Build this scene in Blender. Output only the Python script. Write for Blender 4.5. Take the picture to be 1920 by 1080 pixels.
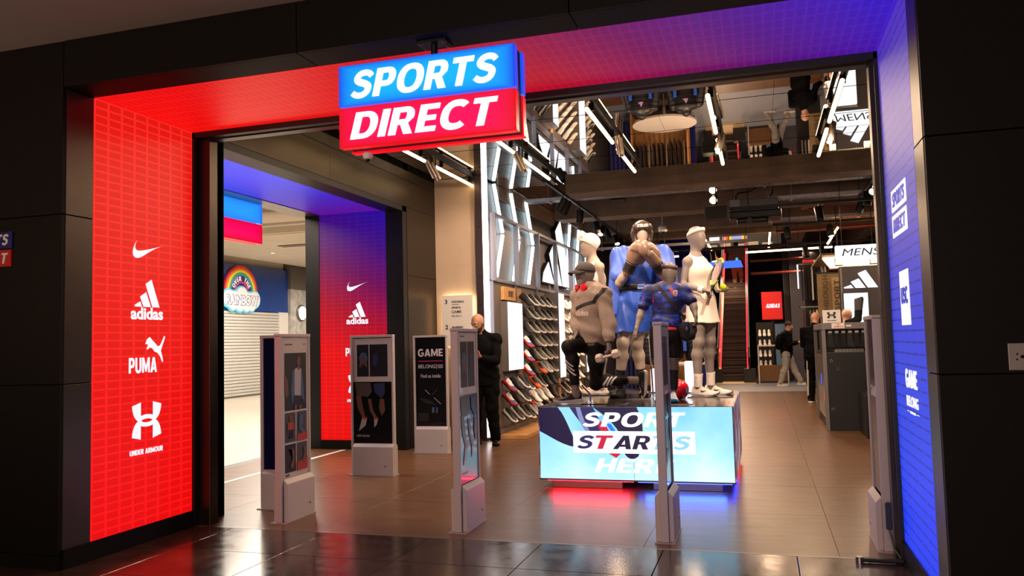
import bpy, bmesh, math, random
import numpy as np
from mathutils import Vector, Matrix
from mathutils.geometry import tessellate_polygon
for _o in list(bpy.data.objects): bpy.data.objects.remove(_o)
SC=bpy.context.scene; COL=SC.collection; RND=random.Random(7); PI=math.pi
# ---------------------------------------------------------------- camera, world, exposure
cam=bpy.data.cameras.new('camera'); cam.sensor_width=36.0; cam.lens=1515*36/1920; cam.clip_start=.05; cam.clip_end=120
cam_o=bpy.data.objects.new('camera',cam); COL.objects.link(cam_o)
_yw,_pt,_rl=-0.29719,0.06667,-0.02586
_f=Vector((math.sin(_yw)*math.cos(_pt),math.cos(_yw)*math.cos(_pt),math.sin(_pt)))
_r=Vector((math.cos(_yw),-math.sin(_yw),0)); _u=_r.cross(_f)
_r2=_r*math.cos(_rl)+_u*math.sin(_rl); _u2=_u*math.cos(_rl)-_r*math.sin(_rl)
cam_o.matrix_world=Matrix(((_r2.x,_u2.x,-_f.x,0),(_r2.y,_u2.y,-_f.y,-5.35),(_r2.z,_u2.z,-_f.z,1.363),(0,0,0,1)))
SC.camera=cam_o
vs=SC.view_settings; vs.view_transform='Standard'; vs.look='None'; vs.gamma=1; vs.use_curve_mapping=False; vs.exposure=0.0
SC.cycles.max_bounces=10; SC.cycles.diffuse_bounces=3; SC.cycles.glossy_bounces=6; SC.cycles.sample_clamp_indirect=6.0; SC.cycles.caustics_reflective=False; SC.cycles.caustics_refractive=False
w=bpy.data.worlds.new('world'); SC.world=w; w.use_nodes=True
w.node_tree.nodes['Background'].inputs[0].default_value=(1,.85,.75,1); w.node_tree.nodes['Background'].inputs[1].default_value=0.004

def L(h):
    if isinstance(h,str):
        h=h.lstrip('#'); c=[int(h[i:i+2],16)/255 for i in (0,2,4)]
    else: c=[x/255 for x in h]
    return [x/12.92 if x<=.04045 else ((x+.055)/1.055)**2.4 for x in c]
def area(name,loc,size,power,col=(255,255,255),rot=(0,0,0),shape='RECTANGLE',spread=None):
    l=bpy.data.lights.new(name,'AREA'); l.shape=shape; l.size=size[0]; l.size_y=size[1]; l.energy=power; l.color=L(col)
    if spread: l.spread=spread
    o=bpy.data.objects.new(name,l); o.location=loc; o.rotation_euler=rot; COL.objects.link(o); return o
def spot(name,loc,target,power,col=(255,225,195),ang=40,blend=.6,size=.04):
    l=bpy.data.lights.new(name,'SPOT'); l.energy=power; l.color=L(col); l.spot_size=math.radians(ang); l.spot_blend=blend; l.shadow_soft_size=size
    o=bpy.data.objects.new(name,l); o.location=loc; d=Vector(target)-Vector(loc); o.rotation_euler=d.to_track_quat('-Z','Y').to_euler(); COL.objects.link(o); return o
# shop lamps: the track tubes and spots (some added) of the sales floor, the mall lamps at the left, added fills in front
for _x in (-2.72,-1.53,-.38,.79):
    for _y in (3.0,4.75): area('track_tube_light',(_x,_y,3.56),(.05,1.35),31,(255,218,184))
for _x,_y in ((-2.6,9.5),(-1.2,9.9),(.6,9.),(2.2,9.5),(2.2,12.5),(0,14),(-2.4,14.5),(1.2,17),(-.6,19),(-1,23.5)):
    area('deep_store_light',(_x,_y,3.45),(.3,1.2),62,(255,212,172))
for _p,_t,_e,_a in (((-2.7,3.2,3.5),(-4.1,5.45,2.2),130,50),((-2.7,4.4,3.5),(-4.1,5.45,3.0),30,70),((-2.7,.9,3.5),(-1.55,2.5,1.75),230,34),((-1.53,.9,3.5),(-1.2,3.1,2.0),230,34),((-.38,.9,3.5),(-.8,2.3,1.6),170,30),((.79,1.0,3.5),(-.55,3.3,1.8),300,34),((-.38,1.3,3.5),(-1.75,3.55,2.2),180,26),((-2.7,4.4,3.5),(-3.6,7.5,1.3),170,60),((-2.9,9.0,3.5),(-3.6,9.8,1.3),150,70),((.79,3.5,3.5),(1.1,7.2,1.2),120,50)):
    spot('track_and_fill_spot',_p,_t,_e*1.25,(255,226,198),_a,.7,.05)  # some are unseen spots, added to brighten the figures and the pillar
for _x,_y in ((-7.2,2),(-7.6,6),(-10,4),(-10,9),(-12,13),(-11,17)):
    area('mall_light',(_x,_y,3.6),(1.6,1.6),170,(255,240,222))
area('upper_floor_light',(-.6,29,7.4),(3,2),160,(255,225,190))
area('added_ceiling_uplight',(-6.5,-5.5,1.6),(2.0,2.0),95.0,(255,208,172),rot=(2.75,0,0))  # added unseen lamp facing up, lifts the dim front ceiling
area('added_hall_fill',(-1.5,-6.6,3.3),(2.5,.6),14.0,(255,214,190),rot=(.55,0,0))  # added unseen fill from behind the camera
area('added_front_fill',(-1.2,-8.0,1.9),(3.5,1.6),190.0,(255,224,208),rot=(1.5708,0,0))  # added unseen fill, level behind the camera, brightens the gate fronts
for _x,_y,_c in ((-1.55,2.0,(255,40,70)),(-.7,2.0,(60,110,255))): area("underglow_light",(_x,_y,.07),(.7,.05),3.0,_c,rot=(-.5,0,0))
# ---------------------------------------------------------------- materials
_MATS={}
def mat(name,col,rough=.5,metal=0.,emit=None,es=0.,noise=0.,nscale=8.,bump=0.,bscale=60.,spec=.5,coat=0.,stretch=None,alpha=1.,trans=0.,aniso=0):
    if name in _MATS: return _MATS[name]
    m=bpy.data.materials.new(name); m.use_nodes=True; nt=m.node_tree; b=nt.nodes['Principled BSDF']
    c=L(col)+[1]; b.inputs['Base Color'].default_value=c; b.inputs['Roughness'].default_value=rough; b.inputs['Metallic'].default_value=metal
    b.inputs['Specular IOR Level'].default_value=spec; b.inputs['Coat Weight'].default_value=coat; b.inputs['Transmission Weight'].default_value=trans
    b.inputs['Alpha'].default_value=alpha
    if emit is not None:
        b.inputs['Emission Color'].default_value=L(emit)+[1]; b.inputs['Emission Strength'].default_value=es
    if noise or bump:
        tc=nt.nodes.new('ShaderNodeTexCoord'); mp=nt.nodes.new('ShaderNodeMapping'); nt.links.new(tc.outputs['Object'],mp.inputs[0])
        if stretch: mp.inputs['Scale'].default_value=stretch
        if noise:
            n=nt.nodes.new('ShaderNodeTexNoise'); n.inputs['Scale'].default_value=nscale; n.inputs['Detail'].default_value=5; nt.links.new(mp.outputs[0],n.inputs['Vector'])
            r=nt.nodes.new('ShaderNodeValToRGB'); lo=[max(0,x*(1-noise)) for x in c[:3]]; hi=[min(1,x*(1+noise)) for x in c[:3]]
            r.color_ramp.elements[0].position=.3; r.color_ramp.elements[1].position=.7
            r.color_ramp.elements[0].color=lo+[1]; r.color_ramp.elements[1].color=hi+[1]
            nt.links.new(n.outputs['Fac'],r.inputs[0]); nt.links.new(r.outputs[0],b.inputs['Base Color'])
        if bump:
            n2=nt.nodes.new('ShaderNodeTexNoise'); n2.inputs['Scale'].default_value=bscale; n2.inputs['Detail'].default_value=3; nt.links.new(mp.outputs[0],n2.inputs['Vector'])
            bp=nt.nodes.new('ShaderNodeBump'); bp.inputs['Strength'].default_value=bump; bp.inputs['Distance'].default_value=.01
            nt.links.new(n2.outputs['Fac'],bp.inputs['Height']); nt.links.new(bp.outputs[0],b.inputs['Normal'])
    _MATS[name]=m; return m
def glow(name,col,s=1.): return mat(name,(20,20,20) if s<2 else (240,240,240),.4,emit=col,es=s)
class NT:
    """tiny expression helper on a node tree"""
    def __init__(s,m): s.nt=m.node_tree
    def n(s,t): return s.nt.nodes.new(t)
    def math(s,op,a,b=None,c=None):
        x=s.n('ShaderNodeMath'); x.operation=op
        for i,v in enumerate((a,b,c)):
            if v is None: continue
            if isinstance(v,(int,float)): x.inputs[i].default_value=v
            else: s.nt.links.new(v,x.inputs[i])
        return x.outputs[0]
    def pos(s):
        g=s.n('ShaderNodeNewGeometry'); x=s.n('ShaderNodeSeparateXYZ'); s.nt.links.new(g.outputs['Position'],x.inputs[0]); return x.outputs
    def ramp(s,f,stops):
        r=s.n('ShaderNodeValToRGB'); e=r.color_ramp.elements
        while len(e)<len(stops): e.new(.5)
        for el,(p,c) in zip(e,stops): el.position=p; el.color=L(c)+[1]
        s.nt.links.new(f,r.inputs[0]); return r.outputs[0]
    def mix(s,f,a,b):
        m=s.n('ShaderNodeMix'); m.data_type='RGBA'
        for i,v in ((0,f),(6,a),(7,b)):
            if isinstance(v,(int,float)): m.inputs[i].default_value=v
            elif isinstance(v,(list,tuple)): m.inputs[i].default_value=list(v)[:3]+[1]
            else: s.nt.links.new(v,m.inputs[i])
        return m.outputs[2]
    def noise(s,scale,detail=3,vec=None,stretch=None):
        n=s.n('ShaderNodeTexNoise'); n.inputs['Scale'].default_value=scale; n.inputs['Detail'].default_value=detail
        g=s.n('ShaderNodeNewGeometry'); mp=s.n('ShaderNodeMapping'); s.nt.links.new(g.outputs['Position'],mp.inputs[0])
        if stretch: mp.inputs['Scale'].default_value=stretch
        s.nt.links.new(mp.outputs[0],n.inputs['Vector']); return n.outputs['Fac']
    def emit(s,c,st=1.):
        b=s.nt.nodes['Principled BSDF']; s.nt.links.new(c,b.inputs['Emission Color']); b.inputs['Emission Strength'].default_value=st
    def base(s,c): s.nt.links.new(c,s.nt.nodes['Principled BSDF'].inputs['Base Color'])
# ---------------------------------------------------------------- objects
WPOS={}
def tag(o,label=None,cat=None,group=None,kind=None):
    if label: o['label']=label
    if cat: o['category']=cat
    if group: o['group']=group
    if kind: o['kind']=kind
    return o
def thing(name,label,cat,base=(0,0,0),group=None,kind=None):
    o=bpy.data.objects.new(name,None); o.empty_display_size=.05; COL.objects.link(o); o.location=base; WPOS[o.name]=Vector(base)
    return tag(o,label,cat,group,kind)
def link(name,me,parent=None,origin=None):
    o=bpy.data.objects.new(name,me); COL.objects.link(o)
    if parent is not None:
        o.parent=parent; WPOS[o.name]=WPOS[parent.name].copy()
    else:
        o.location=origin or (0,0,0); WPOS[o.name]=Vector(origin or (0,0,0))
    return o
def mkmesh(name,v,f,mats,parent=None,origin=None,smooth=False,mi=None,bevel=0,sharp=None):
    org=WPOS[parent.name] if parent is not None else Vector(origin or (0,0,0))
    v=np.asarray(v,float)-np.array(org)
    me=bpy.data.meshes.new(name); me.from_pydata(v.tolist() if len(v)<4000 else v, [], f if isinstance(f,list) else f.tolist())
    for m in (mats if isinstance(mats,(list,tuple)) else [mats]): me.materials.append(m)
    if mi is not None: me.polygons.foreach_set('material_index',mi)
    if smooth:
        me.polygons.foreach_set('use_smooth',[True]*len(me.polygons))
        if sharp:
            me.set_sharp_from_angle(angle=math.radians(sharp))
    me.update()
    o=link(name,me,parent,origin)
    if bevel:
        b=o.modifiers.new('bevel','BEVEL'); b.width=bevel; b.segments=2; b.limit_method='ANGLE'
    return o
class MB:
    def __init__(s,M=None): s.v=[]; s.f=[]; s.mi=[]; s.cur=0; s.M=M
    def add(s,v,f):
        n=len(s.v)
        for p in v:
            p=Vector(p); s.v.append(tuple(s.M@p) if s.M is not None else tuple(p))
        for q in f: s.f.append([i+n for i in q]); s.mi.append(s.cur)
        return s
    def box(s,x0,x1,y0,y1,z0,z1):
        return s.add([(x0,y0,z0),(x1,y0,z0),(x1,y1,z0),(x0,y1,z0),(x0,y0,z1),(x1,y0,z1),(x1,y1,z1),(x0,y1,z1)],
            [(0,3,2,1),(4,5,6,7),(0,1,5,4),(1,2,6,5),(2,3,7,6),(3,0,4,7)])
    def hexa(s,p): return s.add(p,[(0,3,2,1),(4,5,6,7),(0,1,5,4),(1,2,6,5),(2,3,7,6),(3,0,4,7)])
    def bar(s,a,b,w,h,up=(0,0,1)):
        a,b=Vector(a),Vector(b); d=(b-a).normalized(); u=Vector(up); 
        if abs(d.dot(u))>.99: u=Vector((0,1,0))
        r=d.cross(u).normalized()*w/2; u=r.cross(d).normalized()*h/2
        return s.hexa([a-r-u,a+r-u,b+r-u,b-r-u,a-r+u,a+r+u,b+r+u,b-r+u])
    def cyl(s,a,b,r0,r1=None,n=12,caps=True):
        r1=r0 if r1 is None else r1; a,b=Vector(a),Vector(b); d=(b-a).normalized()
        u=d.orthogonal().normalized(); w=d.cross(u)
        v=[];f=[]
        for k in range(n):
            t=2*PI*k/n; e=u*math.cos(t)+w*math.sin(t); v.append(a+e*r0); v.append(b+e*r1)
        for k in range(n): j=(k+1)%n; f.append((2*k,2*j,2*j+1,2*k+1))
        if caps: f.append([2*k for k in range(n)][::-1]); f.append([2*k+1 for k in range(n)])
        return s.add(v,f)
    def tube(s,pts,r,n=8,caps=True):
        P=[Vector(p) for p in pts]; rings=[]; u=None; v=[];f=[]
        rr=r if isinstance(r,(list,tuple)) else [r]*len(P)
        for i,p in enumerate(P):
            d=(P[min(i+1,len(P)-1)]-P[max(i-1,0)]).normalized()
            u=d.orthogonal().normalized() if u is None else (u-d*u.dot(d)).normalized()
            w=d.cross(u)
            for k in range(n): t=2*PI*k/n; v.append(p+(u*math.cos(t)+w*math.sin(t))*rr[i])
        for i in range(len(P)-1):
            for k in range(n): j=(k+1)%n; f.append((i*n+k,i*n+j,(i+1)*n+j,(i+1)*n+k))
        if caps: f.append(list(range(n))[::-1]); f.append([(len(P)-1)*n+k for k in range(n)])
        return s.add(v,f)
    def prism(s,loops,O,X,Y,depth):
        """2-D outline(s), first the outer one then holes, laid in the plane O+xX+yY, extruded by depth along X x Y"""
        O,X,Y=Vector(O),Vector(X),Vector(Y); N=X.cross(Y).normalized()*depth
        if not isinstance(loops[0][0],(tuple,list)): loops=[loops]
        flat=[p for l in loops for p in l]
        tri=tessellate_polygon([[Vector((p[0],p[1],0)) for p in l] for l in loops]); n=len(flat)
        v=[O+X*p[0]+Y*p[1] for p in flat]; v+= [p+N for p in v]; f=[]
        for t in tri:
            a,b,c=[Vector(flat[i]) for i in t]
            ccw=(b-a).cross(c-a) if len(a)==3 else (b.x-a.x)*(c.y-a.y)-(b.y-a.y)*(c.x-a.x)
            t=tuple(t) if ccw>0 else (t[0],t[2],t[1])
            f.append((t[0],t[2],t[1])); f.append(tuple(i+n for i in t))
        k=0
        for li,l in enumerate(loops):
            m=len(l); ar=sum(l[i][0]*l[(i+1)%m][1]-l[(i+1)%m][0]*l[i][1] for i in range(m)); pos=(ar>0)==(li==0)
            for i in range(m):
                a,b=k+i,k+(i+1)%m
                f.append((a,b,b+n,a+n) if pos else (b,a,a+n,b+n))
            k+=m
        return s.add(v,f)
    def lathe(s,prof,c,n=24,axis=(0,0,1)):
        d=Vector(axis).normalized(); u=d.orthogonal().normalized(); w=d.cross(u); c=Vector(c); v=[];f=[]
        for (r,z) in prof:
            for k in range(n): t=2*PI*k/n; v.append(c+d*z+(u*math.cos(t)+w*math.sin(t))*max(r,1e-4))
        for i in range(len(prof)-1):
            for k in range(n): j=(k+1)%n; f.append((i*n+k,i*n+j,(i+1)*n+j,(i+1)*n+k))
        f.append(list(range(n))[::-1]); f.append([(len(prof)-1)*n+k for k in range(n)])
        return s.add(v,f)
    def sphere(s,c,r,n=16,m=10,sc=(1,1,1)):
        c=Vector(c); v=[c+Vector((0,0,-r*sc[2]))]; f=[]
        for i in range(1,m):
            a=-PI/2+PI*i/m
            for k in range(n): t=2*PI*k/n; v.append(c+Vector((r*sc[0]*math.cos(a)*math.cos(t),r*sc[1]*math.cos(a)*math.sin(t),r*sc[2]*math.sin(a))))
        v.append(c+Vector((0,0,r*sc[2]))); e=len(v)-1
        for k in range(n): j=(k+1)%n; f.append((0,1+j,1+k)); f.append((e,e-n+k,e-n+j))
        for i in range(m-2):
            for k in range(n): j=(k+1)%n; f.append((1+i*n+k,1+i*n+j,1+(i+1)*n+j,1+(i+1)*n+k))
        return s.add(v,f)
    def grid(s,fn,nu,nv,closed=False):
        v=[fn(i/nu,j/nv) for i in range(nu+(0 if closed else 1)) for j in range(nv+1)]; f=[]; R=nv+1; T=nu if closed else nu+1
        for i in range(nu):
            for j in range(nv): a=i*R+j; b=((i+1)%T)*R+j; f.append((a,b,b+1,a+1))
        return s.add(v,f)
    def build(s,name,mats,parent=None,origin=None,smooth=False,bevel=0,sharp=40):
        return mkmesh(name,s.v,s.f,mats,parent,origin,smooth,s.mi,bevel,sharp if smooth else None)
def struct(name,mb,m,label=None,bevel=0,**k):
    o=mb.build(name,m,None,None,bevel=bevel,**k); o['kind']='structure'
    if label: o['label']=label
    return o
def BX(*a): return MB().box(*a)
_TX={}
def textmesh(s,bold=0.,shear=0.,ext=.02,res=4,space=1.):
    key=(s,bold,shear,ext,space)
    if key in _TX: return _TX[key]
    c=bpy.data.curves.new('t','FONT'); c.body=s; c.size=1; c.offset=bold; c.shear=shear; c.extrude=ext; c.resolution_u=res; c.space_character=space
    o=bpy.data.objects.new('t',c); COL.objects.link(o)
    me=bpy.data.meshes.new_from_object(o.evaluated_get(bpy.context.evaluated_depsgraph_get()))
    v=[tuple(x.co) for x in me.vertices]; f=[list(p.vertices) for p in me.polygons]
    bpy.data.objects.remove(o); bpy.data.curves.remove(c); bpy.data.meshes.remove(me)
    _TX[key]=(v,f); return v,f
def put_text(mb,s,O,X,Y,h=None,w=None,bold=0.,shear=0.,ext=.02,align='c',depth=.003,space=1.,valign='b'):
    """text fitted to height h and/or width w; O = reference point on the baseline"""
    v,f=textmesh(s,bold,shear,ext,space=space); a=np.array(v); mn=a.min(0); mx=a.max(0); sz=mx-mn
    sy=h/sz[1] if h else None; sx=w/sz[0] if w else None; sx=sx or sy; sy=sy or sx
    X,Y,O=Vector(X).normalized(),Vector(Y).normalized(),Vector(O); N=X.cross(Y)
    x0={'l':mn[0],'c':(mn[0]+mx[0])/2,'r':mx[0]}[align]; y0=mn[1] if valign=='b' else (mn[1]+mx[1])/2
    mb.add([O+X*((p[0]-x0)*sx)+Y*((p[1]-y0)*sy)+N*((p[2]/ext+1)/2*depth) for p in v],f); return sx*sz[0]
def lettering(name,s,O,X,Y,m,parent,**k):
    mb=MB(); put_text(mb,s,O,X,Y,**k); return mb.build(name,m,parent)
def bez(p0,p1,p2,p3,n=10):
    return [tuple((1-t)**3*a+3*(1-t)**2*t*b+3*(1-t)*t*t*c+t**3*d for a,b,c,d in zip(p0,p1,p2,p3)) for t in [i/n for i in range(n)]]
SWOOSH=bez((1.,.62),(.6,.5),(.38,.22),(.2,.19))+bez((.2,.19),(.05,.17),(-.02,.33),(.17,.66))+bez((.17,.66),(.07,.45),(.13,.37),(.28,.4))+bez((.28,.4),(.45,.43),(.7,.52),(1.,.62))
BARS=[[(0,0),(.3,0),(.21,.19),(.06,.19)][:3]+[(.08,.28*.9)],[(.36,0),(.62,0),(.44,.47),(.22,.36)],[(.68,0),(1.,0),(.66,.83),(.46,.74)]]
BARS=[[(.02,.1),(.27,.1),(.2,.24),(.0,.14)],[(.33,.1),(.6,.1),(.42,.5),(.2,.37)],[(.66,.1),(.93,.1),(.62,.85),(.4,.72)]]
def ua_loops():
    out=[(-.5,.5),(-.2,.42),(-.2,.12)]
    up=bez((-.5,.45),(-.42,.12),(-.2,.0),(0,.02),8)
    L1=[(-.5,.42),(-.21,.5),(-.21,.13)]+bez((-.21,.13),(-.1,.18),(.1,.18),(.21,.13),8)+[(.21,.13),(.21,.5),(.5,.42)]+bez((.5,.42),(.48,.18),(.4,.06),(.3,0),8)+bez((.3,0),(.4,-.06),(.48,-.18),(.5,-.42),8)
    L1+=[(.5,-.42),(.21,-.5),(.21,-.13)]+bez((.21,-.13),(.1,-.18),(-.1,-.18),(-.21,-.13),8)+[(-.21,-.13),(-.21,-.5),(-.5,-.42)]+bez((-.5,-.42),(-.48,-.18),(-.4,-.06),(-.3,0),8)+bez((-.3,0),(-.4,.06),(-.48,.18),(-.5,.42),8)
    hole=bez((-.2,0),(-.1,.07),(.1,.07),(.2,0),8)+bez((.2,0),(.1,-.07),(-.1,-.07),(-.2,0),8)
    return [L1,hole]
PUMA_CAT=[(0,.72),(.08,.9),(.22,1.),(.36,.86),(.5,.74),(.62,.62),(.74,.66),(.86,.86),(.95,1.04),(1.,1.),(.92,.8),(.82,.56),(.78,.44),(.86,.2),(.9,0),(.84,0),(.76,.2),(.62,.36),(.46,.42),(.34,.56),(.2,.58),(.12,.5),(.06,.54),(.14,.66),(.1,.72)]
# ---------------------------------------------------------------- a heavy grotesque alphabet drawn as outlines
def _arc(cx,cy,rx,ry,a0,a1,n=14,e=.86):
    out=[]
    for i in range(n+1):
        a=math.radians(a0+(a1-a0)*i/n); c,s=math.cos(a),math.sin(a); out.append((cx+rx*math.copysign(abs(c)**e,c),cy+ry*math.copysign(abs(s)**e,s)))
    return out
def _cat(P,n=7):
    out=[]; Q=[P[0]]+P+[P[-1]]
    for i in range(1,len(Q)-2):
        a,b,c,d=Q[i-1:i+3]
        for k in range(n):
            t=k/n; out.append(tuple(.5*((2*b[j])+(c[j]-a[j])*t+(2*a[j]-5*b[j]+4*c[j]-d[j])*t*t+(3*b[j]-a[j]-3*c[j]+d[j])*t**3) for j in (0,1)))
    return out+[P[-1]]
def _stroke(P,w0,w1=None):
    L_,R_=[],[]; n=len(P)
    for i,p in enumerate(P):
        a,b=P[max(i-1,0)],P[min(i+1,n-1)]; dx,dy=b[0]-a[0],b[1]-a[1]; l=math.hypot(dx,dy) or 1; w=(w0 if w1 is None else w0+(w1-w0)*math.sin(PI*i/(n-1)))/2
        L_.append((p[0]-dy/l*w,p[1]+dx/l*w)); R_.append((p[0]+dy/l*w,p[1]-dx/l*w))
    return L_+R_[::-1]
def _bowl(x0,y0,y1,x1,t,s,n=12):
    """outer and inner right-hand bowl between y0 and y1"""
    r=(y1-y0)/2; cx=x1-r*.92; o=_arc(cx,(y0+y1)/2,r*.92,r,-90,90,n,.9); ri=r-s; i_=_arc(cx,(y0+y1)/2,r*.92-t,ri,-90,90,n,.9); return o,i_
_t,_s=.235,.185
def _glyphs():
    G={}; t,s=_t,_s
    G['I']=(t,[[[(0,0),(t,0),(t,1),(0,1)]]]); G['L']=(.58,[[[(0,0),(.58,0),(.58,s),(t,s),(t,1),(0,1)]]])
    G['T']=(.70,[[[(.35-t/2,0),(.35+t/2,0),(.35+t/2,1-s),(.70,1-s),(.70,1),(0,1),(0,1-s),(.35-t/2,1-s)]]])
    G['E']=(.62,[[[(0,0),(.62,0),(.62,s),(t,s),(t,.41),(.56,.41),(.56,.59),(t,.59),(t,1-s),(.61,1-s),(.61,1),(0,1)]]])
    G['F']=(.60,[[[(0,0),(t,0),(t,.39),(.55,.39),(.55,.57),(t,.57),(t,1-s),(.60,1-s),(.60,1),(0,1)]]])
    G['H']=(.78,[[[(0,0),(t,0),(t,.40),(.78-t,.40),(.78-t,0),(.78,0),(.78,1),(.78-t,1),(.78-t,.60),(t,.60),(t,1),(0,1)]]])
    o,i=_bowl(0,.34,1,.72,t,s); G['P']=(.72,[[[(0,0),(t,0),(t,.34)]+o+[(0,1)],[(t,.34+s)]+i+[(t,1-s)]]])
    o,i=_bowl(0,.36,1,.72,t,s); G['R']=(.77,[[[(0,0),(t,0),(t,.36),(.33,.36),(.50,0),(.77,0),(.56,.41)]+o[5:]+[(0,1)],[(t,.36+s)]+i+[(t,1-s)]]])
    o,i=_bowl(0,0,1,.80,t,s); o=[(0,0)]+_arc(.36,.5,.44,.5,-90,90,16)+[(0,1)]; i=[(t,s)]+_arc(.36,.5,.44-t,.5-s,-90,90,16)+[(t,1-s)]; G['D']=(.80,[[o,i]])
    ob,ib=_bowl(0,0,.56,.74,t,s); ot,it=_bowl(0,.50,1,.70,t,s); G['B']=(.74,[[[(0,0)]+ob[:9]+ot[4:]+[(0,1)],[(t,s)]+ib+[(t,.56-s)],[(t,.50+s)]+it+[(t,1-s)]]])
    G['O']=(.92,[[_arc(.46,.5,.46,.52,0,360,36)[:-1],_arc(.46,.5,.46-t,.52-s,0,360,36)[:-1]]])
    G['C']=(.84,[[_stroke(_arc(.46,.5,.345,.425,46,314,30),s+.03,t)]])
    G['G']=(.88,[[_stroke(_arc(.46,.5,.345,.425,46,318,30),s+.03,t)],[[(.50,.38),(.88,.38),(.88,.14),(.68,.10),(.68,.38),(.50,.38)][:1]+[(.68,.36),(.68,.12),(.88,.14),(.88,.54),(.48,.54),(.48,.36)]]])
    G['S']=(.74,[[_stroke(_cat([(.665,.775),(.56,.875),(.40,.912),(.24,.872),(.155,.765),(.165,.665),(.26,.585),(.40,.53),(.53,.47),(.612,.38),(.60,.225),(.50,.125),(.355,.09),(.20,.118),(.07,.205)]),.18,.228)]])
    G['A']=(.86,[[[(0,0),(.245,0),(.295,.17),(.565,.17),(.615,0),(.86,0),(.565,1),(.295,1)],[(.345,.345),(.43,.67),(.515,.345)]]])
    G['M']=(1.0,[[[(0,0),(t-.02,0),(t-.02,.62),(.42,.06),(.58,.06),(1.02-t,.62),(1.02-t,0),(1,0),(1,1),(.76,1),(.50,.42),(.24,1),(0,1)]]])
    G['N']=(.80,[[[(0,0),(t,0),(t,.56),(.80-t,0),(.80,0),(.80,1),(.80-t,1),(.80-t,.44),(t,1),(0,1)]]])
    G['U']=(.78,[[[(0,1),(0,.36)]+_arc(.39,.36,.39,.38,180,360,18)+[(.78,1),(.78-t,1),(.78-t,.36)]+_arc(.39,.36,.39-t,.38-s,360,180,18)+[(t,1)]]])
    G['V']=(.84,[[[(.30,0),(.54,0),(.84,1),(.60,1),(.42,.34),(.24,1),(0,1)]]])
    G['W']=(1.2,[[[(.22,0),(.45,0),(.60,.56),(.75,0),(.98,0),(1.2,1),(.96,1),(.85,.42),(.70,1),(.50,1),(.35,.42),(.24,1),(0,1)]]])
    G[' ']=(.30,[]); return G
GLY=_glyphs(); _bf=textmesh
def textmesh(s,bold=0.,shear=0.,ext=.02,res=4,space=1.):
    if bold<.02 or any(c not in GLY for c in s): return _bf(s,bold,shear,ext,res,space)
    key=('g',s,shear,ext)
    if key in _TX: return _TX[key]
    mb=MB(); x=0.
    for c in s:
        w_,shapes=GLY[c]
        for loops in shapes: mb.prism([[(p[0]+x+shear*p[1],p[1]) for p in l] for l in loops],(0,0,-ext),(1,0,0),(0,1,0),2*ext)
        x+=w_+.105
    _TX[key]=(mb.v,mb.f); return _TX[key]
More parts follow.
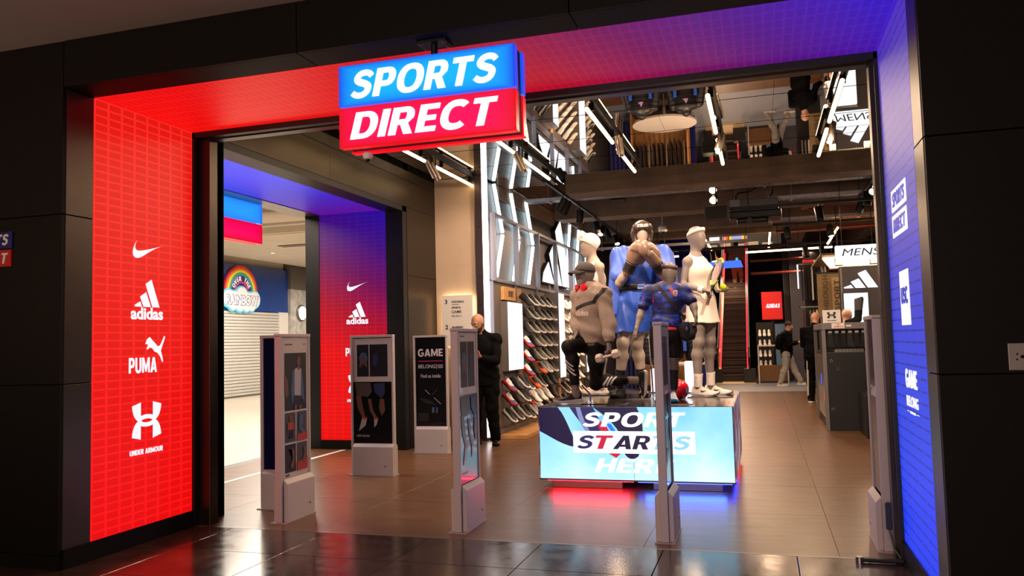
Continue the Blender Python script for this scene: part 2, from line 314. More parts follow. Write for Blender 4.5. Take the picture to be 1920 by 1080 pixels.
# ---------------------------------------------------------------- one-surface bodies: smooth union of tapered limbs, turned into a mesh
def _unit(v): v=np.asarray(v,float); return v/(np.linalg.norm(v)+1e-12)
class Body:
    def __init__(s): s.p=[]
    def cone(s,a,b,r0,r1=None,k=.02): s.p.append(('c',np.array(a,float),np.array(b,float),r0,r0 if r1 is None else r1,k,None)); return s
    def ball(s,a,r,k=.02): return s.cone(a,a,r,r,k)
    def slab(s,a,b,w0,d0,w1,d1,side,k=.03):
        """elliptical section: half widths w along 'side', half depths d across it"""
        s.p.append(('e',np.array(a,float),np.array(b,float),(w0,d0),(w1,d1),k,_unit(side))); return s
    def ell(s,c,rx,ry,rz,ax=None,k=.02):
        """ellipsoid; ax = 3x3 rows of its axes"""
        s.p.append(('o',np.array(c,float),np.array((rx,ry,rz),float),None,None,k,np.eye(3) if ax is None else np.array([_unit(r) for r in ax]))); return s
    def cut(s,pt,n): s.p.append(('k',np.array(pt,float),_unit(n),None,None,0,None)); return s      # removes the side n points to
    def cutball(s,c,r,k=.01): s.p.append(('s',np.array(c,float),None,r,r,k,None)); return s
    def cutcone(s,a,b,r0,r1): s.p.append(('sc',np.array(a,float),np.array(b,float),r0,r1,0,None)); return s
    def wrinkle(s,amp,fr,ph=0.): s.p.append(('w',np.array(fr,float),None,amp,ph,0,None)); return s
    def mesh(s,res):
        lo=np.full(3,1e9); hi=-lo
        for t,a,b,r0,r1,k,q in s.p:
            if t=='c': R=max(r0,r1); lo=np.minimum(lo,np.minimum(a,b)-R); hi=np.maximum(hi,np.maximum(a,b)+R)
            elif t=='e': R=max(r0+r1); lo=np.minimum(lo,np.minimum(a,b)-R); hi=np.maximum(hi,np.maximum(a,b)+R)
            elif t=='o': R=b.max(); lo=np.minimum(lo,a-R); hi=np.maximum(hi,a+R)
        lo=lo-4*res; n=np.ceil((hi-lo)/res).astype(int)+5
        ax=[(lo[i]+res*np.arange(n[i])).astype(np.float32) for i in range(3)]
        D=np.full(n,.5,np.float32)
        for t,a,b,r0,r1,k,q in s.p:
            if t=='c': R=max(r0,r1); l=np.minimum(a,b)-R; h=np.maximum(a,b)+R
            elif t=='e': R=max(r0+r1); l=np.minimum(a,b)-R; h=np.maximum(a,b)+R
            elif t=='o': R=b.max(); l=a-R; h=a+R
            elif t=='s': l=a-r0; h=a+r0
            elif t=='sc': R=max(r0,r1); l=np.minimum(a,b)-R; h=np.maximum(a,b)+R
            else: l=lo; h=hi+1
            m=k+3*res; i0=np.clip(np.floor((l-m-lo)/res).astype(int),0,n); i1=np.clip(np.ceil((h+m-lo)/res).astype(int)+1,0,n)
            if (i1<=i0).any(): continue
            sl=tuple(slice(i0[i],i1[i]) for i in range(3))
            X=ax[0][sl[0]][:,None,None]; Y=ax[1][sl[1]][None,:,None]; Z=ax[2][sl[2]][None,None,:]; S=D[sl]
            if t in('c','sc'):
                ba=b-a; L2=float(ba@ba)
                if L2<1e-12: d=np.sqrt((X-a[0])**2+(Y-a[1])**2+(Z-a[2])**2)-r0
                else:
                    u=np.clip(((X-a[0])*ba[0]+(Y-a[1])*ba[1]+(Z-a[2])*ba[2])/L2,0,1)
                    d=np.sqrt((X-a[0]-u*ba[0])**2+(Y-a[1]-u*ba[1])**2+(Z-a[2]-u*ba[2])**2)-(r0+(r1-r0)*u)
                if t=='sc': D[sl]=np.maximum(S,-d); continue
            elif t=='e':
                ba=b-a; Ln=np.linalg.norm(ba); w=ba/max(Ln,1e-9); sd=_unit(q-w*(q@w)); fd=np.cross(w,sd)
                h_=(X-a[0])*w[0]+(Y-a[1])*w[1]+(Z-a[2])*w[2]; e=(X-a[0])*sd[0]+(Y-a[1])*sd[1]+(Z-a[2])*sd[2]; g=(X-a[0])*fd[0]+(Y-a[1])*fd[1]+(Z-a[2])*fd[2]
                u=np.clip(h_/max(Ln,1e-9),0,1); A=r0[0]+(r1[0]-r0[0])*u; B=r0[1]+(r1[1]-r0[1])*u; ov=h_-u*Ln; mn=np.minimum(A,B)
                kk=np.sqrt((e/A)**2+(g/B)**2+(ov/mn)**2); k2=np.sqrt((e/A**2)**2+(g/B**2)**2+(ov/mn**2)**2)+1e-6
                d=kk*(kk-1)/k2; d=np.where(kk<.2,-mn*.8,d)
            elif t=='o':
                e=[(X-a[0])*q[i][0]+(Y-a[1])*q[i][1]+(Z-a[2])*q[i][2] for i in range(3)]
                kk=np.sqrt(sum((e[i]/b[i])**2 for i in range(3))); k2=np.sqrt(sum((e[i]/b[i]**2)**2 for i in range(3)))+1e-6
                d=kk*(kk-1)/k2; d=np.where(kk<.2,-b.min()*.8,d)
            elif t=='k': D[sl]=np.maximum(S,(X-a[0])*b[0]+(Y-a[1])*b[1]+(Z-a[2])*b[2]); continue
            elif t=='s': D[sl]=np.maximum(S,-(np.sqrt((X-a[0])**2+(Y-a[1])**2+(Z-a[2])**2)-r0)); continue
            elif t=='w':
                D[sl]=S+r0*np.sin(X*a[0]+Y*a[1]+Z*a[2]+r1+1.3*np.sin(Z*a[2]*.37+X*9.)+np.sin(Y*11.))*np.clip(1-np.abs(S)/.05,0,1); continue
            hh=np.clip(.5+.5*(S-d)/k,0,1); D[sl]=S*(1-hh)+d*hh-k*hh*(1-hh)
        I=D<0; c=np.zeros(tuple(x-1 for x in n),np.int8)
        for i in (0,1):
            for j in (0,1):
                for k in (0,1): c+=I[i:n[0]-1+i,j:n[1]-1+j,k:n[2]-1+k]
        ijk=np.argwhere((c>0)&(c<8)); N=len(ijk); idx=np.full(c.shape,-1,np.int64); idx[tuple(ijk.T)]=np.arange(N)
        P=np.zeros((N,3)); W=np.zeros(N); cor=[np.array((i,j,k)) for i in (0,1) for j in (0,1) for k in (0,1)]
        for p in cor:
            for a in range(3):
                if p[a]: continue
                q=p.copy(); q[a]=1; A=D[tuple((ijk+p).T)]; B=D[tuple((ijk+q).T)]; x=(A<0)!=(B<0)
                t=np.where(x,A/np.where(x,A-B,1),0); P+=(x[:,None])*(p+t[:,None]*(q-p)); W+=x
        V=lo+res*(ijk+P/W[:,None]); F=[]
        for a in range(3):
            b,c2=(a+1)%3,(a+2)%3; s0=[slice(0,n[i]-1) for i in range(3)]; s1=list(s0); s1[a]=slice(1,n[a])
            s0[b]=s1[b]=slice(1,n[b]-1); s0[c2]=s1[c2]=slice(1,n[c2]-1)
            A=I[tuple(s0)]; B=I[tuple(s1)]; e=np.argwhere(A!=B); 
            if not len(e): continue
            ins=A[tuple(e.T)]; off=np.zeros(3,int); off[b]=off[c2]=1; e=e+off
            eb=np.zeros(3,int); eb[b]=1; ec=np.zeros(3,int); ec[c2]=1
            q=np.stack([idx[tuple((e-eb-ec).T)],idx[tuple((e-ec).T)],idx[tuple(e.T)],idx[tuple((e-eb).T)]],1)
            q=np.where(ins[:,None],q,q[:,::-1]); F.append(q)
        F=np.concatenate(F); return V,F[(F>=0).all(1)]
    def build(s,name,mats,parent=None,origin=None,res=.008,mi=None):
        V,F=s.mesh(res); m=None
        if mi is not None:
            cen=V[F].mean(1); m=mi(cen).astype(np.int32)
        return mkmesh(name,V,F,mats,parent,origin,True,m)
def lerp(a,b,t): return tuple(np.array(a,float)*(1-t)+np.array(b,float)*t)
def hand(B,wr,dr,palm,sz=1.,curl=.35,side=1,thumb_out=.6,k=.006):
    """five fingers: dr = from wrist to knuckles, palm = the way the palm faces, side = +1 when the thumb is on dr x palm"""
    wr=np.array(wr,float); dr=_unit(dr); palm=_unit(np.array(palm,float)-dr*(np.array(palm)@dr)); lat=np.cross(dr,palm)*side
    B.slab(wr,wr+dr*.075*sz,.028*sz,.016*sz,.040*sz,.014*sz,lat,k=.015)
    for i,(o,ln,rr) in enumerate(((.031,.070,.0085),(.011,.079,.009),(-.010,.073,.0085),(-.030,.058,.0075))):
        p=wr+dr*.078*sz+lat*o*sz; d=_unit(dr+lat*o*1.6); 
        for j,fr in enumerate((.45,.3,.25)):
            a=curl*(.7+.5*j); pal=_unit(palm-d*(palm@d)); d=_unit(d*math.cos(a)+pal*math.sin(a)); q=p+d*ln*fr*sz
            B.cone(p,q,rr*sz*(1-.1*j),rr*sz*(.93-.1*j),k); p=q
    p=wr+dr*.022*sz+lat*.026*sz; d=_unit(dr*.75+lat*thumb_out+palm*.35); q=p+d*.038*sz; B.cone(p,q,.013*sz,.0105*sz,.012)
    d=_unit(d+palm*curl*.9-lat*curl*.3); r=q+d*.032*sz; B.cone(q,r,.0105*sz,.0085*sz,k); B.cone(r,r+_unit(d+palm*.3)*.02*sz,.0088*sz,.007*sz,k)
def torso(B,pel,neck,side_p,side_s,s=1.,w=1.,female=False,k=.05,grow=0.):
    pel,neck=np.array(pel,float),np.array(neck,float); up=neck-pel; P=lambda t: tuple(pel+up*t); g=grow
    hw=.165 if female else .155; ww=.112 if female else .128; cw=.135 if female else .16
    B.slab(P(-.08),P(.10),hw*w*s*.93+g,.105*s+g,hw*w*s+g,.112*s+g,side_p,k)
    B.slab(P(.14),P(.38),hw*.93*w*s+g,.105*s+g,ww*w*s+g,.092*s+g,side_p,k)
    B.slab(P(.38),P(.60),ww*w*s+g,.092*s+g,cw*w*s+g,.11*s+g,side_s,k)
    B.slab(P(.60),P(.82),cw*w*s+g,.11*s+g,cw*.98*w*s+g,.09*s+g,side_s,k)
def egg_head(B,c,fwd,s=1.,neck=None,k=.02):
    """featureless display head: skull, face plane and chin"""
    c=np.array(c,float); f=_unit(fwd); up=np.array((0,0,1.)); up=_unit(up-f*(f@up)); lt=np.cross(f,up)
    B.ell(c+up*.018*s-f*.012*s,.077*s,.098*s,.104*s,(lt,f,up),k)
    B.ell(c-up*.03*s+f*.018*s,.060*s,.074*s,.092*s,(lt,f,up),.03)
    B.ball(c-up*.092*s+f*.05*s,.028*s,.035)
    if neck is not None: B.cone(np.array(neck)-np.array((0,0,.03)),c-up*.06*s-f*.02*s,.056*s,.05*s,.03)
def leg(B,hip,kn,an,s=1.,k=.03,grow=0.,knee_dir=None):
    hip,kn,an=[np.array(x,float) for x in (hip,kn,an)]; g=grow
    B.cone(hip,lerp(hip,kn,.45),.088*s+g,.078*s+g,k); B.cone(lerp(hip,kn,.45),kn,.078*s+g,.055*s+g,k)
    B.ball(kn,.056*s+g,k); sh=an-kn; bk=np.zeros(3) if knee_dir is None else -_unit(knee_dir)*.018*s
    B.cone(kn,kn+sh*.3+bk,.05*s+g,.056*s+g,k); B.cone(kn+sh*.3+bk,an,.056*s+g,.036*s+g,k)
def arm(B,sh,el,wr,s=1.,k=.025,grow=0.):
    B.ball(sh,.056*s+grow,k); B.cone(sh,el,.048*s+grow,.039*s+grow,k); B.cone(el,lerp(el,wr,.3),.039*s+grow,.04*s+grow,k); B.cone(lerp(el,wr,.3),wr,.04*s+grow,.026*s+grow,k)
def yoke(B,neck,shA,shB,s=1.,k=.04,grow=0.):
    n=np.array(neck,float)-np.array((0,0,.05*s)); 
    for q in (shA,shB): B.cone(n,lerp(n,q,.92),.062*s+grow,.05*s+grow,k)

# ---------------------------------------------------------------- materials of the setting
M_FACADE=mat('facade_panel',(18,15,13),.55,.0,noise=.12,nscale=30,spec=.12)
M_GAP=mat('joint_black',(6,6,6),.8,spec=.1)
M_BRONZE=mat('bronze_metal',(62,53,46),.32,.9,noise=.14,nscale=2.2,bump=.04,bscale=220)
M_STEEL=mat('brushed_steel',(150,142,136),.34,.95,noise=.08,nscale=3)
M_BLACKMETAL=mat('black_metal',(16,15,15),.45,.3)
M_WHITEPAINT=mat('white_paint',(225,220,214),.5,noise=.03)
M_CEILMALL=mat('mall_ceiling_paint',(150,135,128),.9,noise=.04,nscale=2)
M_CREAM=mat('cream_plaster',(214,200,182),.8,noise=.04,nscale=2)
M_CONC=mat('raw_concrete',(132,113,94),.85,noise=.28,nscale=2.6,bump=.15,bscale=18)
M_PILLAR=mat('pale_plaster',(196,170,146),.75,noise=.07,nscale=3,bump=.05,bscale=14)
M_DARKWALL=mat('dark_wall',(52,47,48),.6,noise=.06)
M_MIRROR=mat('ceiling_mirror',(225,222,220),.015,1.)
M_GREYWALL=mat('grey_wall_panel',(74,72,76),.5,noise=.05)
M_WOODL=mat('light_oak',(196,142,84),.5,noise=.22,nscale=5,stretch=(1,9,1))
M_WOODD=mat('brown_oak',(120,82,48),.5,noise=.25,nscale=6,stretch=(9,1,1))
# floors
M_TILE=mat('polished_stone',(62,48,41),.13,spec=.6)
_n=NT(M_TILE); _c=_n.ramp(_n.noise(3.2,8),[(.25,(44,34,29)),(.5,(66,51,43)),(.75,(92,74,64))]); _n.base(_c)
_r=_n.math('MULTIPLY_ADD',_n.noise(9,4),.22,.07); _n.nt.links.new(_r,_n.nt.nodes['Principled BSDF'].inputs['Roughness'])
M_SHOPFLOOR=mat('shop_floor_tile',(106,74,50),.3,spec=.4)
_n=NT(M_SHOPFLOOR); _c=_n.ramp(_n.noise(2.0,7,stretch=(1.2,5.5,1)),[(.25,(92,64,42)),(.5,(105,74,50)),(.75,(119,86,60))])
_oi=_n.n('ShaderNodeObjectInfo'); _v=_n.math('MULTIPLY_ADD',_oi.outputs['Random'],.16,.9)
_mx=_n.n('ShaderNodeHueSaturation'); _n.nt.links.new(_v,_mx.inputs['Value']); _n.nt.links.new(_c,_mx.inputs['Color']); _n.base(_mx.outputs[0])
_r=_n.math('MULTIPLY_ADD',_n.noise(3,3,stretch=(1,3,1)),.08,.26); _n.nt.links.new(_r,_n.nt.nodes['Principled BSDF'].inputs['Roughness'])
M_MALLFLOOR=mat('pale_mall_floor',(205,196,182),.3,noise=.05,nscale=3)
M_BLUEFLOOR=mat('blue_grey_floor',(134,140,156),.4,noise=.06)
M_GREYFLOOR=mat('grey_mall_floor',(96,92,88),.35,noise=.08)
# floor setting: slabs under the tiles
F=struct('floor',BX(-9,6,-7,0.02,-.2,-.012).box(-5.9,6,.02,15.4,-.2,-.008).box(-5.9,6,15.4,32,-.2,-.004),M_GAP)
mb=MB()
def tile_at(me_name,cache,x0,x1,y0,y1,m,g=.0015,parent=F,name='tile'):
    key=(m.name,round(x1-x0,3),round(y1-y0,3))
    if key not in cache:
        b=MB(); hx,hy=(x1-x0)/2-g,(y1-y0)/2-g; e=.0012; z0=-.012
        b.add([(-hx,-hy,z0),(hx,-hy,z0),(hx,hy,z0),(-hx,hy,z0),(-hx,-hy,-e),(hx,-hy,-e),(hx,hy,-e),(-hx,hy,-e),(-hx+e,-hy+e,0),(hx-e,-hy+e,0),(hx-e,hy-e,0),(-hx+e,hy-e,0)],
            [(0,1,5,4),(1,2,6,5),(2,3,7,6),(3,0,4,7),(4,5,9,8),(5,6,10,9),(6,7,11,10),(7,4,8,11),(8,9,10,11)])
        me=bpy.data.meshes.new(name); me.from_pydata(b.v,[],b.f); me.materials.append(m); cache[key]=me
    o=bpy.data.objects.new(name,cache[key]); COL.objects.link(o); o.parent=parent; o.location=((x0+x1)/2,(y0+y1)/2,0); return o
_tc={}
xs=[-1.48+.815*i for i in range(-7,5)]; ys=[.02-.62*i for i in range(0,8)]
for a,b in zip(xs[:-1],xs[1:]):
    for d,c in zip(ys[:-1],ys[1:]): tile_at('t',_tc,a,b,c,d,M_TILE,.003)
TX=[-5.9,-4.4,-3.2,-2.0,-.8,.4,1.6,2.8,4.0]
for a,b in zip(TX[:-1],TX[1:]):
    for j in range(13):
        y0=.03+j*1.2-(.03 if False else 0); tile_at('t',_tc,a,b,y0,y0+1.2 if j<12 else 15.4,M_SHOPFLOOR,.0008)
tile_at('t',_tc,-5.9,4.0,15.4,31,M_BLUEFLOOR,.001)
struct('trim_1',BX(-4.17,.73,.018,.032,-.01,.0015),M_STEEL,'thin steel strip where the shop floor meets the mall tiles')
# mall beyond the side entrance
struct('mall_floor',BX(-16,-5.9,-2,24,-.2,0),M_GREYFLOOR)
struct('mall_floor_pale',BX(-16,-6.06,-2,24,-.01,.002),M_MALLFLOOR)
struct('mall_floor_line',BX(-5.36,-5.30,.45,4.3,-.01,.0015),M_WHITEPAINT)
# facade: black backing + panels with open joints
FW=struct('wall_front',BX(-8,-4.30,-1.22,.40,0,4.4).box(.775,4.2,-1.22,.12,0,4.4).box(-4.30,.775,-1.22,.10,3.125,4.4),M_GAP)
def panel(p,x0,x1,y0,y1,z0,z1,m=None,name='panel',bevel=.002): return BX(x0,x1,y0,y1,z0,z1).build(name,m or M_FACADE,p,bevel=bevel)
g=.003; Y0,Y1=-1.25,-1.22
for z0,z1 in ((.09,1.165),(1.165,2.265),(2.265,3.41)):
    panel(FW,-6.0,-4.285-.0-.045+.045-g,Y0,Y1,z0+g,z1-g) if z0<2 else panel(FW,-6.0,-4.20-g-.085,Y0,Y1,z0+g,z1-g)
    panel(FW,.761+g,2.4,Y0,Y1,z0+g,z1-g)
for x0,x1 in ((-4.285,-2.55),(-2.55,-.90),(-.90,.761)):
    panel(FW,x0+g,x1-g,Y0,Y1,3.10,3.41)
    panel(FW,x0+g,x1-g,-1.22,-.995,3.10,3.12,M_BRONZE if False else M_FACADE,'soffit_panel')
for z0,z1 in ((.09,1.165),(1.165,2.265),(2.265,3.10)):
    panel(FW,-4.30,-4.285,-1.22,-.995,z0+g,z1-g,mat('reveal_bronze',(72,62,56),.34,.75,noise=.1,nscale=3),'reveal_panel')
    panel(FW,.761,.775,-1.22,-.995,z0+g,z1-g,mat('reveal_bronze',(72,62,56)),'reveal_panel')
struct('baseboard_left',BX(-4.30,-4.27,-1.22,.0,0,.122).box(-6,-4.285,-1.245,-1.22,0,.088),M_FACADE,'dark plinth under the red screen wall')
struct('baseboard_right',BX(.748,.775,-1.22,.0,0,.122).box(.761,2.4,-1.245,-1.22,0,.088),M_FACADE,'dark plinth under the blue screen wall')
struct('ceiling_front',BX(-8,4.2,-7,-1.22,3.41,3.5),M_CEILMALL,'dim plain mall ceiling in front of the shop')
# inner door frame: black gap, then a metal post and header
struct('trim_2',BX(-4.30,-4.262,0,.06,0,3.1).box(.738,.775,0,.06,0,3.1).box(-4.30,.775,0,.06,3.055,3.125),M_BLACKMETAL,'black frame strip round the shop opening')
struct('trim_3',BX(-4.262,-4.165,.06,.16,0,3.07),M_BRONZE,'left bronze metal door post of the shop opening',bevel=.003)
struct('trim_4',BX(.715,.775,.06,.16,0,3.07),M_BRONZE,'right bronze metal door post of the shop opening',bevel=.003)
struct('trim_5',BX(-4.165,.715,.07,.16,3.045,3.13),M_BRONZE,'bronze metal header over the shop opening',bevel=.003)
# shop walls
WL=struct('wall_left',BX(-6.0,-4.47,.40,4.56,3.17,4.6).box(-5.91,-4.47,4.44,13,0,4.6).box(-4.47,-4.3,.12,.42,0,3.73),M_GAP,'left shop wall of bronze metal panels round the side entrance')
for y0,y1 in ((.42,2.47),(2.47,5.44)):
    panel(WL,-4.47,-4.45,y0+.001,y1-.001,3.20,3.56,M_BRONZE); panel(WL,-4.47,-4.45,y0+.001,y1-.001,3.565,3.69,M_BRONZE)
for z0,z1 in ((0.0,1.16),(1.165,2.28),(2.285,3.197)): panel(WL,-4.47,-4.45,4.47,5.44,z0,z1,M_BRONZE)
struct('trim_6',BX(-4.70,-4.455,4.34,4.47,0,3.20).box(-4.70,-4.455,.42,4.47,3.13,3.20),M_BLACKMETAL,'black frame strip of the side entrance on the shop side')
struct('trim_7',BX(-5.91,-5.70,4.34,4.5,0,3.16),mat('portal_dark',(30,27,26),.4,.4),'dark outer frame of the side entrance')
struct('trim_8',BX(-6.0,-5.70,.42,4.34,3.15,3.2),M_STEEL,'steel outer soffit strip of the side entrance')
struct('baseboard_side',BX(-5.70,-4.70,4.33,4.45,0,.122),M_FACADE)
PL=struct('wall_pillar',BX(-4.45,-3.80,5.45,6.2,0,3.735),M_PILLAR,'pale plaster pillar beside the shoe wall')
struct('wall_left_upper',BX(-4.4,-3.72,6.56,12.75,3.55,4.6).box(-4.4,-3.72,6.22,6.56,3.55,3.735),mat('pale_upper_wall',(186,164,146),.8,noise=.06),'pale plaster wall above the shoe wall')
struct('wall_left_back',BX(-5.6,-3.9,12.75,31,0,8),M_DARKWALL)
struct('wall_right',BX(4.0,4.2,.1,31,0,8),M_DARKWALL)
struct('wall_back',BX(-5,4.2,30.5,30.8,0,8),M_DARKWALL)
# mirrored ceiling above the entrance: panels with black seams
MC=struct('ceiling_mirror',BX(-4.45,4.0,.12,6.54,3.752,3.9),M_GAP,'mirror panel ceiling above the shop entrance')
yy=[.12,1.0,1.97,2.93,3.93,4.89,5.75,6.54]; xx=[-4.45,-3.30,-2.12,-.95,.22,1.40,2.6,4.0]
for c,d in zip(yy[:-1],yy[1:]):
    for a,b in zip(xx[:-1],xx[1:]): panel(MC,a+.0015,b-.0015,c+.011,d-.011,3.74,3.752,M_MIRROR,'mirror_panel',bevel=0)
# concrete slab, beams
struct('ceiling',BX(-4.5,4.0,6.6,15,4.6,4.8).box(-4.5,-2.2,15,26,4.6,4.8).box(1.0,4,15,31,4.6,4.8).box(-2.2,1.0,26.5,31,4.55,4.8),M_CONC,'raw concrete slab over the shop')
struct('ceiling_upper',BX(-4.5,4,14,31,8,8.2),M_CREAM)
struct('wall_void',BX(-2.3,-2.2,15,26.5,4.8,8).box(1.0,1.1,15,26.5,4.8,8).box(-4.5,4,14.9,15,4.8,8),M_CREAM)
for i,(y0,y1,z0,x0) in enumerate(((6.55,7.0,3.59,-2.75),(9.6,10.1,3.67,-3.72),(12.4,12.8,3.72,-3.72),(14.6,15,3.8,-3.9))):
    o=struct('ceiling_beam',BX(x0,4.0,y0,y1,z0,4.6),M_CONC,bevel=.01)
for x0 in (-2.9,.9,2.6): struct('ceiling_beam',BX(x0,x0+.3,10.1,26,3.95,4.6),M_CONC,bevel=.01)
# mall side: ceiling steps and far shop front wall
struct('ceiling_mall',BX(-16,-6,-2,9,4.6,4.7).box(-16,-6,9,9.1,4.17,4.6).box(-16,-6,9.1,24,4.17,4.3),M_CREAM,'pale stepped mall ceiling beyond the side entrance')
struct('ceiling_cove',BX(-13.9,-6,8.8,9.1,3.85,3.9).box(-13.9,-6,9.0,9.1,3.72,3.85),M_CREAM); struct('ceiling_low',BX(-13.9,-6,10.5,21.9,3.93,4.165),M_CREAM)
struct('ceiling_slot',BX(-11.5,-8.2,12.2,12.5,3.91,3.94).box(-9.6,-8,8.4,8.55,4.3,4.6),mat('slot_brown',(120,104,88),.7))
struct('wall_mall',BX(-16,-14.30,-2,16.8,0,4.16),M_CREAM); struct('wall_mall_end',BX(-14.1,-6.05,22,22.3,0,3.9),M_CREAM)
# ---------------------------------------------------------------- lit screens of the two portals
def led(name,uv,stops,gsrc,cell=(.124,.0552),dash=False,st=1.,con=.75):
    m=mat(name,(10,8,10),.45,spec=.25); n=NT(m); P=n.pos()
    u,v=[n.math('MULTIPLY_ADD',P[a],s,o) for a,s,o in uv]
    fu=n.math('FRACT',n.math('DIVIDE',u,cell[0])); fv=n.math('FRACT',n.math('DIVIDE',v,cell[1]))
    if not dash:
        a=n.math('GREATER_THAN',fu,.17); b=n.math('GREATER_THAN',fv,.26); ln=n.math('GREATER_THAN',n.math('FRACT',n.math('MULTIPLY',fv,4.)),.45)
        c=n.math('MULTIPLY',n.math('MULTIPLY',a,b),n.math('MULTIPLY_ADD',ln,.22,.78))
    else:
        a=n.math('GREATER_THAN',fu,.12); b=n.math('LESS_THAN',fv,.17); nz=n.math('GREATER_THAN',n.noise(70,1),.42)
        c=n.math('MULTIPLY',n.math('MULTIPLY',a,b),n.math('MULTIPLY_ADD',nz,.5,.5))
    c=n.math('MULTIPLY',c,1. if dash else con)
    g=n.math('MULTIPLY_ADD',P[gsrc[0]],gsrc[1],gsrc[2])
    if len(gsrc)>3: g=n.math('MULTIPLY_ADD',P[gsrc[3]],gsrc[4],g)
    hi=n.ramp(g,[(p,h) for p,h,l in stops]); lo=n.ramp(g,[(p,l) for p,h,l in stops])
    n.emit(n.mix(c,hi,lo),st); return m
xL,xR,D,H=-4.285,.761,.99,3.10
M_LEDR=led('led_red',((1,1,1.0),(2,1,0)),[(0,(252,14,18),(222,0,0)),(1,(250,40,32),(208,12,6))],(2,.33,0))
M_LEDC=led('led_ceiling',((1,1,1.0),(0,1,5)),[(0,(250,22,16),(226,4,2)),(.42,(222,12,24),(192,4,16)),(.60,(184,12,50),(150,6,38)),(.74,(128,16,92),(98,8,72)),(.86,(92,18,140),(66,10,112)),(1,(62,28,196),(44,18,168))],(0,.185,.80,1,-.10),(.124,.0552),con=.6)
M_LEDB=led('led_blue',((1,1,1.0),(2,1,0)),[(0,(16,60,246),(8,34,176)),(.35,(44,66,222),(24,40,160)),(.62,(58,58,186),(36,34,130)),(.8,(86,74,166),(62,50,126)),(1,(76,48,180),(54,30,136))],(2,.323,0),(.2,.062),True)  # upper stops: reflected glare painted in as greyish lavender
M_LEDJ=led('led_side_jamb',((0,1,6.0),(2,1,0)),[(0,(255,10,12),(232,0,0)),(.36,(252,8,16),(226,0,6)),(.55,(200,8,44),(160,2,34)),(.72,(128,8,96),(100,6,82)),(.88,(74,10,140),(56,6,116)),(1,(50,14,164),(38,8,140))],(2,.3,.75,0,.14))
M_LEDJ.node_tree.nodes['Principled BSDF'].inputs['Emission Strength'].default_value=.9
M_LEDC2=led('led_side_ceiling',((0,1,6.0),(1,1,5)),[(0,(60,96,255),(44,78,245)),(.45,(60,70,246),(48,56,228)),(.75,(64,34,196),(50,24,170)),(1,(96,16,150),(80,10,130))],(1,.235,.0))
def screen(name,label,mb,m,cat='screen',origin=None):
    o=mb.build(name,m,None,origin); return tag(o,label,cat)
S1=screen('led_wall','tall red lit screen wall of sport brand logos at the left of the shop entrance',BX(xL-.012,xL,-D,-.0,.122,H),M_LEDR,origin=(xL,-.5,.122))
S2=screen('led_ceiling','wide lit screen overhead fading from red to violet across the entrance',BX(xL,xR,-D,-.0,H,H+.02),M_LEDC,origin=(-1.76,-.5,H))
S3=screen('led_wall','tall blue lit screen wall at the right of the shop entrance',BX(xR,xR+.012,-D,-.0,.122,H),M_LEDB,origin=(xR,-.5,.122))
S4=screen('led_wall','red to violet lit screen jamb of the side entrance behind the gates',BX(-5.70,-4.70,4.35,4.37,.122,3.16),M_LEDJ,origin=(-5.2,4.35,.122))
S5=screen('led_ceiling','blue lit screen overhead inside the side entrance at left',BX(-5.70,-4.70,.42,4.35,3.16,3.18),M_LEDC2,origin=(-5.2,2.4,3.16))
M_LOGO=glow('logo_white',(244,244,255),1.05)
def logos(S,O,X,Y,zs,w=.33,skip=()):
    """the brand column: curved tick, three bars, leaping cat, crossed arcs; O = point on the screen at the logos' centre line"""
    O,X,Y=Vector(O),Vector(X),Vector(Y)
    k=[0]
    def add(mb): mb.build('logo',M_LOGO,S)
    if 0 not in skip:
        b=MB(); b.prism([(p[0]-.5,p[1]-.42) for p in SWOOSH],O+Y*zs[0],X*w,Y*w*.8,.002); add(b)
    if 1 not in skip:
        b=MB()
        for q in BARS: b.prism([(p[0]-.47,p[1]) for p in q],O+Y*(zs[1]-.0),X*w*.82,Y*w*.82,.002)
        put_text(b,'adidas',O+Y*(zs[1]-w*.20),X,Y,h=w*.27,w=w*.98,bold=.03,depth=.002); add(b)
    if 2 not in skip:
        b=MB(); put_text(b,'PUMA',O+Y*(zs[2]-w*.25)-X*w*.12,X,Y,h=w*.34,w=w*.84,bold=.035,depth=.002)
        b.prism([(p[0]*.62-.06,p[1]*.56-.02) for p in PUMA_CAT],O+Y*(zs[2]),X*w,Y*w,.002); add(b)
    if 3 not in skip:
        b=MB(); b.prism([[(p[0],p[1]) for p in l] for l in ua_loops()],O+Y*zs[3],X*w*.88,Y*w*.80,.002)
        put_text(b,'UNDER ARMOUR',O+Y*(zs[3]-w*.72),X,Y,h=w*.115,w=w,bold=.03,depth=.002); add(b)
logos(S1,(xL,-.485,0),(0,1,0),(0,0,1),(2.10,1.66,1.29,.865))
logos(S4,(-5.14,4.35,0),(1,0,0),(0,0,1),(2.16,1.72,1.31,.86))
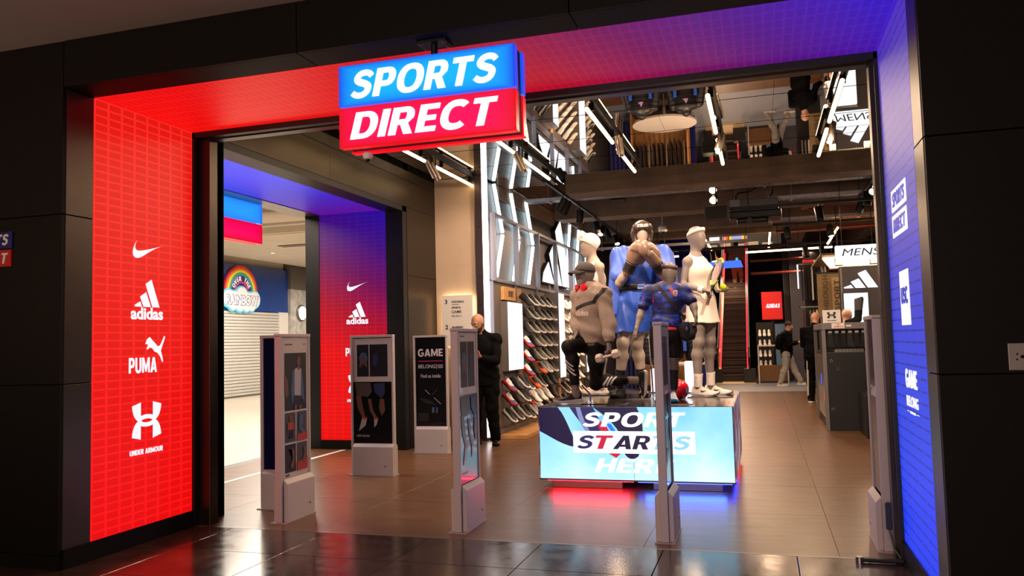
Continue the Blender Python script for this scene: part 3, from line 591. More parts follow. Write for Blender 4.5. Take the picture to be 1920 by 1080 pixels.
# right screen: lettering boxes
X,Y=Vector((0,-1,0)),Vector((0,0,1)); M_INK=mat('screen_ink',(20,20,20),.4,emit=(50,60,190),es=.9)
def plate(y0,y1,z0,z1): 
    b=BX(xR-.003,xR,y0,y1,z0,z1); return b.build('logo',M_LOGO,S3)
plate(-.715,-.235,2.052,2.175); plate(-.705,-.225,1.905,2.03)
lettering('lettering','SPORTS',(xR-.003,-.475,2.073),X,Y,M_INK,S3,h=.082,w=.40,bold=.03,shear=.2)
lettering('lettering','DIRECT',(xR-.003,-.465,1.926),X,Y,M_INK,S3,h=.082,w=.40,bold=.03,shear=.2)
plate(-.64,-.36,1.40,1.70); lettering('lettering','USC',(xR-.003,-.50,1.515),X,Y,M_INK,S3,h=.095,w=.2,bold=.03)
lettering('lettering','GAME',(xR,-.54,1.055),X,Y,M_LOGO,S3,h=.105,w=.34,bold=.03)
lettering('lettering','BELONG',(xR,-.54,.955),X,Y,M_LOGO,S3,h=.058,w=.34,bold=.01)
BX(xR-.002,xR,-.43,-.36,.925,.928).box(xR-.002,xR,-.72,-.65,.925,.928).build('logo',M_LOGO,S3)
lettering('lettering','GAMING ARENA',(xR,-.54,.919),X,Y,M_LOGO,S3,h=.012,w=.16,bold=.01)
# ---------------------------------------------------------------- hanging double-tier sign
def sign_mat(name,c0,c1,c2,cx,cz,hw,hh,plane=0):
    m=mat(name,(30,30,40),.25,spec=.5); n=NT(m); P=n.pos(); 
    a=n.math('DIVIDE',n.math('ABSOLUTE',n.math('SUBTRACT',P[plane],cx)),hw); b=n.math('DIVIDE',n.math('ABSOLUTE',n.math('SUBTRACT',P[2],cz)),hh)
    d=n.math('MAXIMUM',n.math('POWER',a,5.),n.math('POWER',b,2.6)); n.emit(n.ramp(d,[(0,c0),(.55,c1),(1,c2)]),1.); return m
HS=thing('hanging_sign','big lit hanging box sign, blue tier over red tier, in front of the shop entrance','sign',(-1.75,-1.12,3.10))
M_SB=sign_mat('sign_blue',(0,186,255),(0,150,255),(8,72,240),-1.75,2.865,.535,.125); M_SR=sign_mat('sign_red',(255,0,92),(250,0,64),(236,0,18),-1.75,2.625,.535,.12)
M_SIGNW=glow('sign_white',(255,255,255),2.2)
BX(-2.285,-1.215,-1.23,-1.165,2.745,2.988).build('blue_box',M_SB,HS,bevel=.006)
BX(-2.285,-1.215,-1.23,-1.165,2.505,2.738).build('red_box',M_SR,HS,bevel=.006)
BX(-2.27,-1.225,-1.165,-1.085,2.515,2.98).build('core',M_BLACKMETAL,HS)
BX(-2.285,-1.215,-1.085,-1.02,2.745,2.988).build('blue_box',M_SB,HS,bevel=.006); BX(-2.285,-1.215,-1.085,-1.02,2.505,2.738).build('red_box',M_SR,HS,bevel=.006)
lettering('lettering','SPORTS',(-1.755,-1.2315,2.783),(1,0,0),(0,0,1),M_SIGNW,HS,h=.165,w=.90,bold=.045,shear=.22,depth=.004)
lettering('lettering','DIRECT',(-1.762,-1.2315,2.543),(1,0,0),(0,0,1),M_SIGNW,HS,h=.165,w=.90,bold=.045,shear=.22,depth=.004)
MB().cyl((-1.73,-1.11,2.98),(-1.73,-1.11,3.09),.02).build('hanger_pole',M_BLACKMETAL,HS,smooth=True)
BX(-1.82,-1.64,-1.165,-1.055,3.085,3.0995).build('ceiling_plate',M_BLACKMETAL,HS)
for x in (-1.80,-1.66):
    for y in (-1.15,-1.07): MB().cyl((x,y,3.075),(x,y,3.087),.008,n=6).build('bolt',M_STEEL,HS)
# side entrance's hanging sign
H2=thing('hanging_sign','blank lit box sign, blue over red, hanging beyond the side entrance','sign',(-5.9,2.75,3.15))
M_SB2=sign_mat('sign_blue_side',(40,160,255),(36,140,255),(20,100,250),2.75,3.02,.55,.13,1); M_SR2=sign_mat('sign_red_side',(255,0,90),(245,0,60),(225,0,20),2.75,2.775,.55,.12,1)
BX(-5.95,-5.88,2.2,3.30,2.905,3.145).build('blue_box',M_SB2,H2,bevel=.005); BX(-5.95,-5.88,2.2,3.30,2.655,2.895).build('red_box',M_SR2,H2,bevel=.005)
BX(-5.97,-5.95,2.22,3.28,2.665,3.135).build('core',M_BLACKMETAL,H2); BX(-6.04,-5.97,2.2,3.30,2.905,3.145).build('blue_box',M_SB2,H2,bevel=.005); BX(-6.04,-5.97,2.2,3.30,2.655,2.895).build('red_box',M_SR2,H2,bevel=.005)
MB().cyl((-5.95,2.62,3.14),(-5.95,2.62,3.2),.02).build('hanger_pole',M_BLACKMETAL,H2)
# small unlit blade sign on the dark facade at the far left, switch plate on the right
FS=thing('wall_sign','small unlit blue and red wall sign cut off on the left dark facade','sign',(-4.86,-1.25,1.95))
BX(-5.05,-4.685,-1.262,-1.25,2.065,2.175).build('blue_plate',mat('sign_navy',(16,20,92),.4),FS); BX(-5.05,-4.692,-1.262,-1.25,1.945,2.055).build('red_plate',mat('sign_red_unlit',(170,18,14),.4),FS)
M_PLAINW=mat('sign_letter',(205,200,205),.4)
lettering('lettering','SPORTS',(-4.885,-1.262,2.085),(1,0,0),(0,0,1),M_PLAINW,FS,h=.075,w=.345,bold=.04,shear=.2)
lettering('lettering','DIRECT',(-4.888,-1.262,1.962),(1,0,0),(0,0,1),M_PLAINW,FS,h=.075,w=.345,bold=.04,shear=.2)
SP=thing('wall_plate','pale metal socket plate on the dark facade at the right','plate',(1.10,-1.25,1.24))
BX(1.045,1.165,-1.258,-1.25,1.18,1.30).build('cover',mat('plate_pale',(150,140,134),.4,.2),SP,bevel=.003)
for dx,dz in ((-.02,.012),(-.022,-.012),(.0,.0),(.02,.012)): MB().cyl((1.10+dx,-1.2595,1.24+dz),(1.10+dx,-1.2575,1.24+dz),.004 if dx else .008,n=8).build('socket_hole',M_GAP,SP)
# ---------------------------------------------------------------- shoes
def _cr(t,P):
    for (a,b),(c,d) in zip(P[:-1],P[1:]):
        if t<=c: s=(t-a)/(c-a); s=s*s*(3-2*s); return b+(d-b)*s
    return P[-1][1]
SH_W=[(0,.026),(.08,.034),(.3,.033),(.45,.035),(.68,.047),(.85,.042),(.95,.028),(1,.008)]
SH_H=[(0,.088),(.06,.1),(.16,.092),(.3,.088),(.36,.092),(.5,.07),(.7,.052),(.88,.045),(.96,.036),(1,.02)]
def shoe_upper(L=.29,nu=14,nv=10,boot=0.):
    b=MB()
    def fn(u,v):
        a=PI*v; w=_cr(u,SH_W); h=_cr(u,SH_H)+boot*(1 if u<.32 else 0); e=.72
        c,s=math.cos(a),math.sin(a); y=w*math.copysign(abs(c)**e,c)*(1-.25*s*(1 if u<.4 else .4)); z=.022+(h-.022)*abs(s)**e
        return (u*L,y,z+.01*max(0,u-.8)*5*(1-abs(s)))
    b.grid(fn,nu,nv); n=nv+1
    b.f.append([i for i in range(n)][::-1]); b.mi.append(0); b.f.append([nu*n+i for i in range(n)]); b.mi.append(0)
    return b
def shoe_sole(L=.29,n=12,thick=1.):
    b=MB(); out=[(i/n,1) for i in range(n+1)]+[(i/n,-1) for i in range(n,-1,-1)]; m=len(out); v=[]
    for lay in (0,1,2):
        for u,s in out:
            w=_cr(u,SH_W)+(.002,.008,.005)[lay]; z=(0,.012,.024+.014*(1-u))[lay]*thick+(.018*((u-.72)/.28)**2 if u>.72 else 0)+(.004 if u<.06 and lay==0 else 0)
            v.append((u*L*1.02-.005+(.006 if lay else 0)*(1 if u>.5 else -1),s*w,z))
    f=[]
    for k in (0,1):
        for i in range(m): j=(i+1)%m; f.append((k*m+i,k*m+m*0+j,(k+1)*m+j,(k+1)*m+i)[::-1])
    N=n+1
    for i in range(n): f.append((i,i+1,m-2-i,m-1-i)); f.append((2*m+i,2*m+m-1-i,2*m+m-2-i,2*m+i+1))
    return b.add(v,f)
def xf(b,M): b.v=[tuple(M@Vector(p)) for p in b.v]; return b
def frame(o,fwd,up=(0,0,1)):
    f=Vector(fwd).normalized(); u=Vector(up); u=(u-f*f.dot(u)).normalized(); l=u.cross(f)
    return Matrix(((f.x,l.x,u.x,o[0]),(f.y,l.y,u.y,o[1]),(f.z,l.z,u.z,o[2]),(0,0,0,1)))
def worn_shoe(parent,o,fwd,mu,ms,ml=None,L=.285,up=(0,0,1),swoosh=None,stripes=None,boot=0.):
    M=frame(o,fwd,up)
    s=xf(shoe_upper(L,24,16,boot),M).build('shoe',mu,parent,smooth=True,sharp=60)
    xf(shoe_sole(L,20),M).build('sole',ms,s,smooth=True,sharp=35)
    if ml:
        b=MB()
        for i in range(5):
            x=(.40+.055*i)*L; h=_cr(.40+.055*i,SH_H)+.003; w=.018
            b.tube([(x,-w,h-.008),(x+.004,0,h+.001),(x,w,h-.008)],.0028,6)
        xf(b,M).build('laces',ml,s,smooth=True)
    if swoosh:
        for sd in (1,-1):
            b=MB(); b.prism([(p[0]-.5,p[1]-.42) for p in SWOOSH],(.52*L,-sd*.0395,.05),(-sd*.0+.09*1,0,0) if sd>0 else (.09,0,0),(0,sd*.012,.06),.003*sd); xf(b,M).build('logo',swoosh,s)
    if stripes:
        b=MB()
        for sd in (1,-1):
            for i in range(3): x=(.40+.07*i)*L; b.bar((x+.02,sd*.0435,.03),(x-.012,sd*.0335,.066),.010,.004,up=(0,sd,0))
        xf(b,M).build('stripe',stripes,s)
    return s
M_SBLK=mat('shoe_black',(24,22,24),.65,noise=.2,nscale=40); M_SWHT=mat('shoe_white',(232,226,218),.5); M_SGRY=mat('shoe_grey',(140,134,130),.6)
M_SOLEW=mat('sole_white',(240,236,230),.45); M_SOLEK=mat('sole_black',(30,26,24),.6); M_SOLI=mat('shoe_olive',(74,74,52),.7,noise=.2,nscale=40); M_SCRM=mat('shoe_cream',(214,196,170),.55)
M_SRED=mat('shoe_red',(206,44,40),.5); M_SBLU=mat('shoe_blue',(58,76,140),.55); M_SORG=mat('shoe_orange',(216,92,40),.55)
VAR={}
def variant(key,mu,ms,tip=None):
    b=shoe_upper(.29,12,8); bu=mkmesh('t',b.v,b.f,[mu]+([tip] if tip else []),None,(0,0,0),True)
    if tip:
        me=bu.data; me.polygons.foreach_set('material_index',[1 if (p.center.x>.17 and p.center.z<.052) or p.center.x<.04 else 0 for p in me.polygons])
    c=shoe_sole(.29,10,1.25); so=mkmesh('t',c.v,c.f,ms,None,(0,0,0),True,None,0,35)
    VAR[key]=(bu.data,so.data); 
    for o in (bu,so): bpy.data.objects.remove(o)
variant('black white-soled',M_SBLK,M_SOLEW); variant('all-black',M_SBLK,M_SOLEK); variant('white',M_SWHT,M_SOLEW); variant('olive',M_SOLI,M_SOLEW)
variant('blue and red white-soled',M_SWHT,M_SRED,M_SBLU); variant('grey',M_SGRY,M_SOLEW); variant('black and orange',M_SBLK,M_SORG,M_SORG); variant('cream',M_SCRM,M_SOLEW); variant('black red-soled',M_SBLK,M_SRED)
ORD=['top','second','third','fourth','fifth','sixth','seventh','eighth','ninth','tenth']
# ---------------------------------------------------------------- shoe wall
WX=-3.63
SW=thing('display_wall','long grey shoe display wall with lit white panels and zigzag light tubes above','display wall',(WX,8.6,0))
M_SLAT=mat('display_grey',(92,84,80),.5,noise=.05); M_LIT=glow('lit_panel',(244,246,255),1.6); M_TUBE=glow('cool_tube',(214,240,246),5.)
ups=[5.5,6.63,7.88,9.13,10.36,11.6,12.7]
for a,b in zip(ups[:-1],ups[1:]):
    BX(-3.69,WX,a+.004,b-.004,.12,2.26).build('back_panel',M_SLAT,SW,bevel=.002); BX(-3.80,-3.74,a+.002,b-.002,2.26,3.72 if a>6 else 3.72).build('upper_panel',mat('display_upper',(92,86,92),.45,noise=.04),SW)
for i,y in enumerate(ups[:-1]):
    BX(-3.62,-3.545,y-.022,y+.022,2.24,3.2).build('upright',mat('upright_grey',(118,118,130),.4,.4),SW,bevel=.003)
    BX(-3.655,-3.60,y-.03 if i else y-.0,y+.03,.1,2.26).build('post',mat('post_grey',(96,92,100),.45,.3) if i else mat('upright_grey',(118,118,130)),SW,bevel=.003)
BX(-3.62,-3.56,5.5,12.7,3.17,3.215).build('rail',mat('upright_grey',(118,118,130)),SW,bevel=.003); BX(-3.70,-3.60,5.5,12.7,2.235,2.28).build('rail',mat('upright_grey',(118,118,130)),SW,bevel=.003)
BX(-3.75,-3.20,5.62,12.7,0,.055).build('plinth',M_WOODL,SW,bevel=.004); BX(-3.75,-3.58,5.52,12.7,.055,.125).build('plinth',M_SLAT,SW)
for y0,y1,z0,z1,PD in ((5.93,6.68,.95,1.95,.10),(8.50,8.90,.72,2.20,.24),(10.75,11.35,.72,2.20,.24)):
    f=BX(WX-.005,WX+PD,y0-.012,y1+.012,z0-.012,z1+.012).build('light_box',M_SLAT,SW); BX(WX+PD-.004,WX+PD+.004,y0,y1,z0,z1).build('lit_face',M_LIT,f)
sb=BX(WX,WX+.05,5.93,6.52,1.985,2.18).build('sign_board',M_WOODL,SW,bevel=.003)
lettering('lettering','SPORT',(WX+.05,6.27,2.035),(0,1,0),(0,0,1),mat('ink_dark',(40,28,22),.5),sb,h=.095,w=.26,bold=.02)
for y in (6.70,9.16): BX(WX-.002,WX+.012,y,y+.24,.2,2.2).build('wood_strip',M_WOODL,SW)
for s0,y in enumerate((5.94,6.80,7.66)):
    for a,b in (((y,3.71),(y+.37,3.03)),((y+.37,2.99),(y+.03,2.33))):
        MB().bar((-3.70,a[0],a[1]),(-3.70,b[0],b[1]),.035,.045,up=(1,0,0)).build('light_tube',M_TUBE,SW)
for y in (10.55,11.4,12.2):
    for a,b in (((y+.40,3.75),(y+.10,3.02)),((y+.08,3.0),(y+.0,2.4))):
        MB().bar((-3.70,a[0],a[1]),(-3.70,b[0],b[1]),.035,.045,up=(1,0,0)).build('light_tube',M_TUBE,SW)
BARSW=([(9.50,3.44),(9.90,3.69),(10.62,2.42),(9.98,2.42)],[(9.0,2.96),(9.33,3.17),(9.89,2.42),(9.38,2.42)],[(8.54,2.58),(8.90,2.80),(9.27,2.42),(8.46,2.42)])
for q in BARSW:
    MB().prism([( (p[0]-9.6)*1.03+9.58,(p[1]-3)*1.03+3.) for p in q],(-3.735,0,0),(0,1,0),(0,0,1),.075).build('emblem_back',M_BLACKMETAL,SW); MB().prism(q,(-3.66,0,0),(0,1,0),(0,0,1),.01).build('lit_bar',M_LIT,SW)
led_me=None
def wall_shoe(key,y,z,label,group='shoes on the shoe wall',tilt=.62,yaw=.42,x=WX):
    global led_me
    up,so=VAR[key]; r=bpy.data.objects.new('running_shoe',up); COL.objects.link(r); r.location=(x+.035,y,z); r.rotation_euler=(0,tilt,-yaw); r.scale=(.94,.94,.94)
    tag(r,label,'shoe',group); s=bpy.data.objects.new('sole',so); COL.objects.link(s); s.parent=r
    if led_me is None:
        b=MB(); b.box(0,.24,-.045,.045,-.008,-.002); b.box(-.02,.004,-.012,.012,-.02,.0); led_me=bpy.data.meshes.new('shoe_ledge'); led_me.from_pydata(b.v,[],b.f); led_me.materials.append(M_BLACKMETAL)
    l=bpy.data.objects.new('shoe_ledge',led_me); COL.objects.link(l); l.parent=SW; l.location=Vector((x+.03,y,z))-WPOS[SW.name]; l.rotation_euler=(0,tilt,-yaw)
NUM=['first','second','third','fourth','fifth','sixth','seventh']
def bay(name,y0,dy,n,z0,rows,keyfn,zs=None):
    for r in range(rows):
        for c in range(n):
            k=keyfn(r,c); z=zs[r] if zs else z0-.218*r
            wall_shoe(k,y0+dy*c,z,f'{k} trainer, {ORD[r]} row, {NUM[c]} from left, {name}')
bay('under the wide lit panel',5.86,.36,3,0,3,lambda r,c:[['blue and red white-soled','all-black','black white-soled'],['blue and red white-soled','all-black','black white-soled'],['black white-soled','black white-soled','black white-soled']][r][c],[.80,.60,.36])
def k2(r,c):
    if r<3: return ['all-black','black white-soled','black white-soled','black white-soled','black white-soled'][c]
    if r<6: return ['blue and red white-soled','all-black','olive' if r<5 else 'black and orange','grey' if r==5 else 'black white-soled','black white-soled'][c]
    if r==6: return ['black white-soled','black and orange','black white-soled','all-black','all-black'][c]
    if r==7: return ['black red-soled','white','white','white','all-black'][c]
    return ['black white-soled','grey','white','all-black','black white-soled'][c]
bay('bay between first lit panels',6.84,.38,5,2.07,9,k2)
def k3(r,c):
    if r<3: return ['cream','white','white','cream'][c]
    if r<4: return ['cream','cream','white','grey'][c]
    if r<7: return ['black red-soled' if r==4 else 'black white-soled','olive','cream','white'][c]
    return ['black white-soled','black white-soled','cream','white'][c]
bay('bay behind kneeling figure',9.28,.42,4,2.07,9,k3)
bay('last bay past third panel',11.72,.33,3,2.07,9,lambda r,c:['cream','white','black white-soled'][(r+c)%3])
# vertical light strip and drilled steel channel beside the pillar
LS=thing('light_strip','tall thin white vertical light strip beside the plaster pillar','light',(-3.66,5.42,0))
BX(-3.80,-3.695,5.36,5.48,.0,3.735).build('channel',mat('channel_mauve',(70,58,62),.4,.5),LS); BX(-3.695,-3.635,5.36,5.44,.05,3.735).build('tube',glow('strip_white',(255,250,255),3.),LS)
for z in (2.3,1.55,1.9,3.0): MB().cyl((-3.745,5.356,z),(-3.745,5.361,z),.008,n=8).build('hole',M_GAP,LS)
# ---------------------------------------------------------------- store directory on the pillar
DS=thing('directory_sign','pale backlit floor directory sign on the plaster pillar','sign',(-4.095,5.43,1.75))
BX(-4.335,-3.875,5.365,5.395,1.33,2.045).build('board',mat('directory_board',(205,192,178),.5,emit=(205,192,178),es=.25),DS,bevel=.004); BX(-4.32,-3.89,5.395,5.42,1.35,2.03).build('halo_light',glow('halo_warm',(255,226,180),9.),DS); BX(-4.25,-3.96,5.42,5.45,1.4,1.98).build('fixing',M_BLACKMETAL,DS)
M_INKK=mat('ink_black',(26,22,20),.5); Xp,Zp=(1,0,0),(0,0,1)
for s,x,z,h,bd in (('3',-4.285,1.925,.062,.03),('FOOTBALL',-4.185,1.938,.03,.03),('CUSTOMISED',-4.185,1.908,.013,.0),('SPORTS',-4.185,1.855,.028,.03),('GAME',-4.185,1.79,.04,.01),('BELONG  ▪▪'.replace('▪▪','ii'),-4.185,1.74,.022,.0),('2',-4.285,1.565,.062,.03),('WOMENS',-4.185,1.575,.03,.03),('SPORT STUDIO',-4.185,1.545,.014,.02)):
    lettering('lettering',s,(x,5.365,z),Xp,Zp,M_INKK,DS,h=h,bold=bd,align='l')
# ---------------------------------------------------------------- gate pedestals
M_GATE=mat('gate_plastic',(196,186,184),.45,noise=.02); M_POSTERK=mat('poster_black',(14,13,18),.25,coat=.4); M_POSTERN=mat('poster_navy',(18,20,58),.25,coat=.4); M_POSTERP=mat('poster_pale',(206,196,190),.3,coat=.3)
M_SKIN1=mat('print_skin',(112,72,58),.4); M_PBLUE=mat('print_blue',(66,94,128),.4); M_PWHITE=mat('print_white',(176,168,174),.4); M_PRED=mat('print_red',(176,58,50),.4); M_PGREY=mat('print_grey',(70,66,74),.4); M_PDARK=mat('print_dark',(34,30,40),.35)
def gate(base,wdir,label,poster,w=.44,h=1.46,flip=False):
    """pedestal standing at base (centre of the near end); wdir = along its width, faces across it"""
    t=thing('gate_pedestal',label,'security gate',base,'security gates at the entrances'); b0=Vector(base); X=Vector(wdir).normalized(); Zv=Vector((0,0,1)); N=X.cross(Zv)
    T=lambda x,n,z: b0+X*x+N*n+Zv*z
    def bx(name,x0,x1,n0,n1,z0,z1,m,bevel=.0,par=None):
        mb=MB(); mb.hexa([T(x0,n0,z0),T(x1,n0,z0),T(x1,n1,z0),T(x0,n1,z0),T(x0,n0,z1),T(x1,n0,z1),T(x1,n1,z1),T(x0,n1,z1)] if X.cross(N).z>0 else [T(x0,n1,z0),T(x1,n1,z0),T(x1,n0,z0),T(x0,n0,z0),T(x0,n1,z1),T(x1,n1,z1),T(x1,n0,z1),T(x0,n0,z1)]); return mb.build(name,m,par or t,bevel=bevel)
    bx('frame',0,.028,-.028,.028,.008,h,M_GATE,.004); bx('frame',w-.02,w,-.028,.028,.008,h,M_GATE,.004); bx('top_cap',0,w,-.032,.032,h-.012,h+.014,M_GATE,.004)
    bx('panel',.028,w-.02,-.018,.018,.2,h-.012,M_POSTERP if poster.get('pale') else poster.get('mat',M_POSTERK))
    for sgn in (1,-1):
        mb=MB(); pr=[(.03,0),(.03,.30),(.06,.335),(w-.015,.335),(w-.0,.30),(w-.0,0)]
        mb2=[]; a,b=(.026,.062)
        q=[T(.035,sgn*a,0),T(w,sgn*a,0),T(w,sgn*a,.335),T(.035,sgn*a,.335)]; q2=[T(.035,sgn*b,0),T(w,sgn*b,0),T(w,sgn*b,.30),T(.035,sgn*b,.30)]
        mb.add(q+q2,[(0,1,2,3),(4,7,6,5),(0,4,5,1),(1,5,6,2),(2,6,7,3),(3,7,4,0)] if sgn>0 else [(3,2,1,0),(5,6,7,4),(1,5,4,0),(2,6,5,1),(3,7,6,2),(0,4,7,3)]); mb.build('base_cover',M_GATE,t,bevel=.005)
        c=T(w*.82,sgn*.0622,.10); MB().cyl(c,c+N*sgn*.002,.008,n=10).build('speaker_mark',M_BLACKMETAL,t)
    bx('foot',-.012,w+.012,-.066,.066,0,.008,mat('gate_foot',(170,160,158),.5))
    return t,T,bx
def onface(t,T,sgn,shapes,n=.0185):
    """flat print: polygons in face coordinates (across, up)"""
    for i_,(nm,pts,m,k) in enumerate(shapes):
        mb=MB(); q=[T(p[0],sgn*(n+.0003*(i_+1)),p[1]) for p in pts]; q2=[T(p[0],sgn*(n-.001),p[1]) for p in pts]; m_=len(pts)
        tri=tessellate_polygon([[Vector((p[0],p[1],0)) for p in pts]])
        mb.add(q,[tuple(x) for x in tri]); mb.build(nm,m,t)
def R(x0,x1,z0,z1): return [(x0,z0),(x1,z0),(x1,z1),(x0,z1)]
def E_(cx,cz,rx,rz,n=14): return [(cx+rx*math.cos(2*PI*i/n),cz+rz*math.sin(2*PI*i/n)) for i in range(n)]
def runner_poster(t,T,sgn,w=.44):
    P=[('photo',R(.07,w-.05,.86,1.32),M_PDARK,1),('photo',R(.07,.225,.61,.845),M_PGREY,1),('photo',R(.24,w-.05,.61,.845),M_PGREY,1),('photo',R(.07,.225,.375,.595),M_PDARK,1),('photo',R(.24,w-.05,.375,.595),M_PGREY,1),
     ('print',[(.18,1.17),(.16,1.02),(.175,.9),(.21,.95),(.33,.95),(.36,.9),(.345,1.05),(.32,1.19),(.26,1.21)],M_PBLUE,2),('print',[(.215,1.19),(.21,.98),(.235,.96),(.3,.97),(.31,1.19),(.27,1.2)],M_PWHITE,3),('print',E_(.275,1.25,.027,.042),M_SKIN1,3),('print',R(.262,.288,1.18,1.23),M_SKIN1,3),('print',[(.2,.98),(.32,.97),(.335,.89),(.19,.90)],M_POSTERK,4),
     ('print',R(.205,.24,.86,.9),M_SKIN1,3),('print',R(.275,.31,.86,.895),M_SKIN1,3),('print',[(.07,1.16),(.11,1.1),(.12,.98),(.08,.97),(.07,1.0)],M_SKIN1,2),
     ('print',E_(.15,.80,.02,.028),M_SKIN1,2),('print',R(.115,.185,.71,.77),M_PRED,2),('print',R(.12,.18,.64,.71),M_POSTERK,2),('print',R(.1,.115,.66,.76),M_SKIN1,2),('print',R(.185,.2,.66,.76),M_SKIN1,2),
     ('print',[(.28,.83),(.32,.82),(.33,.76),(.3,.72),(.36,.68),(.33,.66),(.27,.7),(.27,.77)],M_PBLUE,2),('print',[(.24,.66),(.39,.68),(.39,.61),(.24,.61)],M_PRED,2),
     ('print',[(.24,.44),(.39,.47),(.39,.375),(.24,.375)],M_PRED,2),('print',[(.29,.57),(.33,.56),(.34,.5),(.3,.44),(.33,.42),(.37,.48),(.36,.55)],M_SKIN1,3),('print',[(.12,.56),(.16,.56),(.17,.48),(.13,.42),(.18,.4),(.2,.47),(.19,.55)],M_SKIN1,2)]
    onface(t,T,sgn,P)
def legs_poster(t,T,sgn,w=.44):
    P=[('photo',R(.028,w-.02,.98,h_:=1.44),M_POSTERP,1),('photo',R(.075,.215,1.035,1.375),M_PDARK,2),('photo',R(.225,w-.065,1.035,1.375),M_PDARK,2),
     ('print',[(.10,1.24),(.13,1.29),(.18,1.29),(.205,1.24),(.19,1.17),(.15,1.2),(.115,1.17)],M_PBLUE,3),('print',E_(.15,1.22,.03,.03),M_SKIN1,4),('print',[(.1,1.16),(.14,1.2),(.17,1.2),(.2,1.16),(.19,1.13),(.15,1.17),(.11,1.13)],M_SKIN1,4),('print',[(.27,1.26),(.31,1.28),(.33,1.22),(.3,1.14),(.26,1.16)],mat('print_navy',(44,52,92),.4),3),
     ('print',[(.05,.97),(.23,.97),(.25,.88),(.2,.82),(.07,.84)],mat('print_brown',(84,70,66),.4),2),('print',[(.06,.83),(.12,.84),(.14,.72),(.17,.6),(.14,.59),(.08,.7)],M_SKIN1,2),('print',[(.2,.8),(.24,.8),(.26,.68),(.31,.6),(.28,.58),(.22,.68)],M_SKIN1,2),('print',[(.13,.6),(.19,.6),(.17,.52),(.09,.46),(.1,.5)],M_PWHITE,2),('print',[(.27,.6),(.32,.6),(.3,.53),(.27,.5)],M_PWHITE,2),('print',R(.138,.19,.585,.61),M_PRED,3),('print',R(.275,.32,.585,.605),M_PRED,3),
     ('print',[(.27,.96),(.4,.97),(.4,.86),(.36,.8),(.28,.87)],mat('print_navy',(44,52,92)),2),('print',[(.34,.8),(.39,.8),(.4,.68),(.36,.62),(.33,.7)],M_SKIN1,2)]
    onface(t,T,sgn,P)
def ptext(t,T,sgn,s,x,z,h,m,w=None,bold=0,align='c',shear=0.):
    O=T(x,sgn*.0188,z); Xd=(T(1,0,0)-T(0,0,0)); Nn=Xd.cross(Vector((0,0,1)))
    if (T(0,sgn,0)-T(0,0,0)).dot(Nn)<0: Xd=-Xd
    lettering('lettering',s,O,Xd,(0,0,1),m,t,h=h,w=w,bold=bold,depth=.001,align=align,shear=shear)
M_LPALE=mat('letter_pale',(214,206,214),.4); M_LDARK=mat('letter_dark',(40,34,38),.4)
# front row, facing right (+x side = -N when the width runs away from the viewer)
t,T,bx=gate((-3.645,.20,0),(0,1,0),'pale security gate with runner photographs, leftmost in the front row of gates',{'pale':1}); runner_poster(t,T,1); ptext(t,T,1,'COLLECTION RUN',.13,1.385,.009,M_LDARK); ptext(t,T,1,'2023',.36,1.385,.009,M_LDARK); ptext(t,T,1,'FAST',.105,.345,.018,M_LDARK,bold=.02)
t,T,bx=gate((-2.145,.17,0),(0,1,0),'slim security gate with bluish leg photograph, standing before the man at the pillar',{'mat':mat('poster_blue',(70,80,120),.25,coat=.4)}); legs_poster(t,T,1); ptext(t,T,1,'OFF ROAD',.13,.40,.018,M_LPALE); ptext(t,T,1,'COLLECTION',.12,1.41,.008,M_LDARK)
t,T,bx=gate((-.672,.16,0),(0,1,0),'slim security gate seen nearly edge on before the lit display plinth',{'mat':M_POSTERN}); legs_poster(t,T,1)
t,T,bx=gate((.70,.20,0),(0,1,0),'security gate half hidden behind the right door post',{'mat':M_POSTERN}); ptext(t,T,-1,'GAME',.2,.95,.07,M_LPALE,bold=.02)
# side entrance row, facing the viewer
t,T,bx=gate((-4.14,.72,0),(1,0,0),'dark navy security gate with pale brand logos behind the runner photograph gate',{'mat':M_POSTERN})
for z,nm in ((1.14,0),(.90,1),(.70,2),(.48,3)):
    O=T(.22,.0188,z); mb=MB(); Xd=Vector((1,0,0)); s=.15
    if nm==0: mb.prism([(p[0]-.5,p[1]-.42) for p in SWOOSH],O,Xd*s,Vector((0,0,s*.8)),.001)
    if nm==1: [mb.prism([(p[0]-.47,p[1]) for p in q],O,Xd*s*.8,Vector((0,0,s*.8)),.001) for q in BARS]; put_text(mb,'adidas',O-Vector((0,0,.035)),Xd,(0,0,1),w=s,bold=.03,depth=.001)
    if nm==2: put_text(mb,'PUMA',O-Vector((0,0,.04)),Xd,(0,0,1),h=.05,w=s,bold=.03,depth=.001); mb.prism([(p[0]*.62-.06,p[1]*.56) for p in PUMA_CAT],O,Xd*s,Vector((0,0,s)),.001)
    if nm==3: mb.prism(ua_loops(),O,Xd*s*.9,Vector((0,0,s*.8)),.001); put_text(mb,'UNDER ARMOUR',O-Vector((0,0,.1)),Xd,(0,0,1),w=s,bold=.03,depth=.001)
    mb.build('logo',mat('logo_lilac',(150,130,190),.4),t)
t,T,bx=gate((-4.22,2.47,0),(1,0,0),'security gate with dark photograph of legs in trainers before the red screen jamb',{'mat':M_POSTERK},w=.50); legs_poster(t,T,1,.5); ptext(t,T,1,'OFF ROAD',.14,.40,.022,M_LPALE)
t,T,bx=gate((-4.24,4.15,0),(1,0,0),'black security gate with pink-lined white lettering beside the bronze wall panel',{'mat':M_POSTERK},w=.46)
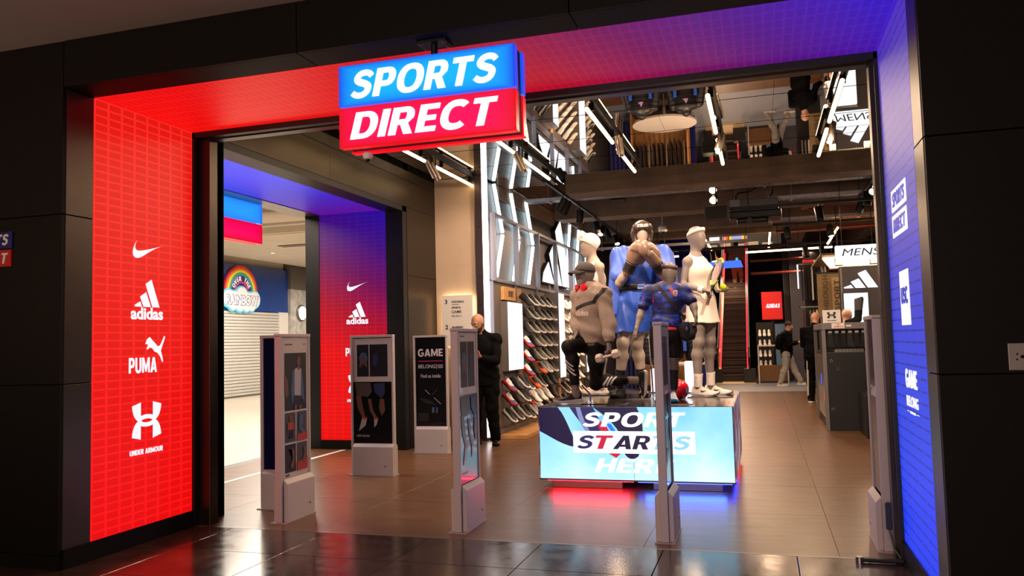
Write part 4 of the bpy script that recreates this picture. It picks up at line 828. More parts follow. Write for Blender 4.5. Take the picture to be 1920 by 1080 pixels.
ptext(t,T,1,'GAME',.235,1.205,.10,M_LPALE,w=.34,bold=.02); onface(t,T,1,[('print',R(.07,.40,1.145,1.153),mat('print_pink',(214,50,110),.4),1)]); ptext(t,T,1,'BELONG',.185,1.06,.045,M_LPALE,w=.23); ptext(t,T,1,'|',.315,1.05,.06,M_LPALE); ptext(t,T,1,'GAMING',.367,1.085,.018,M_LPALE,w=.075,bold=.01); ptext(t,T,1,'ARENA',.367,1.06,.018,M_LPALE,w=.075,bold=.01); ptext(t,T,1,'Find us inside',.235,.94,.045,M_LPALE,w=.27)
onface(t,T,1,[('print',[(.15,.79),(.16,.79),(.22,.73),(.21,.73)],M_PWHITE,1),('print',[(.27,.69),(.28,.69),(.37,.61),(.36,.61)],M_PWHITE,1),('print',[(.24,.72),(.25,.72),(.32,.79),(.31,.79)],M_PGREY,1),('print',[(.06,.69),(.2,.67),(.3,.6),(.16,.62)],M_PDARK,1),('print',R(.245,.275,.5,.57),M_PBLUE,1),('print',R(.30,.32,.5,.57),M_PBLUE,1),('print',R(.05,.2,.4,.5),M_PDARK,1)])
# ---------------------------------------------------------------- display plinth with wraparound screen
TB=thing('display_plinth','low display plinth with bright blue lettered screen front and coloured underglow','display',(-1.14,3.0,0))
TZ=.755
M_TOP=mat('plinth_top',(74,60,52),.16,.35,noise=.1,nscale=3); M_EDGE=mat('plinth_edge',(26,22,26),.3,.3)
BX(-1.96,-.32,2.06,4.0,.1,.72).build('core',M_EDGE,TB)
for a,b in ((-2.02,-1.42),(-1.42,-.82),(-.82,-.262)):
    for c,d in ((1.975,2.65),(2.65,3.35),(3.35,4.08)): BX(a+.0015,b-.0015,c+.0015,d-.0015,.72,TZ).build('top_panel',M_TOP,TB,bevel=.001)
BX(-2.02,-.262,1.975,2.06,.085,.10).box(-2.02,-1.96,2.06,4.08,.085,.10).box(-.32,-.262,2.06,4.08,.085,.10).build('bottom_rail',mat('rail_mauve',(92,76,80),.4,.5),TB)
M_PIC=mat('plinth_picture',(10,20,30),.2,spec=.5); n=NT(M_PIC); P=n.pos()
gx=n.math('MULTIPLY_ADD',P[0],.55,1.12); nz=n.noise(2.2,3); f=n.math('MULTIPLY_ADD',nz,.7,n.math('MULTIPLY_ADD',P[2],.55,-.18)); n.emit(n.ramp(f,[(.1,(222,250,255)),(.35,(172,234,255)),(.6,(128,208,250)),(.9,(70,160,240))]),1.15)
SF=BX(-2.008,-1.143,1.968,1.976,.10,.75).box(-1.139,-.272,1.968,1.976,.10,.75).build('screen',M_PIC,TB)
M_PSIDE=mat('plinth_side_picture',(10,12,20),.2); n=NT(M_PSIDE); n.emit(n.ramp(n.noise(5,4),[(.3,(20,16,40)),(.5,(70,50,90)),(.7,(180,190,220))]),.8)
BX(-.268,-.260,1.985,4.07,.10,.75).build('screen',M_PSIDE,TB); BX(-2.022,-2.014,1.985,4.07,.10,.75).build('screen',M_PSIDE,TB)
M_NAVY=glow('print_glow_navy',(22,16,60),1.); M_NAV2=glow('print_glow_indigo',(44,40,100),1.); M_GREYB=glow('print_glow_grey',(140,150,200),1.); M_MAG=glow('print_glow_red',(214,24,70),1.); M_BRT=glow('print_glow_blue',(40,130,240),1.); M_LBL=glow('print_glow_light',(150,222,255),1.05)
yf=1.968
def pic(pts,m,k,name='print'):
    mb=MB(); mb.prism(pts,(0,yf-.0004*k,0),(1,0,0),(0,0,1),-.0002); mb.f=[q[::-1] for q in mb.f]; mb.build(name,m,SF)
pic([(-2.008,.75)]+[(-1.83,.75)]+bez((-1.83,.75),(-1.75,.66),(-1.72,.52),(-1.66,.42),6)+[(-1.66,.385)]+bez((-1.66,.385),(-1.8,.40),(-1.9,.48),(-2.008,.53),6)+[(-2.008,.53)],M_NAVY,1)
pic([(-1.72,.75),(-1.50,.75)]+bez((-1.50,.75),(-1.42,.62),(-1.40,.5),(-1.34,.43),6)+[(-1.36,.40)]+bez((-1.36,.40),(-1.5,.45),(-1.62,.6),(-1.72,.75),6),M_NAV2,1)
pic([(-1.66,.75),(-1.62,.75)]+bez((-1.62,.75),(-1.58,.6),(-1.55,.54),(-1.47,.46),6)+[(-1.50,.45)]+bez((-1.50,.45),(-1.6,.55),(-1.63,.6),(-1.66,.75),6),M_GREYB,2)
pic([(-1.5,.75),(-1.10,.75)]+bez((-1.10,.75),(-1.02,.6),(-1.05,.4),(-1.10,.31),6)+bez((-1.10,.31),(-1.16,.26),(-1.2,.3),(-1.22,.33),5)+bez((-1.22,.33),(-1.22,.5),(-1.3,.62),(-1.5,.75),6),M_NAVY,1)
pic([(-1.47,.62),(-1.40,.62),(-1.34,.5),(-1.26,.33),(-1.30,.295),(-1.36,.33)],M_MAG,3); pic([(-1.38,.60),(-1.34,.60),(-1.18,.36),(-1.22,.34)],M_BRT,3)
pic(R(-1.691,-.596,.336,.534),glow('screen_white',(255,255,255),1.5),4)
M_WGL=glow('screen_white',(255,255,255),1.5)
lettering('lettering','SPORT',(-1.135,yf-.002,.572),(1,0,0),(0,0,1),M_WGL,SF,h=.132,w=.93,bold=.06,shear=.22)
lettering('lettering','HERE',(-1.14,yf-.002,.166),(1,0,0),(0,0,1),M_WGL,SF,h=.122,w=.72,bold=.06,shear=.22)
for ch,x,m in (('S',-1.575,M_NAV2),('T',-1.40,M_MAG),('A',-1.245,M_NAVY),('R',-1.07,M_NAVY),('T',-.885,M_LBL),('S',-.71,M_LBL)):
    lettering('lettering',ch,(x,yf-.0025,.374),(1,0,0),(0,0,1),m,SF,h=.122,w=.165,bold=.06,shear=.22)
for x0,x1 in ((-1.93,-1.27),(-.99,-.38)): BX(x0,x1,2.08,3.95,0,.07).build('foot',mat('plinth_foot',(120,108,108),.35,.6),TB,bevel=.004)
BX(-1.96,-1.16,2.03,2.05,.07,.085).box(-.30,-.285,3.1,4.0,.07,.085).build('red_light_strip',glow('strip_red',(255,10,40),10.),TB); BX(-1.12,-.30,2.03,2.05,.07,.085).box(-.30,-.285,2.06,3.08,.07,.085).build('blue_light_strip',glow('strip_blue',(24,60,255),12.),TB)
# ---------------------------------------------------------------- display figures
from mathutils.bvhtree import BVHTree
def decal(name,mb,targets,d,m,parent,off=.003,sub=0):
    """lay flat print on clothing: every vertex slides along d until it meets the cloth"""
    d=Vector(d).normalized(); trees=[]
    for t in targets:
        w=WPOS[t.name]; trees.append(BVHTree.FromPolygons([v.co+w for v in t.data.vertices],[tuple(p.vertices) for p in t.data.polygons]))
    if sub:
        bm=bmesh.new(); vs_=[bm.verts.new(p) for p in mb.v]
        for q in mb.f:
            try: bm.faces.new([vs_[i] for i in q])
            except ValueError: pass
        bmesh.ops.subdivide_edges(bm,edges=bm.edges[:],cuts=sub,use_grid_fill=True); bm.verts.index_update(); mb.v=[tuple(v.co) for v in bm.verts]; mb.f=[[v.index for v in f.verts] for f in bm.faces]; mb.mi=[0]*len(mb.f); bm.free()
    out=[]
    for p in mb.v:
        p=Vector(p); best=None
        for tr in trees:
            h=tr.ray_cast(p-d*.6,d,1.2)
            if h[0] is not None and (best is None or h[3]<best): best=h[3]
        out.append(tuple(p-d*.6+d*(best-off)) if best is not None else tuple(p))
    mb.v=out; return mb.build(name,m,parent)
def ribbon(pts,w,targets,d,off=.004,n=24):
    """strap lying on cloth along a polyline"""
    P=[Vector(p) for p in pts]; L_=[(b-a).length for a,b in zip(P[:-1],P[1:])]; T_=sum(L_); mb=MB(); prev=None
    d=Vector(d).normalized()
    def at_(s):
        for a,b,l in zip(P[:-1],P[1:],L_):
            if s<=l: return a.lerp(b,s/l),(b-a).normalized()
            s-=l
        return P[-1],(P[-1]-P[-2]).normalized()
    v=[]
    for i in range(n+1):
        p,t=at_(T_*i/n); s=t.cross(d).normalized()*w/2; v+= [p-s,p,p+s]
    f=[]
    for i in range(n):
        for k in (0,1): a=i*3+k; f.append((a,a+1,a+4,a+3))
    return mb.add(v,f)
M_MAN=mat('figure_grey',(136,122,113),.42,noise=.03); M_MAND=mat('figure_grey_shaded',(122,106,98),.42,noise=.03); M_MANW=mat('figure_grey_lit',(180,160,143),.42,noise=.03)  # one figure grey: darker copy paints cap shade, paler copy paints spotlight
M_ROD=mat('chrome_rod',(205,195,188),.18,1.); M_BASEPL=mat('base_glass',(64,54,48),.1,.6)
A=np.array; GF='display figures on the plinth'
def stand(p,x0,x1,y0,y1,rod=None):
    BX(x0,x1,y0,y1,TZ,TZ+.008).build('base_plate',M_BASEPL,p,bevel=.001)
    if rod:
        b=MB(); b.tube(rod,.009,8); r=Vector(rod[0]); b.cyl(r,r+Vector((0,0,.012)),.022,n=12); b.build('support_rod',M_ROD,p,smooth=True)
# --- kneeling figure
K=thing('display_figure','kneeling display figure in beige hoodie and black leggings at left front of the plinth','mannequin',(-1.6,2.5,TZ),GF)
pel,nk=(-1.594,2.55,1.372),(-1.612,2.53,1.885); shN,shF=A((-1.452,2.40,1.795)),A((-1.742,2.66,1.80)); sd=shN-shF; fw=_unit((-.74,-.67,0))
hd=(-1.648,2.49,2.005); elN,wrN=(-1.386,2.32,1.492),(-1.388,2.27,1.331); elF,wrF=(-1.765,2.60,1.55),(-1.73,2.43,1.43)
hpF,knF,anF=(-1.66,2.60,1.345),(-1.785,2.30,1.300),(-1.735,2.33,.885); hpB,knB,anB=(-1.55,2.50,1.33),(-1.588,2.60,.934),(-1.295,2.87,.944)
B=Body(); egg_head(B,hd,fw,1.0,nk); torso(B,pel,nk,sd,sd,.96,female=True); yoke(B,nk,shN,shF,.95)
for a in ((shN,elN,wrN),(shF,elF,wrF)): arm(B,*a,.93)
leg(B,hpF,knF,anF,.92,knee_dir=fw); leg(B,hpB,knB,anB,.92,knee_dir=(0,0,-1)); B.cone(anF,A(anF)+A((0,0,-.07)),.034,.026); B.cone(anB,A(anB)+A((.06,.03,.0)),.034,.026)
hand(B,wrN,(.06,-.1,-1),(-.75,.2,0),.92,curl=1.0,side=1); hand(B,wrF,(-.3,-.5,-.6),(.6,.5,0),.92,curl=.6,side=-1); B.build('body',M_MAND,K,res=.0065)
H_=Body(); torso(H_,(-1.594,2.55,1.385),nk,sd,sd,.98,female=True,grow=.034,k=.06); yoke(H_,nk,shN,shF,.95,grow=.028)
for s_,e_,w_ in ((shN,elN,wrN),(shF,elF,wrF)): H_.ball(s_,.082,.05); H_.cone(s_,e_,.078,.066,.04); H_.cone(e_,lerp(e_,w_,.62),.066,.058,.03); H_.cone(lerp(e_,w_,.62),lerp(e_,w_,.80),.05,.048,.006)
H_.cone(lerp(nk,hd,-.08),lerp(nk,hd,.22),.088,.082,.03); H_.ell(lerp(nk,hd,.02)-fw*.06,.105,.075,.06,(_unit(sd),fw,(0,0,1)),.03)
H_.cone(A(nk)-sd*.32+fw*.03+A((0,0,-.02)),A(nk)+fw*.1+A((0,0,-.09)),.036,.03,.02); H_.cone(A(nk)+sd*.32+fw*.03+A((0,0,-.02)),A(nk)+fw*.1+A((0,0,-.09)),.036,.03,.02)
H_.cutcone(lerp(nk,hd,.05),lerp(nk,hd,.5),.066,.075); H_.cut((0,0,1.335),(0,0,-1)); H_.wrinkle(.006,(14,9,38)); HOOD=H_.build('hoodie',mat('hoodie_beige',(146,126,112),.85,noise=.1,nscale=60),K,res=.0075)
HB=Body(); torso(HB,(-1.594,2.55,1.385),nk,sd,sd,.98,female=True,grow=.026,k=.06); HB.cut((0,0,1.355),(0,0,1)); HB.cut((0,0,1.305),(0,0,-1)); HB.build('hem_band',mat('hoodie_rib',(134,114,100),.9),HOOD,res=.0075)
Gs=Body(); Gs.slab((-1.594,2.55,1.33),(-1.594,2.55,1.44),.165,.115,.16,.112,sd,.05)
for h_,k_,a_ in ((hpF,knF,anF),(hpB,knB,anB)):
    kd=fw if h_ is hpF else (0,0,-1); e_=lerp(k_,a_,.80)
    leg(Gs,h_,k_,a_,.92,.04,.008,kd); Gs.cut(e_,A(a_)-A(k_)) if False else None
Gs.cutball(lerp(knF,anF,1.06),.085); Gs.cutball(lerp(knB,anB,1.06),.085); Gs.wrinkle(.003,(30,22,40)); LEG=Gs.build('leggings',mat('legging_black',(17,14,14),.6,spec=.2),K,res=.007)
M_STR=mat('stripe_white',(220,212,204),.5)
for k_,a_,dr in ((knF,anF,(.55,1,-.1)),(knB,anB,(.1,1,-.1))):
    for i in range(3):
        c=A(lerp(k_,a_,.36+.10*i)); ax=_unit(A(a_)-A(k_)); sdv=_unit(np.cross(ax,_unit(dr))); mb=ribbon([c-sdv*.045-ax*.045,c+sdv*.045+ax*.045],.014,[LEG],dr,n=10); decal('stripe',mb,[LEG],dr,M_STR,LEG,.0025)
b=MB(); put_text(b,'adidas',(-1.787,2.293,1.60),(.69,-.72,0),(0,0,1),h=.058,w=.165,bold=.04)
decal('lettering',b,[HOOD],(.68,.73,0),mat('hoodie_print',(204,186,172),.8),HOOD,.002)
mb=ribbon([(-1.40,2.36,1.86),(-1.50,2.25,1.80),(-1.62,2.25,1.735),(-1.78,2.40,1.672)],.032,[HOOD],(.6,.8,0),n=30); decal('strap',mb,[HOOD],(.6,.8,0),mat('strap_black',(16,14,15),.6),K,.005)
cp=Body(); up_=A((0,0,1.)); cp.ell(A(hd)+up_*.045-fw*.012,.094,.112,.09,(_unit(sd),fw,up_),.02); cp.cut(A(hd)+up_*.035,(fw*.12-up_)); cp.build('cap',mat('cap_grey',(62,52,48),.8),K,res=.006)
br=MB(); sdu=_unit(sd)
br.grid(lambda u,v:tuple(A(hd)+up_*(.046-.030*v*v-.022*(2*u-1)**2)+sdu*(.088*(2*u-1)*(1-.25*v*v))+fw*(.075*(1-.35*(2*u-1)**2)+.105*v*(1-.55*(2*u-1)**2))),14,6); o=br.build('cap_brim',mat('cap_grey',(62,52,48)),K,smooth=True); md=o.modifiers.new('s','SOLIDIFY'); md.thickness=.006
hp=MB(); cN=A(nk)+up_*.055
hp.tube([tuple(cN+sdu*(.088*math.cos(t))-fw*(.085*math.sin(t))-up_*(.02+.03*abs(math.cos(t)))+fw*.04) for t in [PI*i/16 for i in range(17)]],.009,8)
HPH=thing('headphones','red headphones round the neck of the kneeling display figure','headphones',tuple(cN)); M_HPR=mat('headphone_red',(222,24,38),.25,coat=.5)
hp.build('headband',M_HPR,HPH,smooth=True)
for s_ in (1,-1):
    c=cN+sdu*.055*s_+fw*.100-up_*.062; ax=_unit(fw*.9+sdu*.3*s_); MB().lathe([(.0,-.022),(.03,-.022),(.038,-.014),(.04,.004),(.034,.018),(.018,.022),(0,.022)],c,20,ax).build('ear_cup',M_HPR,HPH,smooth=True)
b=MB(); b.cyl(lerp(elN,wrN,.80),lerp(elN,wrN,1.02),.037,.034,16); b.build('wristband',mat('strap_black',(16,14,15)),K,smooth=True)
worn_shoe(K,(-1.70,2.385,TZ+.008),(-.75,-.62,0),M_SBLK,M_SOLEW,mat('lace_black',(18,18,18),.7),.285,stripes=mat('shoe_stripe',(70,66,64),.5),boot=.02)
worn_shoe(K,(-1.118,2.93,1.025),(-.14,.16,-.97),M_SBLK,M_SOLEW,mat('lace_black',(18,18,18)),.27,up=(-1,-.35,.1),stripes=mat('shoe_stripe',(70,66,64)))
for a_,b_ in ((anF,(-1.738,2.335,.82)),(lerp(knB,anB,.97),(-1.215,2.90,.94))): MB().cyl(a_,b_,.042,.04,16).build('sock',mat('sock_grey',(150,136,128),.9),K,smooth=True)
stand(K,-1.66,-1.24,2.20,2.62,[(-1.60,2.36,TZ),(-1.60,2.36,.84),(-1.68,2.35,.93)])
DBt=thing('dumbbell','pale hexagonal dumbbell held by the kneeling display figure','dumbbell',(-1.39,2.24,1.19),None); M_DB=mat('dumbbell_pale',(196,178,164),.5); dv=_unit((.17,-.05,.04)); c=A((-1.392,2.225,1.205))
for s_ in (1,-1): MB().lathe([(.0,-.034),(.036,-.034),(.046,-.022),(.046,.022),(.036,.034),(0,.034)],c+dv*.088*s_,6,dv).build('head',M_DB,DBt)
MB().cyl(c-dv*.06,c+dv*.06,.013,n=10).build('grip',M_DB,DBt,smooth=True)
# --- boxer
X_=thing('display_figure','boxer display figure in blue satin with raised gloves at the plinth back','mannequin',(-1.2,3.15,TZ),GF)
pel,nk=(-1.222,3.10,1.775),(-1.165,3.10,2.315); shL,shR=A((-1.384,3.12,2.235)),A((-.955,3.12,2.225)); sd=shR-shL; hd=A((-1.145,3.06,2.455)); fw=_unit((.22,-.97,-.05))
elL,wrL,elR,wrR=(-1.372,2.93,1.945),(-1.245,2.80,2.085),(-.90,2.96,1.975),(-.952,2.80,2.07); arms=((shL,elL,wrL),(shR,elR,wrR)); legs=(((-1.305,3.10,1.735),(-1.375,3.02,1.325),(-1.435,3.06,.86)),((-1.15,3.12,1.735),(-1.262,3.22,1.32),(-1.235,3.36,.87)))
B=Body(); egg_head(B,hd,fw,1.02,nk); torso(B,pel,nk,sd,sd,1.06); yoke(B,nk,shL,shR,1.1)
for a in arms: arm(B,*a,1.12)
for l in legs: leg(B,*l,1.08,knee_dir=(0,-1,0))
[B.cone(l[2],A(l[2])+A((0,0,-.05)),.036,.026) for l in legs]; B.build('body',M_MANW,X_,res=.0075)
M_SATIN=mat('blue_satin',(44,84,186),.42,spec=.5,noise=.12,nscale=6); M_SATIN2=mat('blue_satin_light',(70,104,206),.45,spec=.5,noise=.1,nscale=8)
V=Body(); torso(V,pel,nk,sd,sd,1.06,grow=.016); V.slab((-1.165,3.10,2.15),(-1.165,3.1,2.22),.16,.11,.12,.08,sd,.05); V.cut((0,0,1.88),(0,0,-1)); V.cutball(A(nk)+A((0,-.06,.06)),.11); V.wrinkle(.005,(26,8,20)); V.build('vest',M_SATIN,X_,res=.008)
S_=Body(); S_.slab((-1.215,3.1,1.89),(-1.225,3.1,1.74),.172,.135,.185,.145,sd,.03)
for h_,k_,a_ in legs: S_.slab(h_,lerp(h_,k_,.80),.118,.125,.118,.13,(1,0,0),.03)
S_.cut((0,0,1.43),(0,0,-1)); S_.cutcone(lerp(*legs[0][:2],.7),lerp(*legs[0][:2],1.1),.09,.1); S_.cutcone(lerp(*legs[1][:2],.7),lerp(*legs[1][:2],1.1),.09,.1); S_.wrinkle(.008,(38,16,9)); S_.build('shorts',M_SATIN,X_,res=.008)
bl=MB(); bl.grid(lambda u,v:(-1.222+.192*math.cos(2*PI*u),3.10+.158*math.sin(2*PI*u),1.865+.062*v),32,1,True); o=bl.build('belt',mat('belt_black',(20,18,20),.5),X_,smooth=True); md=o.modifiers.new('s','SOLIDIFY'); md.thickness=.008
BX(-1.19,-1.115,2.926,2.945,1.872,1.920).build('belt_badge',mat('badge_blue',(120,150,214),.4),X_); lettering('lettering','EVERLAST',(-1.152,2.926,1.892),(1,0,0),(0,0,1),mat('ink_navy',(24,28,70),.5),X_,w=.066,h=.014,bold=.03)
# robe draped over both shoulders
def robe(side,sh,el):
    R_=Body(); sh=A(sh); R_.cone(A(nk)-A((0,0,.02))+A((side*.05,0,0)),sh,.060,.092,.03); R_.ball(sh,.098,.04); R_.cone(sh,lerp(sh,el,.72),.096,.098,.04)
    o=A((side*.055,.05,0)); zb=1.615 if side<0 else 1.75
    R_.slab(sh+o-A((0,0,.02)),(sh[0]+o[0]+side*.025,sh[1]+o[1],zb),.075,.085,.095,.10,(1,0,0),.05); R_.slab(sh+A((-side*.06,.085,.0)),(sh[0]-side*.05,sh[1]+.13,zb+.03),.07,.03,.10,.03,(1,0,0),.04)
    R_.cut((0,0,zb),(0,0,-1)); R_.wrinkle(.009,(52,26,6),side); R_.build('robe',M_SATIN2,X_,res=.0085)
robe(-1,shL,elL); robe(1,shR,elR)
M_GEAR=mat('headgear_brown',(58,43,35),.38,coat=.2); M_GLOVE=mat('glove_tan',(150,120,102),.32,coat=.25); M_GEAR=mat('headgear_brown',(58,43,35),.38,coat=.2)
def glove(wr,tip,palm,txt):
    wr,tip=A(wr),A(tip); d=_unit(tip-wr); lt=_unit(np.cross(d,palm)); pm=_unit(np.cross(lt,d)); G=Body()
    G.cone(wr-d*.04,wr+d*.07,.056,.058,.02); G.ell(wr+d*.165,.100,.128,.082,(lt,d,pm),.03); G.ell(wr+d*.245+pm*.03,.094,.082,.074,(lt,d,pm),.035); G.cone(wr+d*.10+lt*.082+pm*.02,wr+d*.215+lt*.092+pm*.05,.036,.033,.008)
    o=G.build('boxing_glove',M_GLOVE,X_,res=.006); MB().cyl(wr-d*.03,wr+d*.045,.0595,.0615,20).build('glove_strap',mat('belt_black',(20,18,20)),o,smooth=True)
    MB().tube([tuple(wr+d*.062+lt*.0655*math.cos(a_)+pm*.0655*math.sin(a_)) for a_ in [2*PI*i_/20 for i_ in range(21)]],.006,6).build('piping',M_GEAR,o,smooth=True); MB().cyl(wr-d*.052,wr-d*.03,.061,.0605,20).build('cuff_edge',M_GEAR,o,smooth=True)
    b=MB(); t=_unit(txt); put_text(b,'EVERLAST',tuple(wr+d*.15),tuple(t),tuple(_unit(np.cross((0,1,0),-t) if False else d-t*(t@d))),w=.088,h=.026,bold=.03); decal('lettering',b,[o],(0.05,1,-.1),mat('ink_brown',(60,44,38),.5),o,.0015)
    b=MB(); cc=A(wr+d*.125); b.prism([(-.012,.012),(0,0),(.012,.012),(.010,.014),(0,.004),(-.010,.014)],tuple(cc+t*.0),tuple(t),tuple(_unit(d-t*(t@d))),.001); decal('logo',b,[o],(0.05,1,-.1),mat('ink_brown',(60,44,38)),o,.0015)
glove(wrL,(-1.150,2.755,2.25),(.5,-.4,-.1),(.93,0,-.36)); glove(wrR,(-1.01,2.72,2.20),(-.5,-.4,0),(.75,0,.66))
hg=Body(); lt=_unit(np.cross(fw,(0,0,1))); hg.ell(hd+up_*.02-fw*.008,.104,.122,.125,(lt,fw,up_),.02); hg.cone(hd-lt*.082-up_*.0+fw*.02,hd-lt*.068-up_*.085+fw*.045,.034,.030,.03); hg.cone(hd+lt*.082-up_*.0+fw*.02,hd+lt*.068-up_*.085+fw*.045,.034,.030,.03)
hg.cone(hd-lt*.055+fw*.085+up_*.060,hd+lt*.055+fw*.085+up_*.060,.046,.046,.03); hg.cutcone(hd+fw*.115-up_*.028,hd+fw*.115-up_*.13,.076,.070); hg.cutcone(hd-up_*.12+fw*.03,hd-up_*.2,.075,.09); hg.cutcone(hd+up_*.1,hd+up_*.2,.055,.06); HG=hg.build('headgear',M_GEAR,X_,res=.006)
MB().sphere(hd+up_*.068-fw*.01,.085,20,12,(1,1.1,.85)).build('crown_pad',M_MANW,HG,smooth=True)
b=MB(); put_text(b,'EVERLAST',tuple(hd+fw*.15+up_*.060),tuple(-lt if -lt[0]>0 else lt),(0,0,1),w=.105,h=.032,bold=.05); decal('lettering',b,[HG],tuple(-fw),mat('headgear_print',(240,232,220),.5),HG,.002)
b=MB(); b.prism([(-.022,.010),(0,-.006),(.022,.010),(0,.004)],tuple(hd+fw*.15+up_*.042),tuple(-lt if -lt[0]>0 else lt),(0,0,1),.001); decal('logo',b,[HG],tuple(-fw),mat('gold_print',(222,170,40),.4),HG,.002)
for l in legs: MB().tube([lerp(l[1],l[2],.60),lerp(l[1],l[2],.8),lerp(l[1],l[2],1.02)],[.056,.049,.043],14).build('sock',mat('strap_black',(16,14,15)),X_,smooth=True)
worn_shoe(X_,(-1.405,3.14,TZ+.008),(-.25,-1,0),M_SBLK,M_SOLEK,mat('lace_black',(18,18,18)),.29,boot=.06); worn_shoe(X_,(-1.24,3.44,TZ+.008),(.15,-1,0),mat('shoe_cherry',(190,34,34),.35),M_SOLEK,None,.29,boot=.05)
stand(X_,-1.52,-1.10,2.86,3.52,[(-1.13,3.38,TZ),(-1.145,3.36,1.4)])
# --- child in football kit
Cc=thing('display_figure','child display figure in navy football shirt with bag strap at the plinth front','mannequin',(-.85,2.32,TZ),GF)
pel,nk=(-.853,2.31,1.470),(-.812,2.30,1.865); shL,shR=A((-1.0,2.31,1.81)),A((-.668,2.32,1.798)); sd=shR-shL; hd=A((-.794,2.285,1.962)); fw=_unit((-.02,-.98,-.12)); lt=_unit(np.cross(fw,up_))
arms=((shL,(-1.07,2.30,1.62),(-1.112,2.235,1.462)),(shR,(-.592,2.30,1.668),(-.570,2.235,1.560))); legs=(((-.92,2.31,1.43),(-.915,2.26,1.14),(-.928,2.33,.87)),((-.79,2.32,1.43),(-.797,2.36,1.17),(-.812,2.43,.885)))
B=Body(); egg_head(B,hd,fw,.88,nk); torso(B,pel,nk,sd,sd,.80); yoke(B,nk,shL,shR,.85)
for a in arms: arm(B,*a,.80)
for l in legs: leg(B,*l,.80,knee_dir=(0,-1,0))
hand(B,arms[0][2],(-.28,-.15,-1),(.6,.5,0),.80,curl=.35,side=-1); hand(B,arms[1][2],(.08,-.2,-1),(-.9,.3,0),.80,curl=.55,side=1)
[B.cone(l[2],A(l[2])+A((0,0,-.05)),.028,.022) for l in legs]; B.build('body',M_MAN,Cc,res=.006)
M_KIT=mat('football_kit',(30,40,110),.5); n=NT(M_KIT); c0=n.ramp(n.noise(7,4,stretch=(1,1,2.4)),[(.30,(10,12,44)),(.46,(20,28,92)),(.58,(40,68,176)),(.72,(14,18,66))]); rd=n.math('GREATER_THAN',n.noise(9,5,stretch=(2.4,1,.7)),.64); n.base(n.mix(rd,c0,L((206,36,60))))
Sh=Body(); torso(Sh,pel,nk,sd,sd,.80,grow=.020,k=.04); yoke(Sh,nk,shL,shR,.85,grow=.012)
for s_,e_,w_ in arms: Sh.ball(s_,.056,.03); Sh.cone(s_,lerp(s_,e_,.70),.054,.058,.03)
Sh.cut((0,0,1.462),(0,0,-1)); Sh.cutball(lerp(nk,hd,.2),.052); Sh.wrinkle(.0035,(10,12,46)); SHT=Sh.build('football_shirt',M_KIT,Cc,res=.0065)
Hm=Body(); Hm.slab((-.853,2.31,1.46),(-.853,2.31,1.44),.140,.106,.142,.108,sd); Hm.cut((0,0,1.468),(0,0,1)); Hm.cut((0,0,1.434),(0,0,-1)); Hm.build('red_hem',mat('hem_red',(214,44,46),.6),SHT,res=.0065)
Ss=Body(); Ss.slab((-.853,2.31,1.45),(-.853,2.31,1.39),.132,.10,.138,.104,sd,.03)
for h_,k_,a_ in legs: Ss.slab(h_,lerp(h_,k_,.92),.085,.09,.078,.086,(1,0,0),.02)
Ss.cut((0,0,1.18),(0,0,-1)); Ss.wrinkle(.004,(30,12,16)); Ss.build('shorts',mat('legging_black',(20,17,17)),Cc,res=.007)
b=MB(); b.prism([(-.5,.6),(0,.66),(.5,.6),(.5,-.1),(0,-.62),(-.5,-.1)],(-.742,2.1,1.77),(.040,0,0),(0,0,.052),.001); decal('crest',b,[SHT],(0,1,0),mat('crest_white',(226,220,226),.5),SHT,.002)
b=MB(); [b.prism(E_(-.742,1.778-.018*i,.012,.0055),(0,2.1,0),(1,0,0),(0,0,1),.001) for i in range(3)]; decal('crest_lion',b,[SHT],(0,1,0),mat('crest_red',(206,44,60),.5),SHT,.003)
b=MB(); b.prism([(p[0]-.5,p[1]-.42) for p in SWOOSH],(-.868,2.1,1.792),(.058,0,0),(0,0,.05),.001); decal('logo',b,[SHT],(0,1,0),mat('crest_white',(226,220,226)),SHT,.002)
mb=ribbon([(-.915,2.3,1.872),(-.86,2.2,1.80),(-.74,2.2,1.64),(-.655,2.25,1.52)],.030,[SHT],(0,1,0),n=30); decal('strap',mb,[SHT],(0,1,0),mat('strap_brown',(36,28,26),.6),Cc,.005)
hb=MB(); hb.grid(lambda u,v:tuple(hd+up_*(.052+.030*v+.012*math.cos(2*PI*u))+lt*((.079-.006*v)*math.cos(2*PI*u))+fw*((.090-.008*v)*math.sin(2*PI*u)-.012)),32,1,True); o=hb.build('headband',mat('headband_brown',(70,52,46),.7),Cc,smooth=True); md=o.modifiers.new('s','SOLIDIFY'); md.thickness=.007
MB().tube([lerp(*legs[1][1:],.35),lerp(*legs[1][1:],.7),lerp(*legs[1][1:],1.02)],[.047,.043,.036],14).build('sock',mat('strap_black',(16,14,15)),Cc,smooth=True); MB().tube([lerp(*legs[0][1:],.35),lerp(*legs[0][1:],.7),lerp(*legs[0][1:],1.02)],[.047,.043,.036],14).build('sock',mat('strap_black',(16,14,15)),Cc,smooth=True)
M_BOOTW=mat('boot_pale_blue',(196,214,232),.4); worn_shoe(Cc,(-.925,2.40,TZ+.008),(.02,-1,0),M_BOOTW,mat('boot_sole_blue',(70,160,210),.4),M_SOLEW,.235); worn_shoe(Cc,(-.818,2.44,TZ+.008),(.08,-1,0),M_BOOTW,mat('boot_sole_blue',(70,160,210)),M_SOLEW,.235)
stand(Cc,-.98,-.62,2.16,2.54)
